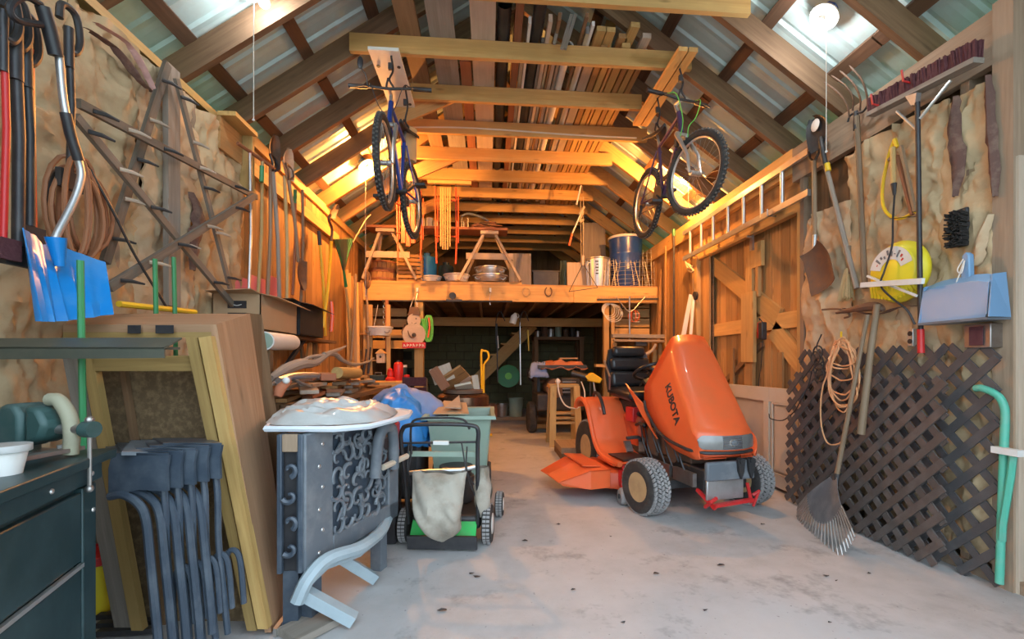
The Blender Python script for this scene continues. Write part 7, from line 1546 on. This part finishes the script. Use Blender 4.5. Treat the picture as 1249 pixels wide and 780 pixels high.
# white table top with plastic sheet
zt = .80; r = T('white_table_top', 'white plastic table top with turned-up corner resting on the ornate bench', 'table top', (-.7, 2.2, zt))
out_ = [(-.96, 2.14), (-.90, 1.95), (-.62, 1.92), (-.50, 1.99), (-.40, 2.35), (-.42, 2.55), (-.5, 2.66), (-.99, 2.66)]
mb = MB(); mb.prism([(x, y, zt) for x, y in out_], (0, 0, .018)); mb.out('slab', 'lblue', r, bev=.006)
MB().tube([(x, y, zt+.012) for x, y in out_], .013, 6, True).out('rim', 'lblue', r, True)
def sheet_(u, v):
    a = 2*math.pi*v; rr = .05+.95*u; x_ = -.725+.265*rr*math.copysign(abs(math.cos(a))**.7, math.cos(a)); y_ = 2.30+.34*rr*math.copysign(abs(math.sin(a))**.7, math.sin(a)); h_ = .06*(1-rr**6)-x_*0+abs(ns(x_*5+y_*3, y_*9, 3))*.07*(1.1-rr)+ns(x_*10, y_*14, 7)*.03*(1-rr**6)-abs(ns(x_*6, y_*22, 2))*.045+.05*(-.6-x_)*(1-rr)
    return (x_, y_, zt+.022+max(h_, 0))
mb = MB(); blob(mb, sheet_, 26, 48); tag(mb.out('plastic_sheet', 'plastic', None, True), 'crumpled cloudy plastic sheeting heaped on the white table top', 'plastic sheet')
# tarpaulin heap
q = P(488, 500, D=3.4); cx_, cy_ = q.x, q.y
r = T('covered_machine', 'black wheeled machine hidden under the blue tarpaulin', 'machine', (cx_, cy_, 0)); MB().b2((cx_-.22, cy_-.2, .12), (cx_+.18, cy_+.25, .55)).out('body', 'iron', r, bev=.03); MB().cyl((cx_-.05, cy_, .55), (cx_-.05, cy_, .72), .16, 18).out('engine', 'black', r, True)
for s_ in (-1, 1): MB().lathe([(.05, -.03), (.12, -.035), (.13, 0), (.12, .035), (.05, .03)], (cx_+s_*.25, cy_-.05, .13), (1, 0, 0), 20).out('wheel', 'rubber', r, True)
def tarp(name, lab, cx, cy, rx, ry, z0, dz, mat, seed, asym=0):
    def f(u, v):
        a = 2*math.pi*v; e = u; k = math.sin(e*math.pi*.5); x_ = cx+rx*k*math.cos(a)*(1+.08*math.sin(5*a+seed)*e); y_ = cy+ry*k*math.sin(a); z_ = z0-dz*(1-math.cos(e*math.pi*.5))*(1+asym*math.cos(a)); fold = ns(a*2.2*1.0, e*1.5, seed)*.05*e+abs(ns(x_*8, z_*4+y_*6, seed+2))*-.08
        return (x_+fold*math.cos(a), y_+fold*math.sin(a), z_+ns(x_*5, y_*5, seed)*.05-abs(ns(x_*10+y_*4, y_*7, seed+8))*.05)
    mb = MB(); blob(mb, f, 22, 44); o = mb.out(name, mat, None, True); d = o.modifiers.new('s', 'SOLIDIFY'); d.thickness = .004; return tag(o, lab, 'tarpaulin')
tarp('blue_tarpaulin', 'bright blue tarpaulin bulging over the machine behind the mower', cx_-.01, cy_-.08, .24, .24, P(485, 476, D=3.2).z, .40, 'blueclear', 2); tarp('faded_tarpaulin', 'faded violet-grey tarpaulin behind and over the bright blue one', cx_+.02, cy_+.16, .32, .22, P(490, 470, D=3.5).z, .30, 'greyblue', 6)
r = T('red_fuel_can', 'square red fuel can wedged between table top and tarpaulin', 'fuel can', P(473, 532, D=2.85)); q = P(474, 532, D=2.80); MB().b2((q.x-.055, q.y-.06, q.z-.10), (q.x+.055, q.y+.08, q.z+.08)).out('can_body', 'red', r, bev=.012); MB().b2((q.x-.06, q.y-.08, 0), (q.x+.06, q.y+.1, q.z-.10)).out('stand_box', 'black', r, bev=.01); MB().cyl((q.x+.03, q.y, q.z+.08), (q.x+.03, q.y, q.z+.11), .02, 12).out('cap', 'black', r)
# sage cart
r = T('garden_cart', 'sage green plastic garden cart standing behind the push mower', 'cart', (P(565, 600, D=3.5).x, 3.5, 0)); xa, xb = P(522, 510, D=3.35).x, P(599, 510, D=3.4).x; zt = P(585, 506, D=3.4).z; ya, yb = 3.30, 3.95; zl = .22
def wall4(z0, z1, k): 
    pass
rows = []
for z_, k in ((zl, .07), (zl+.05, .055), (zt-.03, .01), (zt, .0), (zt+.005, -.03), (zt-.02, -.035)):
    rows.append([(xa+k, ya+k, z_), ((xa+xb)/2, ya+k*.8, z_), (xb-k, ya+k, z_), (xb-k*.8, (ya+yb)/2, z_), (xb-k, yb-k, z_), ((xa+xb)/2, yb-k, z_), (xa+k, yb-k, z_), (xa+k, (ya+yb)/2, z_), (xa+k, ya+k, z_)])
MB().grid(rows).out('tub', 'cgreen', r, True); MB().b2((xa+.07, ya+.07, zl), (xb-.07, yb-.07, zl+.01)).out('floor_pan', 'cgreen', r)
for k in range(3): MB().tube([(xb-.045, ya+.15+.18*k, zl+.05), (xb-.01, ya+.13+.18*k, zt-.04)], .012, 6).out('stiffening_rib', 'cgreen', r, True)
for s_, x_ in ((-1, xa+.02), (1, xb-.02)): MB().lathe([(.05, -.02), (.13, -.022), (.14, 0), (.13, .022), (.05, .02)], (x_, yb-.2, .14), (1, 0, 0), 22).out('wheel', 'rubber', r, True)
MB().b2((xa+.1, ya+.1, 0), (xa+.14, ya+.14, zl)).out('foot', 'iron', r); MB().b2((xb-.14, ya+.1, 0), (xb-.10, ya+.14, zl)).out('foot', 'iron', r)
tag(hplank('cardboard_sheet', 'card', None, (xa+.04, ya+.05, zt+.012), (xb-.16, ya+.03, zt+.012), (xa+.08, yb-.15, zt+.07), (xb-.20, yb-.15, zt+.05), (0, 0, .006)), 'beige cardboard sheet lying over the garden cart rim', 'cardboard')
tag(hplank('cardboard_sheet', 'pale', None, (xa+.12, ya+.12, zt+.05), (xb-.22, ya+.10, zt+.045), (xa+.20, yb-.12, zt+.11), (xb-.26, yb-.1, zt+.09), (0, 0, .006)), 'paler smaller sheet on top of the beige cardboard on the cart', 'cardboard')
# brown drum with wooden pieces
q = P(565, 480, D=4.45); r = T('brown_drum', 'glossy dark brown metal drum with a flat lid behind the garden cart', 'drum', (q.x, q.y, 0)); zt = P(565, 482, D=4.2).z
MB().lathe([(.22, 0), (.24, .02), (.25, .3), (.255, zt-.12), (.25, zt-.03), (.22, zt-.005), (.16, zt), (.001, zt)], (q.x, q.y, 0), UPV, 36).out('drum_body', 'copper', r, True); MB().lathe([(.262, zt-.14), (.268, zt-.13), (.262, zt-.12)], (q.x, q.y, 0), UPV, 36).out('band', 'rust', r, True)
MB().lathe([(.17, zt), (.19, zt+.005), (.19, zt+.035), (.001, zt+.045)], (q.x, q.y, 0), UPV, 30).out('lid', 'rust', r, True)
CH = [((528, 450), (544, 474), .09, 'red_wood', 'thin curved slat leaning at the left of the drum lid'), ((536, 447), (543, 466), .20, 'pale', 'rounded upright wooden back on the drum lid'), ((540, 470), (567, 452), .22, 'plank', 'slanting wooden seat panel on the drum lid'), ((556, 474), (576, 470), .12, 'cream', 'cream shaped block lying on the drum lid'), ((582, 476), (579, 458), .06, 'pale', 'narrow slat standing at the right of the drum lid'), ((560, 466), (572, 458), .14, 'cream', 'cream curved piece behind the slanting seat panel'), ((545, 476), (574, 476), .16, 'old', 'dark flat board directly on the drum lid')]
for k, (a, b, w_, mt, lab) in enumerate(CH):
    dd = 4.25+.05*k; tag(board('chair_piece', mt, None, P(*a, D=dd), P(*b, D=dd), w_, .022, (0, .5, 1) if k in (2, 3, 5, 6) else (0, 1, .2)), lab, 'wooden piece', 'wooden pieces on the drum')
r = T('maroon_crate', 'maroon painted crate corner behind the tarpaulins', 'crate', P(510, 475, D=4.9)); q = P(508, 485, D=4.9); 
for k in range(3): MB().b2((q.x-.15, q.y, q.z-.10+.11*k), (q.x+.10, q.y+.02, q.z-.005+.11*k)).out('board', 'red' if 0 else 'maroon', r)
for x_ in (q.x-.14, q.x+.08): MB().b2((x_, q.y+.02, 0), (x_+.03, q.y+.05, q.z+.2)).out('corner_post', 'old', r)
# litter on the floor
mb = MB(); Rl = random.Random(11)
for (u, v) in ((462, 655), (468, 658), (474, 652), (575, 700), (582, 704), (560, 606), (470, 646), (745, 655), (880, 690), (1008, 703), (1020, 709), (1012, 760), (860, 745), (700, 720), (640, 660), (930, 640), (800, 700), (1060, 700), (540, 745), (680, 640), (760, 760)):
    c = P(u, v, Z=.004); a = Rl.uniform(0, 6.28); s_ = Rl.uniform(.006, .018); mb.add([c+V((math.cos(a+k)*s_*(1+.5*(k % 2)), math.sin(a+k)*s_*.6, .003*(k % 3))) for k in range(6)], [(0, 1, 2, 3, 4, 5)])
tag(mb.out('leaf_litter', 'iron', None, kind='stuff'), 'scattered dry leaf crumbs on the concrete floor', 'litter')
